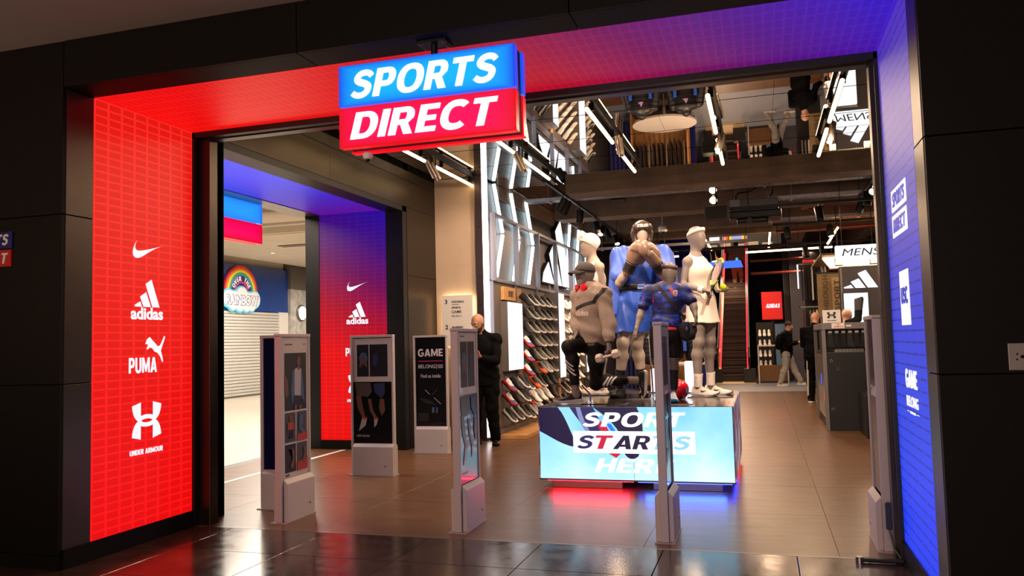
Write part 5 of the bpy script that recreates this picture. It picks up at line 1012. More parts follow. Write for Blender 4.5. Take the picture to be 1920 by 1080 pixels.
bag=thing('shoulder_bag','black shoulder bag with a bottle at the hip of the child display figure','bag',(-.648,2.24,1.43)); bb=Body(); bb.ell((-.648,2.25,1.43),.085,.06,.10,None,.03); bb.ell((-.64,2.22,1.39),.06,.05,.06,None,.03); bb.cut((0,0,1.50),(0,0,1)); bb.wrinkle(.004,(40,30,50)); bb.build('pouch',mat('bag_black',(20,18,20),.7,noise=.2,nscale=30),bag,res=.007)
bo=thing('drink_bottle','dark drink bottle with white cap in the black shoulder bag','bottle',(-.645,2.17,1.42)); MB().lathe([(0,0),(.026,0),(.028,.01),(.028,.075),(.02,.09),(0,.09)],(-.645,2.17,1.415),18).build('flask',mat('bottle_navy',(26,32,60),.25,coat=.4),bo,smooth=True); MB().lathe([(0,.09),(.02,.09),(.021,.1),(.013,.112),(.012,.122),(0,.122)],(-.645,2.17,1.415),16).build('cap',M_SOLEW,bo,smooth=True)
# --- tennis figure
Tn=thing('display_figure','tall display figure in white tennis dress and headband at the plinth right','mannequin',(-.58,3.3,TZ),GF)
pel,nk=(-.579,3.30,1.665),(-.628,3.30,2.235); shN,shF=A((-.700,3.18,2.145)),A((-.560,3.43,2.155)); sd=shN-shF; hd=A((-.600,3.29,2.405)); fw=_unit((.86,-.5,0)); lt=_unit(np.cross(fw,up_))
arms=((shN,(-.757,3.16,1.91),(-.540,3.04,1.835)),(shF,(-.46,3.40,1.945),(-.41,3.235,1.835))); legs=(((-.622,3.235,1.63),(-.620,3.215,1.315),(-.648,3.25,.87)),((-.530,3.365,1.63),(-.515,3.345,1.32),(-.528,3.40,.88)))
B=Body(); egg_head(B,hd,fw,1.0,nk); torso(B,pel,nk,sd,sd,.94,female=True); yoke(B,nk,shN,shF,.92)
for s_ in (-.075,.075): B.ball(A((-.610,3.30,2.06))+fw*.07+_unit(sd)*s_,.058,.05)
for a in arms: arm(B,*a,.86)
for l in legs: leg(B,*l,.97,knee_dir=fw)
[B.cone(l[2],A(l[2])+A((0,0,-.05)),.034,.026) for l in legs]
hand(B,arms[0][2],(.92,-.06,-.35),(.2,-.2,-1),.9,curl=1.1,side=1); hand(B,arms[1][2],(.72,-.45,-.10),(0,0,1),.9,curl=.45,side=-1); B.build('body',M_MAN,Tn,res=.0065)
M_DRESS=mat('dress_white',(240,224,208),.7,noise=.02); Dr=Body(); torso(Dr,pel,nk,sd,sd,.94,female=True,grow=.014)
for s_ in (-.075,.075): Dr.ball(A((-.610,3.30,2.06))+fw*.07+_unit(sd)*s_,.072,.06)
Dr.slab((-.60,3.30,1.75),(-.575,3.30,1.50),.165,.125,.195,.16,sd,.05); yoke(Dr,(nk[0],nk[1],nk[2]-.04),lerp(nk,shN,.72),lerp(nk,shF,.72),.72,grow=.012)
Dr.cut((0,0,1.505),(0,0,-1)); Dr.cutcone((-.60,3.30,1.40),(-.60,3.30,1.52),.16,.15); Dr.cutball(A(nk)+up_*.05+fw*.03,.098); Dr.cutball(A(shN)+_unit(sd)*.035,.078); Dr.cutball(A(shF)-_unit(sd)*.035,.078); Dr.wrinkle(.005,(30,24,12)); DRS=Dr.build('tennis_dress',M_DRESS,Tn,res=.0065)
hb=MB(); hb.grid(lambda u,v:tuple(hd+up_*(.038+.034*v)+fw*.018*0+lt*((.083-.004*v)*math.cos(2*PI*u))+fw*((.104-.004*v)*math.sin(2*PI*u)-.012)+up_*(.030*math.sin(2*PI*u))),36,1,True); o=hb.build('headband',mat('band_white',(244,230,216),.7),Tn,smooth=True); md=o.modifiers.new('s','SOLIDIFY'); md.thickness=.006
b=MB(); b.tube([lerp(*arms[0][1:],.80),lerp(*arms[0][1:],.9),lerp(*arms[0][1:],1.0)],[.035,.037,.035],16); b.build('wristband',mat('band_white',(244,230,216)),Tn,smooth=True)
for l,so,fd in ((legs[0],(-.705,3.275,TZ+.008),(.92,-.40,0)),(legs[1],(-.588,3.43,TZ+.008),(.95,-.30,0))):
    sk=MB().tube([lerp(l[1],l[2],.74),lerp(l[1],l[2],.86),lerp(l[1],l[2],1.04)],[.047,.044,.043],16).build('sock',mat('band_white',(244,230,216)),Tn,smooth=True)
    b=MB(); c_=A(lerp(l[1],l[2],.82)); b.prism([(p[0]-.5,p[1]-.42) for p in SWOOSH],tuple(c_+A((.02,-.2,0))),(.032,0,0),(0,0,.024),.001); decal('logo',b,[sk],(-.2,1,0),mat('ink_black',(26,22,20)),sk,.002)
    worn_shoe(Tn,so,fd,mat('shoe_blush',(240,222,208),.45),M_SOLEW,M_SOLEW,.29,swoosh=mat('ink_black',(26,22,20)))
stand(Tn,-.74,-.30,3.02,3.56)
# racket and ball
RK=thing('tennis_racket','yellow and black tennis racket with red letter on white strings','racket',(-.45,3.03,1.80)); r0,r1=A((-.510,3.035,1.690)),A((-.372,3.085,2.115)); ax=_unit(r1-r0); sv=_unit(np.cross(ax,(.80,.60,0))); sv=_unit(A((.42,-.9,-.05))-ax*(A((.42,-.9,-.05))@ax)); nv=np.cross(ax,sv)
MB().cyl(r0,r0+ax*.14,.017,.015,12).build('grip',mat('grip_brown',(96,64,52),.6),RK,smooth=True); MB().cyl(r0-ax*.006,r0+ax*.004,.019,n=12).build('butt_cap',mat('butt_red',(190,60,48),.5),RK,smooth=True)
hc=r0+ax*.345; hw_,hl_=.115,.145
ringp=lambda t:tuple(hc+ax*hl_*math.cos(t)+sv*hw_*math.sin(t))
for t0,t1,m_ in ((-.9,.9,mat('racket_yellow',(176,226,36),.35)),(.9,2.2,mat('racket_black',(26,24,26),.35)),(2.2,2.9,mat('racket_yellow',(176,226,36))),(2.9,3.38,mat('racket_black',(26,24,26))),(3.38,4.08,mat('racket_yellow',(176,226,36))),(4.08,5.383,mat('racket_black',(26,24,26)))): MB().tube([ringp(t0+(t1-t0)*i/10) for i in range(11)],.0105,8).build('frame',m_,RK,smooth=True)
for s_ in (1,-1): MB().tube([tuple(r0+ax*.14),tuple(hc-ax*.135+sv*.045*s_)],.008,8).build('throat',mat('racket_black',(26,24,26)),RK,smooth=True)
st=MB()
for i in range(-8,9): a=i/8.7; e=math.sqrt(1-a*a); st.bar(hc+sv*hw_*a-ax*hl_*e,hc+sv*hw_*a+ax*hl_*e,.0026,.0026); st.bar(hc+ax*hl_*a-sv*hw_*e,hc+ax*hl_*a+sv*hw_*e,.0026,.0026)
st.build('strings',mat('strings_white',(244,236,228),.5),RK); b=MB(); put_text(b,'W',tuple(hc-ax*.085+nv*.004),tuple(sv),tuple(ax),w=.13,h=.165,bold=.06); b.build('lettering',mat('racket_red',(206,40,44),.5),RK)
MB().sphere((-.352,3.165,1.868),.033,20,14).build('tennis_ball',mat('ball_yellow',(218,226,20),.9,bump=.3,bscale=300),None,(-.352,3.165,1.868),True); tag(bpy.data.objects['tennis_ball'],'yellow tennis ball on the raised palm of the tennis display figure','ball')
# --- turbaned figure behind
Tu=thing('display_figure','pale display figure in white head wrap standing behind the kneeling one','mannequin',(-1.74,3.55,TZ),GF)
pel,nk=(-1.752,3.56,1.67),(-1.762,3.55,2.27); shN,shF=A((-1.668,3.42,2.165)),A((-1.845,3.69,2.18)); sd=shN-shF; hd=A((-1.808,3.53,2.415)); fw=_unit((-.85,-.52,-.08)); lt=_unit(np.cross(fw,up_))
arms=((shN,(-1.640,3.46,1.90),(-1.69,3.36,1.70)),(shF,(-1.90,3.70,1.91),(-1.92,3.58,1.72))); legs=(((-1.70,3.50,1.62),(-1.70,3.47,1.27),(-1.71,3.50,.87)),((-1.80,3.62,1.62),(-1.80,3.60,1.27),(-1.80,3.64,.87)))
B=Body(); egg_head(B,hd,fw,1.0,nk); torso(B,pel,nk,sd,sd,.92,female=True); yoke(B,nk,shN,shF,.9)
for a in arms: arm(B,*a,.84); hand(B,a[2],(-.25,-.3,-1),(-.3,.8,0),.88,.4,1)
for l in legs: leg(B,*l,.93,knee_dir=fw)
for s_ in (-.075,.075): B.ball(A((-1.76,3.55,2.08))+fw*.07+_unit(sd)*s_,.055,.05)
[B.cone(l[2],A(l[2])+A((0,0,-.05)),.032,.026) for l in legs]; B.build('body',M_MANW,Tu,res=.0075)
Tk=Body(); torso(Tk,pel,nk,sd,sd,.92,female=True,grow=.012); [Tk.ball(A((-1.76,3.55,2.08))+fw*.07+_unit(sd)*s_,.066,.06) for s_ in (-.075,.075)]; Tk.cut((0,0,1.72),(0,0,-1)); Tk.cutball(A(nk)+up_*.05+fw*.03,.10); Tk.cutball(A(shN)+_unit(sd)*.03,.075); Tk.cutball(A(shF)-_unit(sd)*.03,.075); yoke(Tk,(nk[0],nk[1],nk[2]-.05),lerp(nk,shN,.7),lerp(nk,shF,.7),.6,grow=.01); Tk.build('tank_top',M_DRESS,Tu,res=.008)
Sk=Body(); Sk.slab((-1.752,3.56,1.78),(-1.752,3.56,1.62),.13,.105,.165,.13,sd,.03); [Sk.cone(l[0],lerp(l[0],l[1],.6),.098,.092,.03) for l in legs]; Sk.cut((0,0,1.42),(0,0,-1)); Sk.build('shorts',M_DRESS,Tu,res=.008)
Wp=Body(); Wp.ell(hd+up_*.045-fw*.014,.097,.120,.103,(lt,fw,up_),.02); Wp.cut(hd+up_*.03+fw*.05,_unit(fw*.62-up_)); Wp.ell(hd+up_*.11+fw*.085,.05,.026,.028,(_unit(lt+up_*.4),fw,up_),.02); Wp.ball(hd+up_*.135+fw*.075,.042,.02); Wp.ell(hd+up_*.095+fw*.10,.024,.028,.045,(lt,fw,up_),.015); Wp.wrinkle(.004,(30,40,48)); Wp.build('head_wrap',mat('wrap_cream',(255,246,236),.7),Tu,res=.0065)
worn_shoe(Tu,(-1.655,3.545,TZ+.008),(-.9,-.4,0),M_SCRM,M_SOLEW,None,.28); worn_shoe(Tu,(-1.745,3.69,TZ+.008),(-.9,-.4,0),M_SCRM,M_SOLEW,None,.28); stand(Tu,-1.95,-1.56,3.36,3.82)
# red ball, lit blocks on the plinth
RB=thing('ball','glossy red ball with small blue label beside the white trainers','ball',(-.80,2.80,TZ+.0))
rb=Body(); rb.ell((-.80,2.80,TZ+.098),.098,.098,.098); rb.build('shell',mat('ball_red',(222,26,48),.22,coat=.5),RB,res=.008); BX(-.728,-.705,2.72,2.735,TZ+.07,TZ+.115).build('label',mat('label_blue',(60,90,150),.4),RB)
for i,(x0,x1,y0,y1,z1,lb) in enumerate(((-1.20,-.98,3.76,3.96,1.02,'low white lit block on the plinth behind the chrome support rod'),(-.82,-.68,3.70,3.90,1.10,'tall white lit block on the plinth behind the red ball'))):
    lo=thing('light_block',lb,'light block',((x0+x1)/2,(y0+y1)/2,TZ)); BX(x0,x1,y0,y1,TZ,z1).build('shade',M_LIT,lo,bevel=.004); BX(x0-.004,x1+.004,y0-.004,y1+.004,TZ,TZ+.012).build('base',M_EDGE,lo)
# ---------------------------------------------------------------- track lights under the mirror
M_WARM=glow('warm_tube',(255,214,150),9.); M_SILV=mat('spot_silver',(196,180,168),.28,.9); M_LENS=glow('warm_lens',(255,222,170),14.)
rows=[(-3.86,'far left row, above the bronze wall'),(-2.72,'second row, right of the hanging sign'),(-1.53,'third row, above the kneeling figure'),(-.38,'fourth row, above the tennis figure'),(.79,'right row, beside the right door post')]
def spot_head(t,c,dr,L_=.24,r=.034,m=None,lit=False):
    c=Vector(c); d=Vector(dr).normalized(); s=MB().lathe([(0,-L_/2),(r*.96,-L_/2),(r,-L_/2+.01),(r,L_/2),(r*.85,L_/2),(r*.8,L_/2-.02),(0,L_/2-.02)],c,16,d).build('spot_head',m or M_SILV,t,smooth=True)
    if lit: MB().cyl(c+d*(L_/2-.016),c+d*(L_/2-.008),r*.8,n=14).build('lens',M_LENS,s)
    return s
for i,(x,lb) in enumerate(rows):
    t=thing('track_light',f'ceiling track with warm tubes, {lb}','track light',(x,3.9,3.74),'tube tracks under the mirror')
    BX(x+.02,x+.06,.2,5.7,3.70,3.739).build('track',M_BLACKMETAL,t)
    for y0,y1 in ((2.28,3.72),(4.07,5.43)):
        MB().cyl((x,y0,3.61),(x,y1,3.61),.021,n=12).build('tube',M_WARM,t,smooth=True); BX(x-.02,x+.02,y0,y1,3.622,3.635).build('tube_housing',M_BLACKMETAL,t)
        for y in (y0+.15,y1-.15): BX(x-.006,x+.045,y-.006,y+.006,3.63,3.71).build('hanger',M_BLACKMETAL,t)
    if i in (0,1,3,4):
        for k,dy in enumerate((3.83,3.97)):
            BX(x+.035,x+.047,dy-.006,dy+.006,3.55,3.71).build('spot_stem',M_BLACKMETAL,t); spot_head(t,(x+.03-.0*k,dy,3.53),(.25 if i<2 else -.2,.55 if i<2 else -.5,-.85),lit=True)
    else:
        for k,dy in enumerate((3.84,3.98)): BX(x+.035,x+.047,dy-.006,dy+.006,3.60,3.71).build('spot_stem',M_BLACKMETAL,t); spot_head(t,(x+.05,dy,3.61),(.05,.3,-.95),L_=.22)
# left track of black spotlights above the shoe wall
def black_spot(t,p,dr,lit=False,s=1.):
    p=Vector(p); d=Vector(dr).normalized(); c=p+Vector((0,0,-.13*s))
    MB().tube([p,p+Vector((0,0,-.05*s)),c+Vector((.05*s,0,.0)),c],.008,6).build('yoke',M_BLACKMETAL,t); spot_head(t,c+d*.03,d,.22*s,.062*s,M_BLACKMETAL,lit)
t=thing('spotlight_track','long black ceiling track of black spotlights above the shoe wall','spotlight track',(-2.9,9.8,3.75)); BX(-2.92,-2.88,5.85,13.9,3.655,3.695).build('track',M_BLACKMETAL,t)
for y in (6.2,8.2,10.4,12,13.6): MB().cyl((-2.9,y,3.69),(-2.9,y,3.74 if y<6.5 else 4.6),.006,n=6).build('hanger',M_BLACKMETAL,t)
for y,d,l in ((7.0,(-.5,.2,-.8),0),(7.25,(-.45,.35,-.8),0),(8.25,(-.1,.1,-1),0),(9.7,(.1,.0,-1),0),(10.3,(-.2,-.6,-.7),1),(10.8,(.35,-.1,-.9),0),(11.9,(.2,-.4,-.8),1),(12.5,(.3,-.4,-.85),1),(13.2,(.1,0,-1),0)): black_spot(t,(-2.9,y,3.655),d,l)
t=thing('spotlight_track','short black ceiling track of lit spotlights beside the right door post','spotlight track',(1.6,8.5,3.8)); BX(1.68,1.72,6.0,9.5,3.645,3.685).build('track',M_BLACKMETAL,t)
for y in (8.0,9.45): MB().cyl((1.7,y,3.68),(1.7,y,4.6),.006,n=6).build('hanger',M_BLACKMETAL,t)
for y,d,l in ((7.2,(-.3,-.8,-.6),1),(7.7,(-.2,-.9,-.5),1),(8.4,(-.1,0,-1),0),(9.3,(-.3,.2,-1),0)): black_spot(t,(1.7,y,3.645),d,l)
# black cross rails with a few spots
for y,z,x0,x1,lb,sp in ((8.12,3.405,-.41,4.0,'black cross rail carrying a spotlight in front of the projector',((.95,0),)),(10.6,3.42,.3,4.0,'black cross rail with lit spotlight behind the projector',((1.3,1),(.55,0))),(13.2,3.30,-1.6,1.15,'thin black cross rail over the escalator approach',((-.95,1),(1.0,0))),(14.2,3.42,-2.6,3.5,'upper thin black cross rail over the escalator approach',((1.4,0),))):
    t=thing('light_rail',lb,'light rail',(x0,y,z)); BX(x0,x1,y-.02,y+.02,z,z+.045).build('track',M_BLACKMETAL,t); 
    for x in (x0+.3,(x0+x1)/2,x1-.3): MB().cyl((x,y,z+.04),(x,y,4.6),.006,n=6).build('hanger',M_BLACKMETAL,t)
    for x,l in sp: black_spot(t,(x,y,z),(.12,-.25,-.95),l)
# front twin spotlight on a crossbar and loudspeakers
t=thing('twin_spotlight','two lit round spotlights on a black crossbar above the tennis figure','spotlight',(-.62,7.6,3.8)); BX(-.78,-.44,7.56,7.60,3.76,3.82).build('crossbar',M_BLACKMETAL,t); BX(-.64,-.60,7.56,7.60,3.82,4.6).build('drop_rod',M_BLACKMETAL,t)
BX(-.66,-.58,7.55,7.62,3.5,3.78).build('stem',M_BLACKMETAL,t)
for z in (3.66,3.50): spot_head(t,(-.62,7.50,z),(.0,-.86,-.5),.12,.07,M_BLACKMETAL,True)
def speaker(x,y,z,w,h,d,lb):
    t=thing('loudspeaker',lb,'loudspeaker',(x,y,z+h)); BX(x-w/2,x+w/2,y-d/2,y+d/2,z,z+h).build('cabinet',mat('speaker_black',(22,20,20),.6),t,bevel=.012); BX(x-w/2+.01,x+w/2-.01,y-d/2-.006,y-d/2,z+.01,z+h-.01).build('grille',mat('speaker_grille',(14,13,13),.8,bump=.4,bscale=500),t); MB().cyl((x,y,z+h),(x,y,4.6),.01,n=8).build('drop_rod',M_BLACKMETAL,t)
    for s in (-1,1): MB().bar((x+s*(w/2+.006),y,z+.05),(x+s*(w/2+.006),y,z+h+.02),.01,.03).build('bracket',M_BLACKMETAL,t)
speaker(-2.34,8.9,3.83,.25,.2,.2,'small black loudspeaker under the concrete beam, left of the boxer'); speaker(-.57,7.25,3.14,.33,.19,.3,'wide black loudspeaker under the twin lit spotlights')
# cable trays: perforated troughs
def tray(y,z,x0,x1,lb,w=.2,m=None):
    t=thing('cable_tray',lb,'cable tray',(x0,y,z)); m=m or mat('galvanised',(214,212,216),.38,.55,noise=.15,nscale=20)
    mb=MB(); n=int((x1-x0)/.05)
    for i in range(n): x=x0+i*(x1-x0)/n; mb.box(x,x+(x1-x0)/n*.62,y-w/2,y+w/2,z,z+.004)
    for k in range(5): yy_=y-w/2+.01+k*(w-.02)/4; mb.box(x0,x1,yy_-.011,yy_+.011,z,z+.004)
    o=mb.build('perforated_bed',m,t); o['kind']='stuff'
    BX(x0,x1,y-w/2-.004,y-w/2,z-.0,z+.055).build('side_rail',m,t); BX(x0,x1,y+w/2,y+w/2+.004,z,z+.055).build('side_rail',m,t)
    for x in (x0+.4,(x0+x1)/2,x1-.6): MB().cyl((x,y-w/2-.01,z),(x,y-w/2-.01,4.6),.005,n=6).build('hanger',m,t); BX(x-.02,x+.02,y-w/2-.012,y+w/2+.012,z-.02,z).build('strut',m,t)
tray(7.75,3.70,-3.7,4.0,'galvanised perforated cable tray below the nearest concrete beam'); tray(9.3,3.70,.2,4.0,'shorter galvanised cable tray right of the projector'); tray(11.3,3.23,-3.5,-.1,'low galvanised tray pipe run behind the boxer headgear',.07,mat('tray_grey',(110,108,112),.45,.5)); tray(11.9,3.68,-.1,4.0,'farther galvanised cable tray above the back rails')
# pipes
def pipe(pts,r,m,lb,clips=()):
    t=thing('pipe',lb,'pipe',pts[0]); MB().tube(pts,r,10).build('tube',m,t,smooth=True)
    for c in clips: BX(c[0]-.02,c[0]+.012,c[1]-.015,c[1]+.015,c[2]-.03,c[2]+.03).build('clip',M_STEEL,t)
M_PIPE=mat('conduit',(160,140,124),.4,.6); M_PIPER=mat('red_pipe',(120,40,30),.5)
pipe([(-3.70,6.9,3.94),(-3.70,11.6,3.90)],.016,M_PIPE,'upper steel conduit along the pale wall above the shoe wall',[(-3.70,y,3.92) for y in (7.3,8.5,9.7,10.9)]); pipe([(-3.70,6.9,3.80),(-3.70,11.6,3.79)],.018,M_PIPE,'lower steel conduit along the pale wall above the shoe wall',[(-3.70,y,3.80) for y in (7.2,8.4,9.6,10.8)])
pipe([(.4,12.9,3.6),(4.01,12.9,3.62)],.025,M_PIPER,'dark red sprinkler pipe above the back rails'); pipe([(.9,9.9,3.58),(1.15,9.9,3.58),(1.2,9.9,3.66),(1.5,9.9,3.66),(4,9.9,3.66)],.03,M_PIPER,'dark red stepped pipe right of the projector'); pipe([(-.2,16.5,3.3),(4.01,16.5,3.35)],.03,M_PIPER,'dark red pipe above the clothes rail'); pipe([(-.2,17.6,3.05),(4.01,17.6,3.08)],.035,M_PIPER,'lower dark red pipe behind the grey column')
pipe([(-2.05,10.3,4.6),(-2.05,10.3,3.62),(-1.95,10.3,3.5),(-1.95,10.3,3.35)],.012,M_PIPE,'thin bent drop pipe left of the dome camera')
cc=thing('dome_camera','white dome security camera on a thin drop pole right of the boxer','security camera',(-1.69,10.25,3.4)); q0=(-1.72,10.25); MB().cyl((q0[0],q0[1],3.52),(q0[0],q0[1],4.6),.016,n=10).build('drop_pole',mat('pole_grey',(170,166,170),.4,.4),cc); MB().lathe([(0,.12),(.05,.12),(.085,.09),(.085,.02),(.07,0),(0,0)],(q0[0],q0[1],3.40),20).build('housing',M_WHITEPAINT,cc,smooth=True); MB().sphere((q0[0],q0[1],3.40),.062,16,10).build('dome',mat('dome_smoke',(24,24,28),.08),cc,smooth=True)
# projector
t=thing('projector','large grey ceiling projector unit with looping black cable','projector',(-.04,8.5,3.6)); M_PG=mat('projector_grey',(112,112,118),.5)
BX(-.40,.36,8.3,8.75,3.40,3.60).build('body',M_PG,t,bevel=.015); BX(-.40,-.24,8.27,8.30,3.42,3.59).build('vent_panel',mat('projector_light',(150,156,164),.5),t); BX(-.42,.40,8.25,8.8,3.28,3.40).build('cradle',M_BLACKMETAL,t,bevel=.02); BX(-.30,.20,8.3,8.7,3.20,3.29).build('lens_hood',M_BLACKMETAL,t,bevel=.03); MB().cyl((-.1,8.28,3.24),(-.1,8.16,3.22),.05,n=16).build('lens',M_BLACKMETAL,t,smooth=True)
MB().tube([(-.30,8.4,3.60),(-.30,8.4,3.68),(-.26,8.4,3.72),(-.08,8.4,3.73),(.1,8.4,3.84),(.24,8.4,3.93),(.33,8.4,3.88),(.30,8.4,3.76),(.24,8.4,3.62)],.011,8).build('cable',M_BLACKMETAL,t,smooth=True)
for x in (-.36,.30): 
    for y in (8.35,8.7): MB().cyl((x,y,3.6),(x,y,4.6),.007,n=6).build('hanger',M_STEEL,t)
# loose tubes farther back
for p,q,lb in (((1.60,12.35,3.54),(1.38,12.35,3.2),'slanting warm tube lamp above the lit menswear sign'),((.3,14.5,3.78),(.26,14.5,3.42),'upright warm tube lamp right of the escalator'),((-1.19,14.5,3.70),(-1.04,14.5,3.43),'short slanting warm tube lamp beside the tennis figure face'),((-.27,14.85,3.37),(1.68,14.85,3.39),'long level warm tube lamp from the escalator to the menswear sign'),((-2.22,14.5,3.33),(-1.83,14.5,3.33),'short level warm tube lamp against the dark blue partition')):
    t=thing('tube_lamp',lb,'tube lamp',p); MB().cyl(p,q,.022,n=10).build('tube',M_WARM,t,smooth=True); MB().bar(Vector(p)+Vector((0,.025,.012)),Vector(q)+Vector((0,.025,.012)),.03,.02).build('housing',M_BLACKMETAL,t); MB().cyl(Vector(p)+Vector((0,.03,0)),(p[0],p[1]+.03,4.6),.005,n=6).build('hanger',M_BLACKMETAL,t)
t=thing('dome_camera','small white camera on the red sign edge above the entrance gates','security camera',(-2.2,-1.05,2.5)); MB().lathe([(0,.0),(.028,.0),(.03,-.02),(.02,-.035),(0,-.04)],(-2.19,-1.06,2.505),16).build('housing',M_WHITEPAINT,t,smooth=True); MB().sphere((-2.19,-1.06,2.467),.015,12,8).build('lens',M_BLACKMETAL,t,smooth=True)
# ---------------------------------------------------------------- sock stand on the right
M_BLK=mat('fixture_black',(17,16,16),.45); M_GREYF=mat('fixture_grey',(112,108,106),.5); M_CARD=mat('card_white',(228,222,216),.5)
ST=thing('sock_stand','black double sided stand of sock packs with grey header strip','display stand',(1.3,7.8,0))
BX(.86,2.6,6.95,8.75,0,1.10).build('base',M_BLK,ST,bevel=.006); BX(.86,2.6,7.4,8.2,1.10,1.42).build('back_board',M_BLK,ST); BX(.82,2.6,6.92,8.78,1.425,1.515).build('header',M_GREYF,ST,bevel=.004)
for y in (6.93,8.72): BX(.82,.87,y,y+.045,0,1.5).build('post',M_GREYF,ST)
BX(.842,.855,6.98,8.7,.15,1.05).build('side_panel',mat('stand_side_chrome',(150,140,132),.25,.7),ST)
for x,z in ((.93,.98),(1.02,.86),(1.42,.87),(.92,.30)): MB().lathe([(.012,-.004),(.02,-.004),(.02,.004),(.012,.004),(.012,-.004)],(x,6.945,z),14,(0,1,0)).build('ring_hole',mat('ring_chrome',(220,214,210),.2,1.),ST,smooth=True)
BX(.838,.842,7.70,7.86,.62,.76).build('blue_plate',glow('plate_blue',(40,90,255),1.),ST); BX(.838,.842,7.15,7.32,.40,.56).build('red_plate',glow('plate_red',(255,70,70),1.),ST)
for x,w,s in ((1.18,.07,'SOCKS'),(1.44,.09,'SPORT SOCKS')): BX(x-w/2,x+w/2,6.917,6.92,1.458,1.482).build('header_card',M_CARD,ST)
cd=BX(.955,1.125,6.912,6.918,1.435,1.51).build('price_card',M_CARD,ST); lettering('lettering','2 FOR £12',(1.04,6.912,1.45),(1,0,0),(0,0,1),mat('card_red',(206,60,50),.5),cd,h=.022,bold=.03,w=.12); lettering('lettering','LOW',(1.04,6.912,1.485),(1,0,0),(0,0,1),mat('card_red',(206,60,50)),cd,h=.014,bold=.02)
us=thing('card_sign','white card sign with crossed arcs emblem on the sock stand','sign',(.96,6.97,1.515)); BX(.845,1.085,6.96,6.97,1.518,1.70).build('card',M_CARD,us); b=MB(); b.prism([[(p[0],p[1]) for p in l] for l in ua_loops()],(.965,6.959,1.625),(.12,0,0),(0,0,.095),.001); put_text(b,'UNDER ARMOUR',(.965,6.959,1.545),(1,0,0),(0,0,1),w=.12,h=.012,bold=.03); b.build('logo',M_INKK,us)
M_SOCK=[mat('sock_black',(20,19,20),.95,noise=.2,nscale=60),mat('sock_charcoal',(40,38,40),.95,noise=.2,nscale=60),mat('sock_white',(196,188,180),.9)]
def sock_outline(): return [(-.028,.0),(.028,.0),(.030,-.14),(.034,-.165),(.072,-.195),(.075,-.215),(.055,-.225),(-.005,-.215),(-.030,-.19),(-.028,-.1)]
CARDW=['white card','red and white card','pale card','grey card']
def sock_pack(x,y,z,lb,k,s=1.):
    t=thing('sock_pack',lb,'socks',(x,y,z),'sock packs on the stand'); 
    for dx in (-.012,.010): MB().prism([(p[0]*s,p[1]*s) for p in sock_outline()],(x+dx,y+dx*.6,z-.025),(1,0,0),(0,0,1),-.012).build('sock',M_SOCK[k],t)
    BX(x-.03,x+.03,y-.008,y+.012,z-.055,z-.005).build('card_band',mat('band_dark',(60,56,58),.5),t); BX(x-.022,x+.022,y-.0095,y-.008,z-.04,z-.015).build('label',M_CARD,t); MB().tube([(x,y,z-.006),(x,y,z+.012),(x,y+.03,z+.018)],.003,5).build('hook',M_STEEL,t)
for i in range(9): sock_pack(.935+.088*i,6.99,1.415,f'dark sock pack, {ORD[i]} from the left on the front rail of the sock stand',0 if i%3 else 1)
for i in range(3):
    for j in range(4): sock_pack(1.50+.10*i,6.93,1.06-.25*j,f'dark sock pack on the low side hooks, column {["one","two","three"][i]}, {ORD[j]} row down',j%2,.9)
tr=MB()
for i in range(40): tr.box(.98+.013*i*.75,.988+.013*i*.75,6.95+.01*(i%5),6.958+.01*(i%5),1.10,1.135+.008*(i%3))
o=tr.build('hook_tips',M_STEEL,ST); o['kind']='stuff'
lb=thing('low_box','plain black low display box before the sock stand','display box',(1.7,6.25,0)); BX(1.25,2.4,6.02,6.85,0,.55).build('carcass',M_BLK,lb,bevel=.006); BX(1.27,2.38,6.04,6.83,.55,.556).build('top_sheet',mat('box_top',(40,36,34),.4),lb)
# foot forms in socks on top
for x,y,s,lb_ in ((1.28,7.6,1.,'black and grey sock on a foot form before the white lit panel'),(1.64,7.6,1.05,'second black sock on a foot form, beside the right door post')):
    t=thing('sock_form',lb_,'sock form',(x,y,1.515)); f=Body(); f.cone((x+.10*s,y,1.57),(x+.12*s,y,1.80),.05,.062,.03); f.cone((x+.09*s,y,1.56),(x-.06*s,y-.02,1.535),.045,.03,.03); f.cut((0,0,1.515),(0,0,-1)); f.cut((0,0,1.70),(0,0,1)); f.build('foot',M_SOCK[0],t,res=.008); g_=Body(); g_.cone((x+.11*s,y,1.69),(x+.125*s,y,1.86),.055,.066,.01); g_.cut((0,0,1.70),(0,0,-1)); g_.cut((x,y,1.85),(-.3,0,1)); g_.build('cuff',mat('sock_grey2',(96,92,90),.95),t,res=.008)
lp=thing('lit_display','bright white lit box panel behind the sock forms','light panel',(1.62,9.9,1.0)); BX(1.42,1.80,9.88,9.98,1.0,2.06).build('lit_face',M_LIT,lp); BX(1.40,1.82,9.985,10.05,.98,2.08).build('case',M_BLK,lp); BX(1.44,1.78,9.92,10.03,0,.985).build('leg',M_BLK,lp)
ad=thing('brand_wall','dark grey display wall with bright three bar emblem','display wall',(2.2,11,0)); BX(1.46,3.6,11.0,11.2,0,2.62).build('panel',M_DARKWALL,ad,bevel=.004); BX(1.47,1.50,10.99,11.0,0,2.6).build('edge_strip',M_GREYF,ad)
for p in BARS: MB().prism([(q[0]-.47,q[1]-.45) for q in p],(1.82,10.985,2.36),(.64,0,0),(0,0,.44),-.012).build('lit_bar',M_LIT,ad)
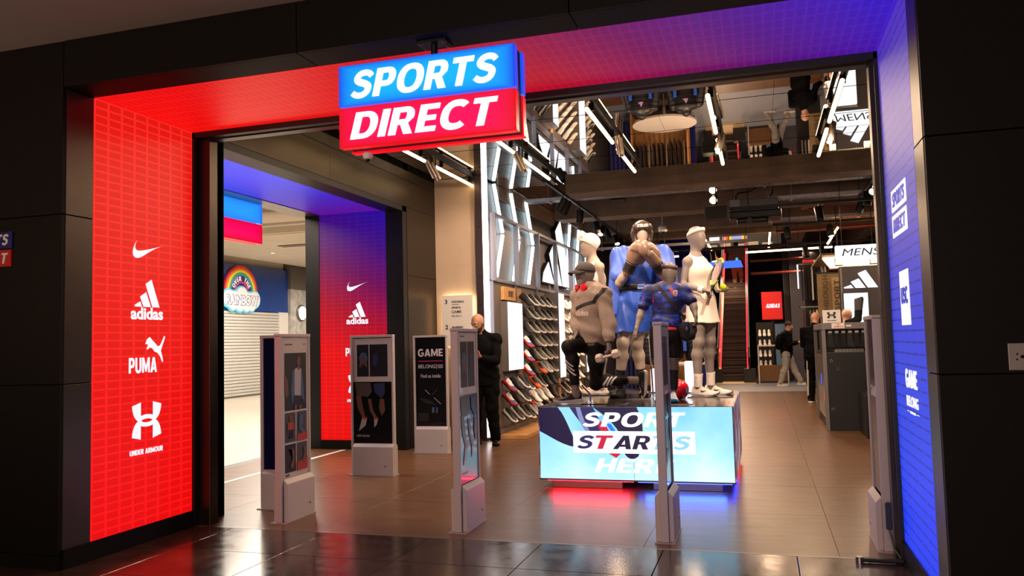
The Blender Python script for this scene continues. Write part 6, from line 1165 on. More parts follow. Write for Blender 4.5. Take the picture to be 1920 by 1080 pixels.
ms=thing('lit_sign','bright white lit menswear sign hung at the right','sign',(1.65,8.5,2.9)); BX(1.195,2.25,8.5,8.62,2.54,2.765).build('lit_box',glow('sign_bright',(250,252,255),1.5),ms,bevel=.004); lettering('lettering','MENS',(1.57,8.499,2.595),(1,0,0),(0,0,1),mat('ink_slate',(44,56,66),.5),ms,h=.115,w=.56,bold=.0,shear=.2)
for x in (1.3,2.1): MB().cyl((x,8.56,2.76),(x,8.56,4.6),.006,n=6).build('hanger',M_BLACKMETAL,ms)
wl=thing('light_grid','warm lit slatted ceiling raft behind the menswear sign','ceiling light',(1.7,13,2.9))
for i in range(9):
    y=12.0+.30*i; BX(1.25+.04*i,2.7,y,y+.12,2.86-.0*i,2.90).build('lit_slat',glow('slat_warm',(255,222,160),3.),wl)
BX(1.2,2.75,11.9,14.8,2.93,2.97).build('tray',M_WOODD,wl); [MB().cyl((x,13,2.95),(x,13,4.6),.006,n=6).build('hanger',M_BLACKMETAL,wl) for x in (1.5,2.5)]
for i,x in enumerate((1.36,1.95)):
    t=thing('lamp_cluster',f'small square cluster of four warm lamps {"left" if i==0 else "right"} of the sign posts','lamp',(x,10.5,2.5)); [BX(x+dx,x+dx+.05,10.5,10.53,2.62+dz,2.67+dz).build('lamp',glow('slat_warm',(255,222,160),3.),t) for dx in (0,.06) for dz in (0,.06)]; BX(x-.01,x+.12,10.53,10.56,2.60,2.74).build('frame',M_BLACKMETAL,t); MB().cyl((x+.05,10.55,2.73),(x+.05,10.55,4.6),.006,n=6).build('hanger',M_BLACKMETAL,t)
bn=thing('banner','tall brown hanging banner with upright lettering','banner',(1.35,12,1.7)); BX(1.10,1.59,11.7,11.72,1.70,2.55).build('cloth',mat('banner_brown',(136,112,76),.8,noise=.08),bn); BX(1.08,1.61,11.69,11.73,2.55,2.58).build('rod',M_BLACKMETAL,bn)
lettering('lettering','THROUGH',(1.30,11.698,2.125),(0,0,1),(-1,0,0),mat('banner_ink',(90,72,50),.7),bn,h=.10,w=.80,bold=.04); BX(1.37,1.545,11.692,11.7,1.75,2.47).build('patch',mat('banner_patch',(176,150,110),.8),bn); lettering('lettering','SPORT',(1.51,11.691,2.11),(0,0,1),(-1,0,0),mat('banner_ink',(90,72,50)),bn,h=.10,w=.62,bold=.04)
for x in (1.2,1.5): MB().cyl((x,11.71,2.56),(x,11.71,4.6),.004,n=6).build('hanger',M_BLACKMETAL,bn)
# stacks of shoe boxes, seen in the mirror ceiling
M_BOXW=mat('shoe_box_white',(206,196,184),.7); M_BOXK=mat('shoe_box_black',(34,30,30),.6); bxm={}
def shoe_box(x,y,z,k,lb):
    if k not in bxm:
        m=(M_BOXW,M_BOXK)[k]; a=BX(-.17,.17,-.11,.11,0,.095); b=BX(-.174,.174,-.114,.114,.09,.12); c=BX(-.12,.02,-.113,-.111,.03,.07)
        bxm[k]=[]
        for nm,q,mm in (('shoe_box',a,m),('lid',b,m),('label',c,(M_BOXK,M_BOXW)[k])):
            me=bpy.data.meshes.new(nm); me.from_pydata(q.v,[],q.f); me.materials.append(mm); bxm[k].append(me)
    r=bpy.data.objects.new('shoe_box',bxm[k][0]); COL.objects.link(r); r.location=(x,y,z); tag(r,lb,'shoe box','stacked shoe boxes behind the sock stand')
    for nm,me in zip(('lid','label'),bxm[k][1:]): o=bpy.data.objects.new(nm,me); COL.objects.link(o); o.parent=r
for r_,y in enumerate((12.6,13.6,14.6)):
    for i in range(6):
        for j in range(5):
            k=1 if (i*3+j*2+r_)%4==0 else 0
            shoe_box(1.85+.36*i,y,.12*j+.001,k,f'{["white","black"][k]} shoe box, {ORD[r_]} stack row back, column {NUM[i] if i<6 else i}, {ORD[4-j]} down')
# ---------------------------------------------------------------- escalator
ES=thing('escalator','dark escalator with red lit edges rising to the upper floor','escalator',(-.8,19,0)); M_STEP=mat('escalator_step',(64,50,44),.5,.4,noise=.1,nscale=30); M_GOLD=mat('brass_panel',(176,142,92),.35,.7); M_NEON=glow('neon_red',(255,40,60),1.6)
ry,rz=.38,.22
for i in range(22):
    y=19.6+ry*i; z=rz*i
    mb=MB().box(-1.20,-.42,y,y+ry+.02,z+rz-.03,z+rz)
    n=6
    for k in range(n): zz=z+.01+k*(rz-.04)/n; dy=.06*math.sin(PI*(k+.5)/n); mb.box(-1.20,-.42,y-.02+.06-dy,y+.08,zz,zz+(rz-.04)/n)
    mb.build('step',M_STEP,ES)
for s,x in ((-1,-1.23),(1,-.39)):
    a=(x,19.2,.0); e=(x,28,4.95); up=4.95/8.8*1.0
    lo=[(19.0,0),(19.0,.35),(19.6,.45),(28.,.45+8.4*rz/ry),(28.,8.4*rz/ry-.3)]
    MB().prism([(p[0],p[1]) for p in lo],(x-(.03),0,0),(0,1,0),(0,0,1),.06).build('skirt',M_GOLD,ES)
    gl=[(19.0,.35),(18.9,.8),(19.2,1.0),(19.6,1.02),(28.,1.02+8.4*rz/ry),(28.,.45+8.4*rz/ry),(19.6,.45)]
    MB().prism(gl,(x-.006+s*.03,0,0),(0,1,0),(0,0,1),.012).build('balustrade',mat('balustrade_brass',(150,118,78),.3,.6),ES)
    MB().tube([(x+s*.03,19.1,.4),(x+s*.03,18.85,.75),(x+s*.03,19.1,1.02),(x+s*.03,19.6,1.05),(x+s*.03,28,1.05+8.4*rz/ry)],.035,8).build('handrail',M_BLACKMETAL,ES,smooth=True)
    MB().tube([(x-s*.035,19.25,.3),(x-s*.035,19.6,.47),(x-s*.035,28,.47+8.4*rz/ry)],.018,6).build('neon_edge',M_NEON,ES); MB().tube([(x-s*.03,19.25,.9),(x-s*.03,19.6,1.0),(x-s*.03,28,1.0+8.4*rz/ry)],.016,6).build('neon_edge',M_NEON,ES)
    BX(x-.14,x+.20 if s>0 else x+.1,18.9,19.2,0,.42).build('newel',M_BLK,ES,bevel=.01)
BX(-1.3,-.2,18.3,19.6,0,.03).build('comb_plate',mat('comb_metal',(206,186,150),.4,.4),ES)
# upper floor glimpsed above
struct('floor_upper',BX(-4.4,4,27.9,31,4.6,4.85),M_CREAM); 
uf=thing('display_shelf','bright upper floor display shelves beyond the escalator top','display',(-.5,29.5,4.85)); BX(-1.9,-1.5,29.3,29.4,5.3,5.9).build('lit_panel',M_LIT,uf); BX(-1.1,-.5,29.3,29.4,5.25,5.95).build('yellow_frame',mat('frame_yellow',(226,206,40),.5,emit=(226,206,40),es=.5),uf); BX(-1.0,-.6,29.27,29.3,5.35,5.85).build('screen',glow('screen_lilac',(170,170,230),1.),uf); BX(-1.35,-1.15,29.3,29.4,5.3,5.7).build('orange_disc',mat('orange_disc',(230,90,40),.5,emit=(230,90,40),es=.5),uf)
for i in range(5): BX(-2.0+.55*i,-1.6+.55*i,29.0,29.3,4.85,5.15+.06*(i%2)).build('white_block',M_CARD,uf)
ts=thing('tilted_sign','tilted white screen panel with blue edge, pink and cyan bars','sign',(-.75,15,3.1)); tn=Matrix.Rotation(.9,4,'X')@Matrix.Rotation(.12,4,'Y'); T0=Matrix.Translation((-.74,15,3.12))@Matrix.Rotation(-.18,4,'Z')@Matrix.Rotation(-.45,4,'X')
mb=MB(T0); mb.box(-.37,.37,-.16,.16,-.015,.0).build('panel',glow('panel_blue',(60,110,255),1.3),ts); MB(T0).box(-.32,.30,-.12,.12,0,.004).build('lit_face',M_LIT,ts); MB(T0).bar((-.26,-.05,.20),(-.08,-.05,.03),.035,.03).build('pink_bar',glow('bar_pink',(255,60,120),1.2),ts); MB(T0).bar((.24,.02,.0),(.24,.02,.17),.05,.03).build('cyan_bar',glow('bar_cyan',(60,200,230),1.1),ts); MB().cyl((-.74,15.02,3.12),(-.74,15.02,4.6),.005,n=6).build('hanger',M_BLACKMETAL,ts)
# dark blue partition behind the plinth
M_NVY=mat('partition_navy',(26,30,130),.35,emit=(20,24,120),es=.0,spec=.6); M_NVY2=mat('partition_violet',(60,56,140),.4)
bp=thing('partition','tall dark blue partition with ribbed violet end behind the display figures','partition',(-2.2,17.2,0))
BX(-3.30,-1.50,17.2,17.4,0,3.3).build('panel',M_NVY,bp,bevel=.01); MB().hexa([(-3.30,17.1,3.3),(-1.10,17.1,3.3),(-1.10,17.6,3.3),(-3.30,17.6,3.3),(-3.30,17.5,4.25),(-1.70,17.5,4.25),(-1.70,17.7,4.25),(-3.30,17.7,4.25)]).build('sloped_top',M_NVY,bp)
for i in range(5): BX(-3.86+.115*i,-3.77+.115*i,17.0,17.25,0,4.2).build('rib',M_NVY2,bp,bevel=.01)
gu=thing('gondola_unit','oak clothes unit of dark garments before the dark blue partition','display unit',(-2.3,16.3,0)); BX(-3.1,-1.6,16.55,16.6,0,1.95).build('back_panel',M_WOODL,gu); BX(-3.1,-1.6,15.95,16.6,0,.12).build('base',M_BLK,gu); BX(-3.1,-1.6,15.95,16.6,1.95,2.0).build('top_shelf',M_WOODL,gu); [BX(x,x+.04,15.95,16.6,.12,1.95).build('side',M_WOODL,gu) for x in (-3.1,-1.64)]; BX(-3.06,-1.64,16.2,16.23,1.78,1.81).build('bar',M_STEEL,gu)
# puffer jackets on forms behind the plinth (seen from above in the mirror)
M_PUF=mat('puffer_black',(22,20,24),.4,spec=.5)
for x,y,lb_ in ((-2.12,10.9,'black padded jacket on a bust form, nearer the shoe wall'),(-1.24,11.0,'black padded jacket on a bust form, before the blue partition')):
    t=thing('padded_jacket',lb_,'jacket',(x,y,.5)); b=Body()
    for k in range(6): b.slab((x,y,.98+.09*k),(x,y,1.0+.09*k),.21+.01*k,.15,.215+.01*k,.155,(1,0,0),.012)
    for s in (-1,1):
        for k in range(6): b.cone((x+s*(.25+.016*k),y-.02*k,1.44-.08*k),(x+s*(.258+.016*k),y-.022*k,1.41-.08*k),.092,.092,.012)
    b.cone((x,y,1.5),(x,y,1.6),.10,.09,.02); b.build('jacket',M_PUF,t,res=.012); MB().cyl((x,y,.0),(x,y,1.0),.02,n=10).build('pole',M_ROD,t); MB().cyl((x,y,0),(x,y,.02),.2,n=24).build('foot',M_BLK,t)
    for s in (-1,1): BX(x+s*.2-.03,x+s*.2+.03,y-.2,y-.12,1.1,1.3).build('blue_panel',mat('jacket_blue',(40,90,200),.5),t)
    b=MB(); [b.prism([(p[0]-.47,p[1]) for p in q],(x,y-.17,1.35),(.12,0,0),(0,0,.12),-.01) for q in BARS]; b.build('logo',mat('jacket_logo',(190,160,214),.5),t)
dt=thing('display_table','round white topped display table behind the padded jackets','table',(-2.1,15.0,0)); MB().lathe([(0,.70),(.8,.70),(.8,.745),(0,.745)],(-2.1,15.0,0),32).build('table_top',M_CARD,dt,smooth=True); MB().cyl((-2.1,15.0,.02),(-2.1,15.0,.7),.04,n=12).build('stem',M_ROD,dt); MB().cyl((-2.1,15.0,0),(-2.1,15.0,.02),.28,n=24).build('foot',M_BLK,dt)
# ---------------------------------------------------------------- far back: column, red box, shelves, clothes
struct('column',BX(.87,1.36,19.4,19.9,0,4.6),mat('column_grey',(84,82,92),.5,noise=.05),'grey column right of the walking shopper'); struct('column_thin',BX(.70,.86,20.2,20.4,0,4.6),mat('column_dark',(52,48,48),.5),'slim dark column beside the grey column')
rb_=thing('lit_sign','red box sign with white lit lettering in the far back','sign',(.34,20,2.2)); BX(.05,.64,20,20.3,1.83,2.66).build('box',mat('sign_box_red',(206,30,26),.4,emit=(206,24,20),es=.45),rb_,bevel=.02); lettering('lettering','ADIDAS',(.37,19.995,2.18),(1,0,0),(0,0,1),M_LIT,rb_,h=.12,w=.40,bold=.05,shear=.2); BX(.30,.40,20.2,20.28,0,1.85).build('post',M_BLACKMETAL,rb_)
fr=thing('drinks_fridge','glass fronted fridge below the red box sign','fridge',(.35,20.6,0)); BX(.0,.75,20.6,21.1,0,1.75).build('cabinet',M_BLK,fr); 
for x in (.03,.39): 
    d=BX(x,x+.33,20.58,20.6,.2,1.7).build('door',mat('fridge_glass',(90,110,120),.1,emit=(120,150,165),es=.18),fr); BX(x+.30,x+.315,20.555,20.58,.7,1.2).build('handle',M_STEEL,d)
    for k in range(4): BX(x+.02,x+.31,20.575,20.582,.45+.3*k,.47+.3*k).build('shelf_edge',M_STEEL,d)
tr=thing('shoe_shelf','black shelf unit of white trainers beside the escalator','shelf',(.08,19.6,0)); BX(-.14,.34,19.75,19.95,0,1.75).build('back',M_BLK,tr)
for k in range(4): BX(-.13,.33,19.70,19.75,.56+.3*k,.58+.3*k).build('shelf',M_BLK,tr)
for k in range(4):
    for j in range(3):
        up,so=VAR['white']; r=bpy.data.objects.new('white_trainer',up); COL.objects.link(r); r.location=(-.04+.13*j,19.66,.56+.3*k+.03); r.rotation_euler=(0,.75,-PI/2); r.scale=(.85,.85,.85); tag(r,f'white trainer on the far black shelf unit, {ORD[3-k]} shelf down, {NUM[j]} from the left','shoe','white trainers on the far shelf unit'); s=bpy.data.objects.new('sole',so); COL.objects.link(s); s.parent=r
cb=thing('counter','low brown counter with pale rail between escalator and shopper','counter',(.3,19.3,0)); BX(-.15,.72,19.1,19.4,.05,.50).build('front',M_WOODD,cb); BX(-.18,.75,19.05,19.45,0,.05).build('kick',M_BLK,cb); BX(-.12,.70,19.0,19.03,1.05,1.09).build('rail',M_CARD,cb); [BX(x,x+.03,19.0,19.03,0,1.06).build('rail_post',M_CARD,cb) for x in (-.12,.67)]
# clothes rails
M_CL=[mat('cloth_black',(24,22,24),.9),mat('cloth_navy',(34,36,56),.9),mat('cloth_white',(216,208,198),.9),mat('cloth_grey',(120,112,106),.9),mat('cloth_wine',(84,40,40),.9)]
def garment(x,y,z,k,lb,h=.7,dep=.42):
    t=thing('hanging_garment',lb,'clothing',(x,y,z),'clothes on the far rails'); b=MB()
    b.prism([(-dep/2,-.12),(-.06,-.02),(.06,-.02),(dep/2,-.12),(dep/2*.9,-h),(-dep/2*.9,-h)],(x-.018,y,z),(0,1,0),(0,0,1),.036); b.build('cloth',M_CL[k],t,bevel=.008); MB().tube([(x,y,z-.03),(x,y,z+.03),(x,y+.02,z+.05)],.004,5).build('hanger_hook',M_STEEL,t)
for (rz_,ks,lbr,h_) in ((3.05,(1,0,0,2,0,1,2,2),'upper far rail',.85),(1.98,(4,0,3,3,2,3,2,3),'lower far rail',.7)):
    t=thing('clothes_rail',f'steel clothes bar, {lbr} behind the staff member','clothes rail',(1.2,16,rz_)); BX(.93,1.66,15.985,16.015,rz_+.05,rz_+.075).build('bar',M_STEEL,t); BX(.93,.96,15.985,16.5,rz_+.05,rz_+.075).build('arm',M_STEEL,t); BX(1.63,1.66,15.985,16.5,rz_+.05,rz_+.075).build('arm',M_STEEL,t)
    for i,k in enumerate(ks): garment(1.03+.078*i,16,rz_,k,f'{["black","navy","white","grey","wine red"][k]} garment, {ORD[i]} from the left on the {lbr}',h_)
for i in range(12): garment(-2.98+.115*i,16.2,1.75,(0,1,0,3)[i%4],f'{["black","navy","black","grey"][i%4]} garment, {ORD[i] if i<10 else ["eleventh","twelfth"][i-10]} from the left in the oak clothes unit',.8)
struct('wall_stub',BX(1.10,1.70,16.45,16.6,0,3.6),mat('stub_dark',(34,30,32),.6),'dark wall behind the clothes rails'); ls=thing('light_strip','thin white lit strip at the left end of the clothes rails','light',(.93,15.9,2.4)); BX(.92,.95,15.90,15.94,2.5,3.1).build('tube',M_LIT,ls); BX(.915,.955,15.94,16.0,2.48,3.12).build('channel',M_BLK,ls)
ex=thing('exit_light','red lit band with a green dot above the clothes rails','exit light',(1.35,15.8,3.2)); BX(1.05,1.55,15.8,15.84,3.13,3.20).build('band',glow('band_red',(220,20,30),.8),ex); MB().cyl((1.33,15.795,3.165),(1.33,15.80,3.165),.02,n=10).build('dot',glow('dot_green',(40,220,120),1.2),ex); BX(1.08,1.52,15.84,15.9,3.12,3.22).build('housing',M_BLK,ex); MB().cyl((1.3,15.87,3.2),(1.3,15.87,4.6),.006,n=6).build('hanger',M_BLACKMETAL,ex)
rw=thing('red_display','red display panels far behind the brown banner','panel',(1.6,15.2,1.6)); BX(1.72,2.3,15.2,15.3,1.4,2.35).build('panel',mat('panel_red',(190,30,28),.5),rw); BX(1.72,2.3,15.18,15.2,1.95,1.99).build('shelf_strip',M_CARD,rw); BX(1.75,2.27,15.22,15.28,0,1.4).build('base',M_BLK,rw)
ck=thing('cable_stub','black plug lead hanging at the foot of the right door post','cable',(.70,.0,.3)); BX(.668,.70,.02,.055,.18,.34).build('adapter',M_BLK,ck,bevel=.004); MB().tube([(.684,.03,.18),(.70,.0,.08),(.735,-.02,.02)],.006,6).build('lead',M_BLK,ck)
fl=thing('floor_stop','dark metal floor stop bar at the foot of the right screen wall','floor stop',(.6,-.06,0)); BX(.50,.745,-.075,-.035,.006,.03).build('bar',M_BLACKMETAL,fl,bevel=.008); MB().cyl((.5,-.055,.0),(.5,-.055,.034),.022,n=14).build('knob',M_STEEL,fl)
# ---------------------------------------------------------------- mall: shuttered shop
MX=-14.20
sf=thing('shop_fascia','deep blue shop fascia beyond the side entrance','fascia',(MX,14,3.1)); BX(MX-.05,MX,8,16.87,2.46,3.78).build('board',mat('fascia_blue',(16,66,150),.18,coat=.4,noise=.12,nscale=1.5),sf)
rs=thing('rainbow_sign','rainbow arch sign on a white cloud on the blue fascia','sign',(MX+.05,14.4,2.8)); yc,zc=14.40,2.97
def ring(r0,r1,m,x,nm,n=24): 
    o=[(r1*math.cos(PI*i/n),r1*math.sin(PI*i/n)) for i in range(n+1)]+[(r0*math.cos(PI*i/n),r0*math.sin(PI*i/n)) for i in range(n,-1,-1)]; MB().prism(o,(x,yc,zc),(0,1,0),(0,0,1),.05).build(nm,m,rs)
for r0,r1,c in ((.70,.77,(214,40,40)),(.64,.70,(240,130,30)),(.58,.64,(250,220,50)),(.53,.58,(80,180,70)),(.48,.53,(50,140,210)),(.31,.48,(60,30,90)),(.27,.31,(220,40,110))): ring(r0,r1,mat('rainbow_%d_%d_%d'%c,c,.4,emit=c,es=.2),MX+.02,'arch_band')
for i,ch in enumerate('OVER THE'):
    if ch==' ': continue
    a=math.radians(152-17.7*i); r=.335; u=Vector((0,math.cos(a),math.sin(a))); rt=Vector((0,math.sin(a),-math.cos(a)))
    lettering('lettering',ch,(MX+.072,yc+u.y*r,zc+u.z*r),rt,u,mat('sign_cream',(240,232,236),.4,emit=(240,232,236),es=.4),rs,h=.13,bold=.04)
def cloud(g_,x,d,m,nm):
    pts=[]; lob=[(-.62,.05,.23),(-.34,.05,.2),(0,.11,.27),(.34,.04,.2),(.62,.05,.23),(.45,-.10,.19),(.2,-.14,.17),(-.1,-.12,.19),(-.42,-.1,.18)]
    for k in range(72):
        a=2*PI*k/72; dx,dz=math.cos(a),math.sin(a); best=.05
        for cx,cz,r in lob:
            b_=cx*dx+cz*dz; c_=cx*cx+cz*cz-(r+g_)**2; q=b_*b_-c_
            if q>0: best=max(best,b_+math.sqrt(q))
        pts.append((dx*best,dz*best))
    MB().prism(pts,(x,yc,zc-.23),(0,1,0),(0,0,1),d).build(nm,m,rs)
cloud(.045,MX+.03,.05,mat('cloud_cyan',(90,200,226),.4,emit=(90,200,226),es=.2),'cloud_edge'); cloud(0,MX+.05,.05,mat('cloud_white',(240,236,240),.4,emit=(240,236,240),es=.12),'cloud'); lettering('lettering','RAiNBOW',(MX+.102,yc+.02,zc-.375),(0,1,0),(0,0,1),mat('rainbow_ink',(90,40,90),.4),rs,h=.31,w=1.50,bold=.09); lettering('lettering','RAiNBOW',(MX+.106,yc+.0,zc-.36),(0,1,0),(0,0,1),mat('sign_cream',(240,232,236)),rs,h=.28,w=1.46,bold=.03)
rsn=thing('roller_shutter','pale closed roller shutter under the blue fascia','shutter',(MX,14,0)); M_SHUT=mat('shutter_white',(214,210,204),.45,.1); sm=None
for i in range(27):
    z=.03+.0895*i; p=[(0,0),(.03,.010),(.036,.045),(.03,.075),(0,.084),(-.01,.084),(-.01,0)]
    if sm is None:
        b=MB().prism(p,(0,-2.2,0),(1,0,0),(0,0,1),-4.4); sm=bpy.data.meshes.new('slat'); sm.from_pydata(b.v,[],b.f); sm.materials.append(M_SHUT); sm.validate()
    o=bpy.data.objects.new('slat',sm); COL.objects.link(o); o.parent=rsn; o.location=(-.03,.05+2.2-4.2+2.2,z)
BX(MX-.08,MX+.02,16.36,16.86,0,2.46).build('side_frame',M_CARD,rsn); BX(MX-.08,MX+.03,9.5,16.4,0,.03).build('bottom_bar',M_STEEL,rsn)
struct('wall_marble',BX(-16,-14.1,16.88,18.0,0,3.2),mat('marble',(190,186,180),.3,noise=.3,nscale=6),'veined marble pier beside the blue fascia'); struct('wall_marble_top',BX(-16,-14.1,16.88,18.0,3.2,4.2),mat('stone_grey',(104,98,92),.5))
lm=thing('wall_lamp','round glowing white wall lamp on the marble pier','lamp',(-14.1,17.45,2.46)); MB().lathe([(0,0),(.26,0),(.26,.05),(.22,.07),(0,.07)],(-14.1,17.45,2.46),28,(1,0,0)).build('rim',M_STEEL,lm,smooth=True); MB().lathe([(0,.07),(.22,.07),(.2,.10),(0,.12)],(-14.1,17.45,2.46),28,(1,0,0)).build('diffuser',glow('lamp_white',(255,244,226),3.),lm,smooth=True)
rs2=thing('roller_shutter','second pale roller shutter past the marble pier','shutter',(-14.3,19,0))
for i in range(27):
    o=bpy.data.objects.new('slat',sm); COL.objects.link(o); o.parent=rs2; o.location=(0,1.2,.03+.0895*i)
struct('wall_mall_far',BX(-16,-14.25,18,22,2.46,4.2),mat('shop_olive',(110,96,60),.5))
for x,y in ((-11.2,10.9),(-10.1,11.6),(-12.5,13.5)):
    t=thing('downlight',{10.9:'small recessed mall downlight, nearest of the three',11.6:'small recessed mall downlight, middle of the three',13.5:'small recessed mall downlight, farthest of the three'}[y],'downlight',(x,y,3.93)); MB().lathe([(0,0),(.07,0),(.08,-.008),(.055,-.008),(.05,-.004),(0,-.004)],(x,y,3.93),18).build('ring',M_WHITEPAINT,t); MB().cyl((x,y,3.926),(x,y,3.921),.05,n=16).build('lens',glow('lamp_white',(255,244,226),3.),t)
# ---------------------------------------------------------------- people
def real_head(B,c,f,up,s=1.):
    c=A(c); f=_unit(f); up=_unit(A(up)-f*(A(up)@f)); lt=_unit(np.cross(f,up))
    B.ell(c+up*.030*s-f*.012*s,.075*s,.096*s,.090*s,(lt,f,up),.02); B.ell(c-up*.035*s+f*.020*s,.057*s,.068*s,.083*s,(lt,f,up),.03)
    B.ball(c-up*.098*s+f*.060*s,.022*s,.03); B.cone(c+f*.086*s+up*.012*s,c+f*.108*s-up*.026*s,.009*s,.015*s,.012)
    B.cone(c+f*.078*s+up*.032*s-lt*.035*s,c+f*.078*s+up*.032*s+lt*.035*s,.013*s,.013*s,.015); B.cone(c+f*.080*s-up*.058*s-lt*.018*s,c+f*.080*s-up*.058*s+lt*.018*s,.009*s,.009*s,.008)
    for q in (-1,1): B.ell(c+lt*q*.076*s-f*.012*s,.011*s,.02*s,.031*s,(lt,f,up),.008)
    return lt,f,up
def eyes(p,c,lt,f,up,s=1.):
    for q in (-1,1):
        o=MB().sphere(A(c)+lt*q*.031*s+f*.078*s+up*.008*s,.0125*s,10,8).build('eye',mat('eye_white',(230,224,216),.2),p,smooth=True); MB().sphere(A(c)+lt*q*.031*s+f*.0865*s+up*.008*s,.006*s,8,6).build('iris',mat('eye_dark',(40,26,20),.2),o,smooth=True)
def person(label,base,J,skin,jac,tro,shoe,sole,res=.011,hair=None,coat_len=0.,cuff=None,s=1.,jname='jacket',curl=.8,extra=None):
    t=thing('person',label,'person',base); B=Body(); lt,f,up=real_head(B,J['head'],J['face'],J.get('up',(0,0,1)),s); B.cone(A(J['neck'])-A((0,0,.04)),A(J['head'])-up*.06-f*.015,.060*s,.054*s,.03)
    sd=A(J['shR'])-A(J['shL']); hp=A(J['hipR'])-A(J['hipL']); torso(B,J['pel'],J['neck'],hp,sd,1.,.98); yoke(B,J['neck'],J['shL'],J['shR'],1.)
    for q in 'LR':
        arm(B,J['sh'+q],J['el'+q],J['wr'+q],1.); leg(B,J['hip'+q],J['kn'+q],J['an'+q],1.,knee_dir=J['walk']); hd_=_unit(J['hd'+q]); hand(B,J['wr'+q],hd_,J['pm'+q],1.,curl=curl,side=1 if q=='L' else -1); B.cone(J['an'+q],A(J['an'+q])-A((0,0,.04)),.034,.026)
    B.build('body',skin,t,res=res); eyes(t,J['head'],lt,f,up,s)
    K_=Body(); torso(K_,J['pel'],J['neck'],hp,sd,1.0,.98,grow=.028,k=.06); yoke(K_,J['neck'],J['shL'],J['shR'],1.,grow=.024)
    pe=A(J['pel']); K_.slab(pe+A((0,0,.05)),pe-A((0,0,.06+coat_len)),.19,.135,.195,.14,hp,.04)
    for q in 'LR':
        K_.ball(J['sh'+q],.082,.04); K_.cone(J['sh'+q],J['el'+q],.074,.062,.03); K_.cone(J['el'+q],lerp(J['el'+q],J['wr'+q],.94),.062,.047,.02)
    K_.cone(lerp(J['neck'],J['head'],-.1),lerp(J['neck'],J['head'],.28),.075,.072,.03); K_.cut(pe-A((0,0,.07+coat_len)),(0,0,-1)); K_.cutcone(lerp(J['neck'],J['head'],.12),lerp(J['neck'],J['head'],.5),.060,.07); K_.wrinkle(.006,(20,14,34)); JK=K_.build(jname,jac,t,res=res)
    T_=Body(); T_.slab(pe+A((0,0,.06)),pe-A((0,0,.08)),.17,.12,.18,.125,hp,.03)
    for q in 'LR': leg(T_,J['hip'+q],J['kn'+q],lerp(J['kn'+q],J['an'+q],.97),1.06,.03,.020,J['walk']); T_.cone(lerp(J['kn'+q],J['an'+q],.6),lerp(J['kn'+q],J['an'+q],.98),.075,.066,.02)
    T_.wrinkle(.005,(26,18,22)); T_.build('trousers',tro,t,res=res)
    for q in 'LR':
        d=_unit(J['toe'+q]); a=A(J['an'+q]); o=(a[0]-d[0]*.085,a[1]-d[1]*.085,J.get('floor'+q,0.)); worn_shoe(t,o,d,shoe,sole,None,.285)
    if hair is not None:
        hb_=Body(); c=A(J['head']); hb_.ell(c+up*.040-f*.018,.084,.104,.092,(lt,f,up),.02); hb_.cut(c+up*.02+f*.04,_unit(f*.75-up*.6)); hb_.build('hair',hair,t,res=res*.8)
    return t,lt,f,up,JK
M_SK1=mat('skin_tan',(186,134,108),.5,noise=.06,nscale=20); M_SK2=mat('skin_fair',(218,164,140),.5,noise=.05,nscale=20); M_JBLK=mat('jacket_black',(10,10,12),.8,noise=.15,nscale=30,spec=.08); M_TBLK=mat('trouser_black',(9,9,10),.85,spec=.08); M_JOG=mat('jogger_grey',(168,162,156),.9,noise=.06,nscale=30); M_SHK=mat('shoe_plain_black',(12,11,11),.4)
# bald bearded man at the pillar
J=dict(head=(-3.61,4.83,1.625),face=(-.28,-.86,-.42),up=(-.1,-.4,.9),neck=(-3.60,4.95,1.475),shL=(-3.775,4.88,1.405),shR=(-3.405,4.98,1.405),elL=(-3.80,4.76,1.14),wrL=(-3.655,4.60,1.165),elR=(-3.375,4.86,1.12),wrR=(-3.495,4.66,1.165),hdL=(.25,-.5,.35),pmL=(.6,.2,.6),hdR=(-.75,-.35,.25),pmR=(-.3,.2,.8),
 pel=(-3.58,4.97,.93),hipL=(-3.67,4.95,.90),hipR=(-3.49,5.0,.90),knL=(-3.69,4.90,.49),knR=(-3.475,4.95,.49),anL=(-3.715,4.96,.085),anR=(-3.455,5.0,.085),toeL=(-.3,-.95,0),toeR=(.35,-.93,0),walk=(0,-1,0))
t,lt,f,up,JK=person('bald bearded man in black looking down at his phone by the plaster pillar',(-3.58,4.97,0),J,M_SK1,M_JBLK,M_TBLK,M_SHK,M_SHK,res=.0085,coat_len=.06)
bd=Body(); c=A(J['head']); bd.ell(c-up*.062+f*.030,.060,.062,.058,(lt,f,up),.02); bd.cone(c-up*.03+lt*.062-f*.005,c-up*.09+f*.05,.018,.03,.02); bd.cone(c-up*.03-lt*.062-f*.005,c-up*.09+f*.05,.018,.03,.02); bd.cut(c-up*.045+f*.05,_unit(up+f*.2)); bd.build('beard',mat('beard_dark',(36,26,22),.9),t,res=.008)
for q in (-1,1): MB().bar(c+lt*q*.016+f*.090+up*.028,c+lt*q*.05+f*.076+up*.030,.010,.008).build('eyebrow',mat('beard_dark',(36,26,22)),t)
ph=thing('phone','dark mobile phone in the hands of the bald man','phone',(-3.58,4.56,1.20)); pm=Matrix.Translation((-3.585,4.565,1.225))@Matrix.Rotation(-.9,4,'X')@Matrix.Rotation(.2,4,'Y'); MB(pm).box(-.037,.037,-.004,.004,-.075,.075).build('case',M_BLK,ph,bevel=.003); MB(pm).box(-.033,.033,.004,.0048,-.068,.068).build('screen',glow('phone_glow',(200,190,170),.6),ph)
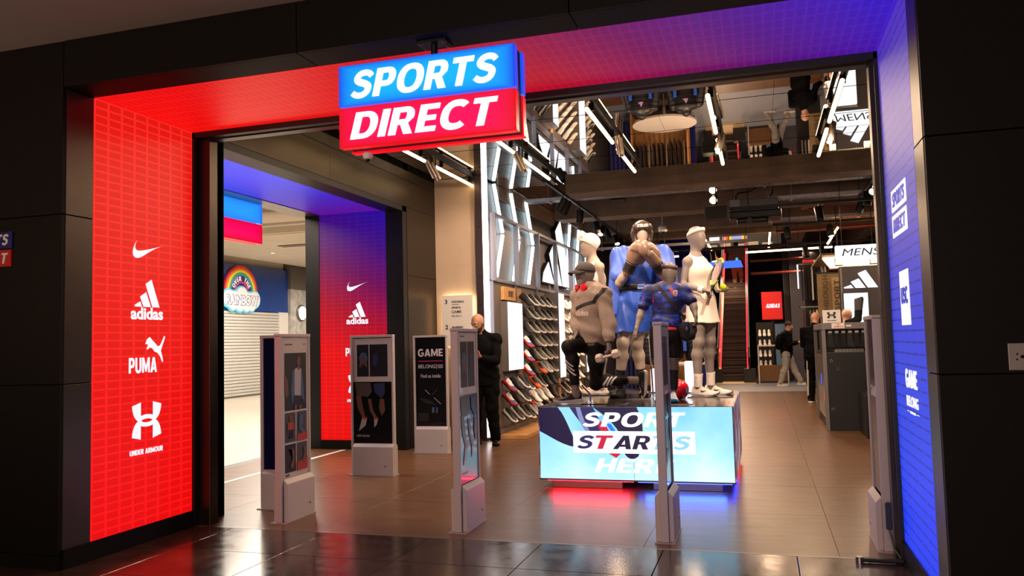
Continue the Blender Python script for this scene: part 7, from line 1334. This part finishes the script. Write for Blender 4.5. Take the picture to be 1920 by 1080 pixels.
# staff member at the sock stand, seen from behind
J=dict(head=(1.05,11.85,1.675),face=(.55,.80,-.2),neck=(1.02,11.80,1.50),shL=(.82,11.86,1.43),shR=(1.19,11.70,1.43),elL=(.80,11.98,1.15),wrL=(1.0,12.16,1.06),elR=(1.27,11.72,1.15),wrR=(1.38,11.90,1.03),hdL=(.6,.6,-.3),pmL=(.3,-.3,-1),hdR=(.5,.6,-.4),pmR=(-.3,.3,-1),pel=(.98,11.82,.97),hipL=(.90,11.86,.93),hipR=(1.07,11.78,.93),knL=(.91,11.92,.50),knR=(1.09,11.80,.50),anL=(.90,11.88,.085),anR=(1.10,11.74,.085),toeL=(.5,-.8,0),toeR=(.75,-.6,0),walk=(.4,.8,0))
J['toeL']=(.35,.9,0); J['toeR']=(-.5,-.85,0)
t,lt,f,up,JK=person('bald staff member in black with white leg stripes working at the sock stand',(1.0,11.82,0),J,M_SK2,M_JBLK,M_TBLK,M_SHK,M_SOLEW,res=.012)
for i in range(2): MB().bar((.865-.02*i,11.80-.02*i,.85),(.845-.02*i,11.83-.02*i,.15),.012,.004,up=(0,1,0)).build('stripe',M_STR,t)
# walking shopper
J=dict(head=(0.72,17.62,1.60),face=(.92,-.2,-.3),neck=(0.66,17.62,1.44),shL=(0.58,17.80,1.38),shR=(0.62,17.44,1.38),elL=(0.72,17.84,1.12),wrL=(0.92,17.74,1.16),elR=(0.70,17.40,1.10),wrR=(0.90,17.48,1.14),hdL=(.8,-.3,.2),pmL=(0,-.5,.8),hdR=(.8,.3,.2),pmR=(0,.5,.8),pel=(0.62,17.62,.92),hipL=(0.63,17.71,.89),hipR=(0.62,17.53,.89),knL=(0.79,17.70,.50),knR=(0.58,17.53,.48),anL=(0.96,17.68,.13),anR=(0.44,17.55,.10),toeL=(.95,0,0),toeR=(1,0,0),walk=(1,0,0),floorL=.02)
t,lt,f,up,JK=person('walking shopper in dark jacket and light grey joggers with a backpack',(0.66,17.62,0),J,M_SK2,M_JBLK,M_JOG,mat('shoe_bone',(206,186,150),.6),M_SOLEW,res=.013,hair=mat('hair_brown',(46,32,26),.8),coat_len=.10,cuff=None)
bk=thing('backpack','black backpack on the walking shopper','backpack',(0.44,17.62,1.2)); b=Body(); b.ell((0.46,17.62,1.18),.10,.15,.22,None,.03); b.ell((0.41,17.62,1.08),.07,.12,.11,None,.03); b.build('pack',M_JBLK,bk,res=.015)
for s_ in (-1,1): MB().tube([(0.48,17.62+s_*.09,1.36),(0.60,17.62+s_*.11,1.47),(0.74,17.62+s_*.11,1.36),(0.74,17.62+s_*.11,1.2),(0.58,17.62+s_*.14,1.05)],.016,6).build('strap',M_BLK,bk,smooth=True)
# bald man behind the card sign
J=dict(head=(1.390,9.270,1.655),face=(.55,.75,-.2),neck=(1.370,9.220,1.49),shL=(1.180,9.300,1.42),shR=(1.540,9.120,1.42),elL=(1.170,9.380,1.13),wrL=(1.330,9.520,1.05),elR=(1.630,9.170,1.13),wrR=(1.690,9.320,1.02),hdL=(.6,.6,-.3),pmL=(.3,-.3,-1),hdR=(.4,.7,-.4),pmR=(-.3,.3,-1),pel=(1.350,9.200,.95),hipL=(1.270,9.240,.91),hipR=(1.440,9.160,.91),knL=(1.270,9.280,.49),knR=(1.450,9.200,.49),anL=(1.260,9.220,.085),anR=(1.470,9.140,.085),toeL=(.4,.9,0),toeR=(.5,.85,0),walk=(.4,.8,0))
person('second bald person in black, head showing behind the white card sign',(1.360,9.200,0),J,M_SK2,M_JBLK,M_TBLK,M_SHK,M_SHK,res=.014)
# shopper riding up the escalator
ez=.22*14; ey=19.6+.38*14.3
J=dict(head=(-.74,ey+.05,ez+1.60),face=(.1,1,-.1),neck=(-.74,ey,ez+1.45),shL=(-.93,ey,ez+1.38),shR=(-.55,ey,ez+1.38),elL=(-.97,ey-.02,ez+1.10),wrL=(-.96,ey+.12,ez+.90),elR=(-.50,ey-.02,ez+1.10),wrR=(-.46,ey+.14,ez+1.0),hdL=(0,.3,-1),pmL=(1,0,0),hdR=(0,.6,-.6),pmR=(0,0,-1),pel=(-.74,ey,ez+.92),hipL=(-.83,ey,ez+.89),hipR=(-.65,ey,ez+.89),knL=(-.83,ey+.04,ez+.48),knR=(-.62,ey+.16,ez+.58),anL=(-.82,ey-.0,ez+.09),anR=(-.60,ey+.16,ez+.31),toeL=(.05,1,0),toeR=(.1,1,0),walk=(0,1,0),floorL=ez,floorR=ez+.22)
person('shopper in pale trousers and light top riding up the dark escalator',(-.74,ey,ez),J,M_SK2,mat('top_pale',(170,160,156),.8,noise=.2,nscale=20),mat('trouser_cream',(206,188,164),.8),mat('shoe_rust',(150,80,50),.6),M_SOLEW,res=.015,hair=mat('hair_dark',(30,22,20),.8))
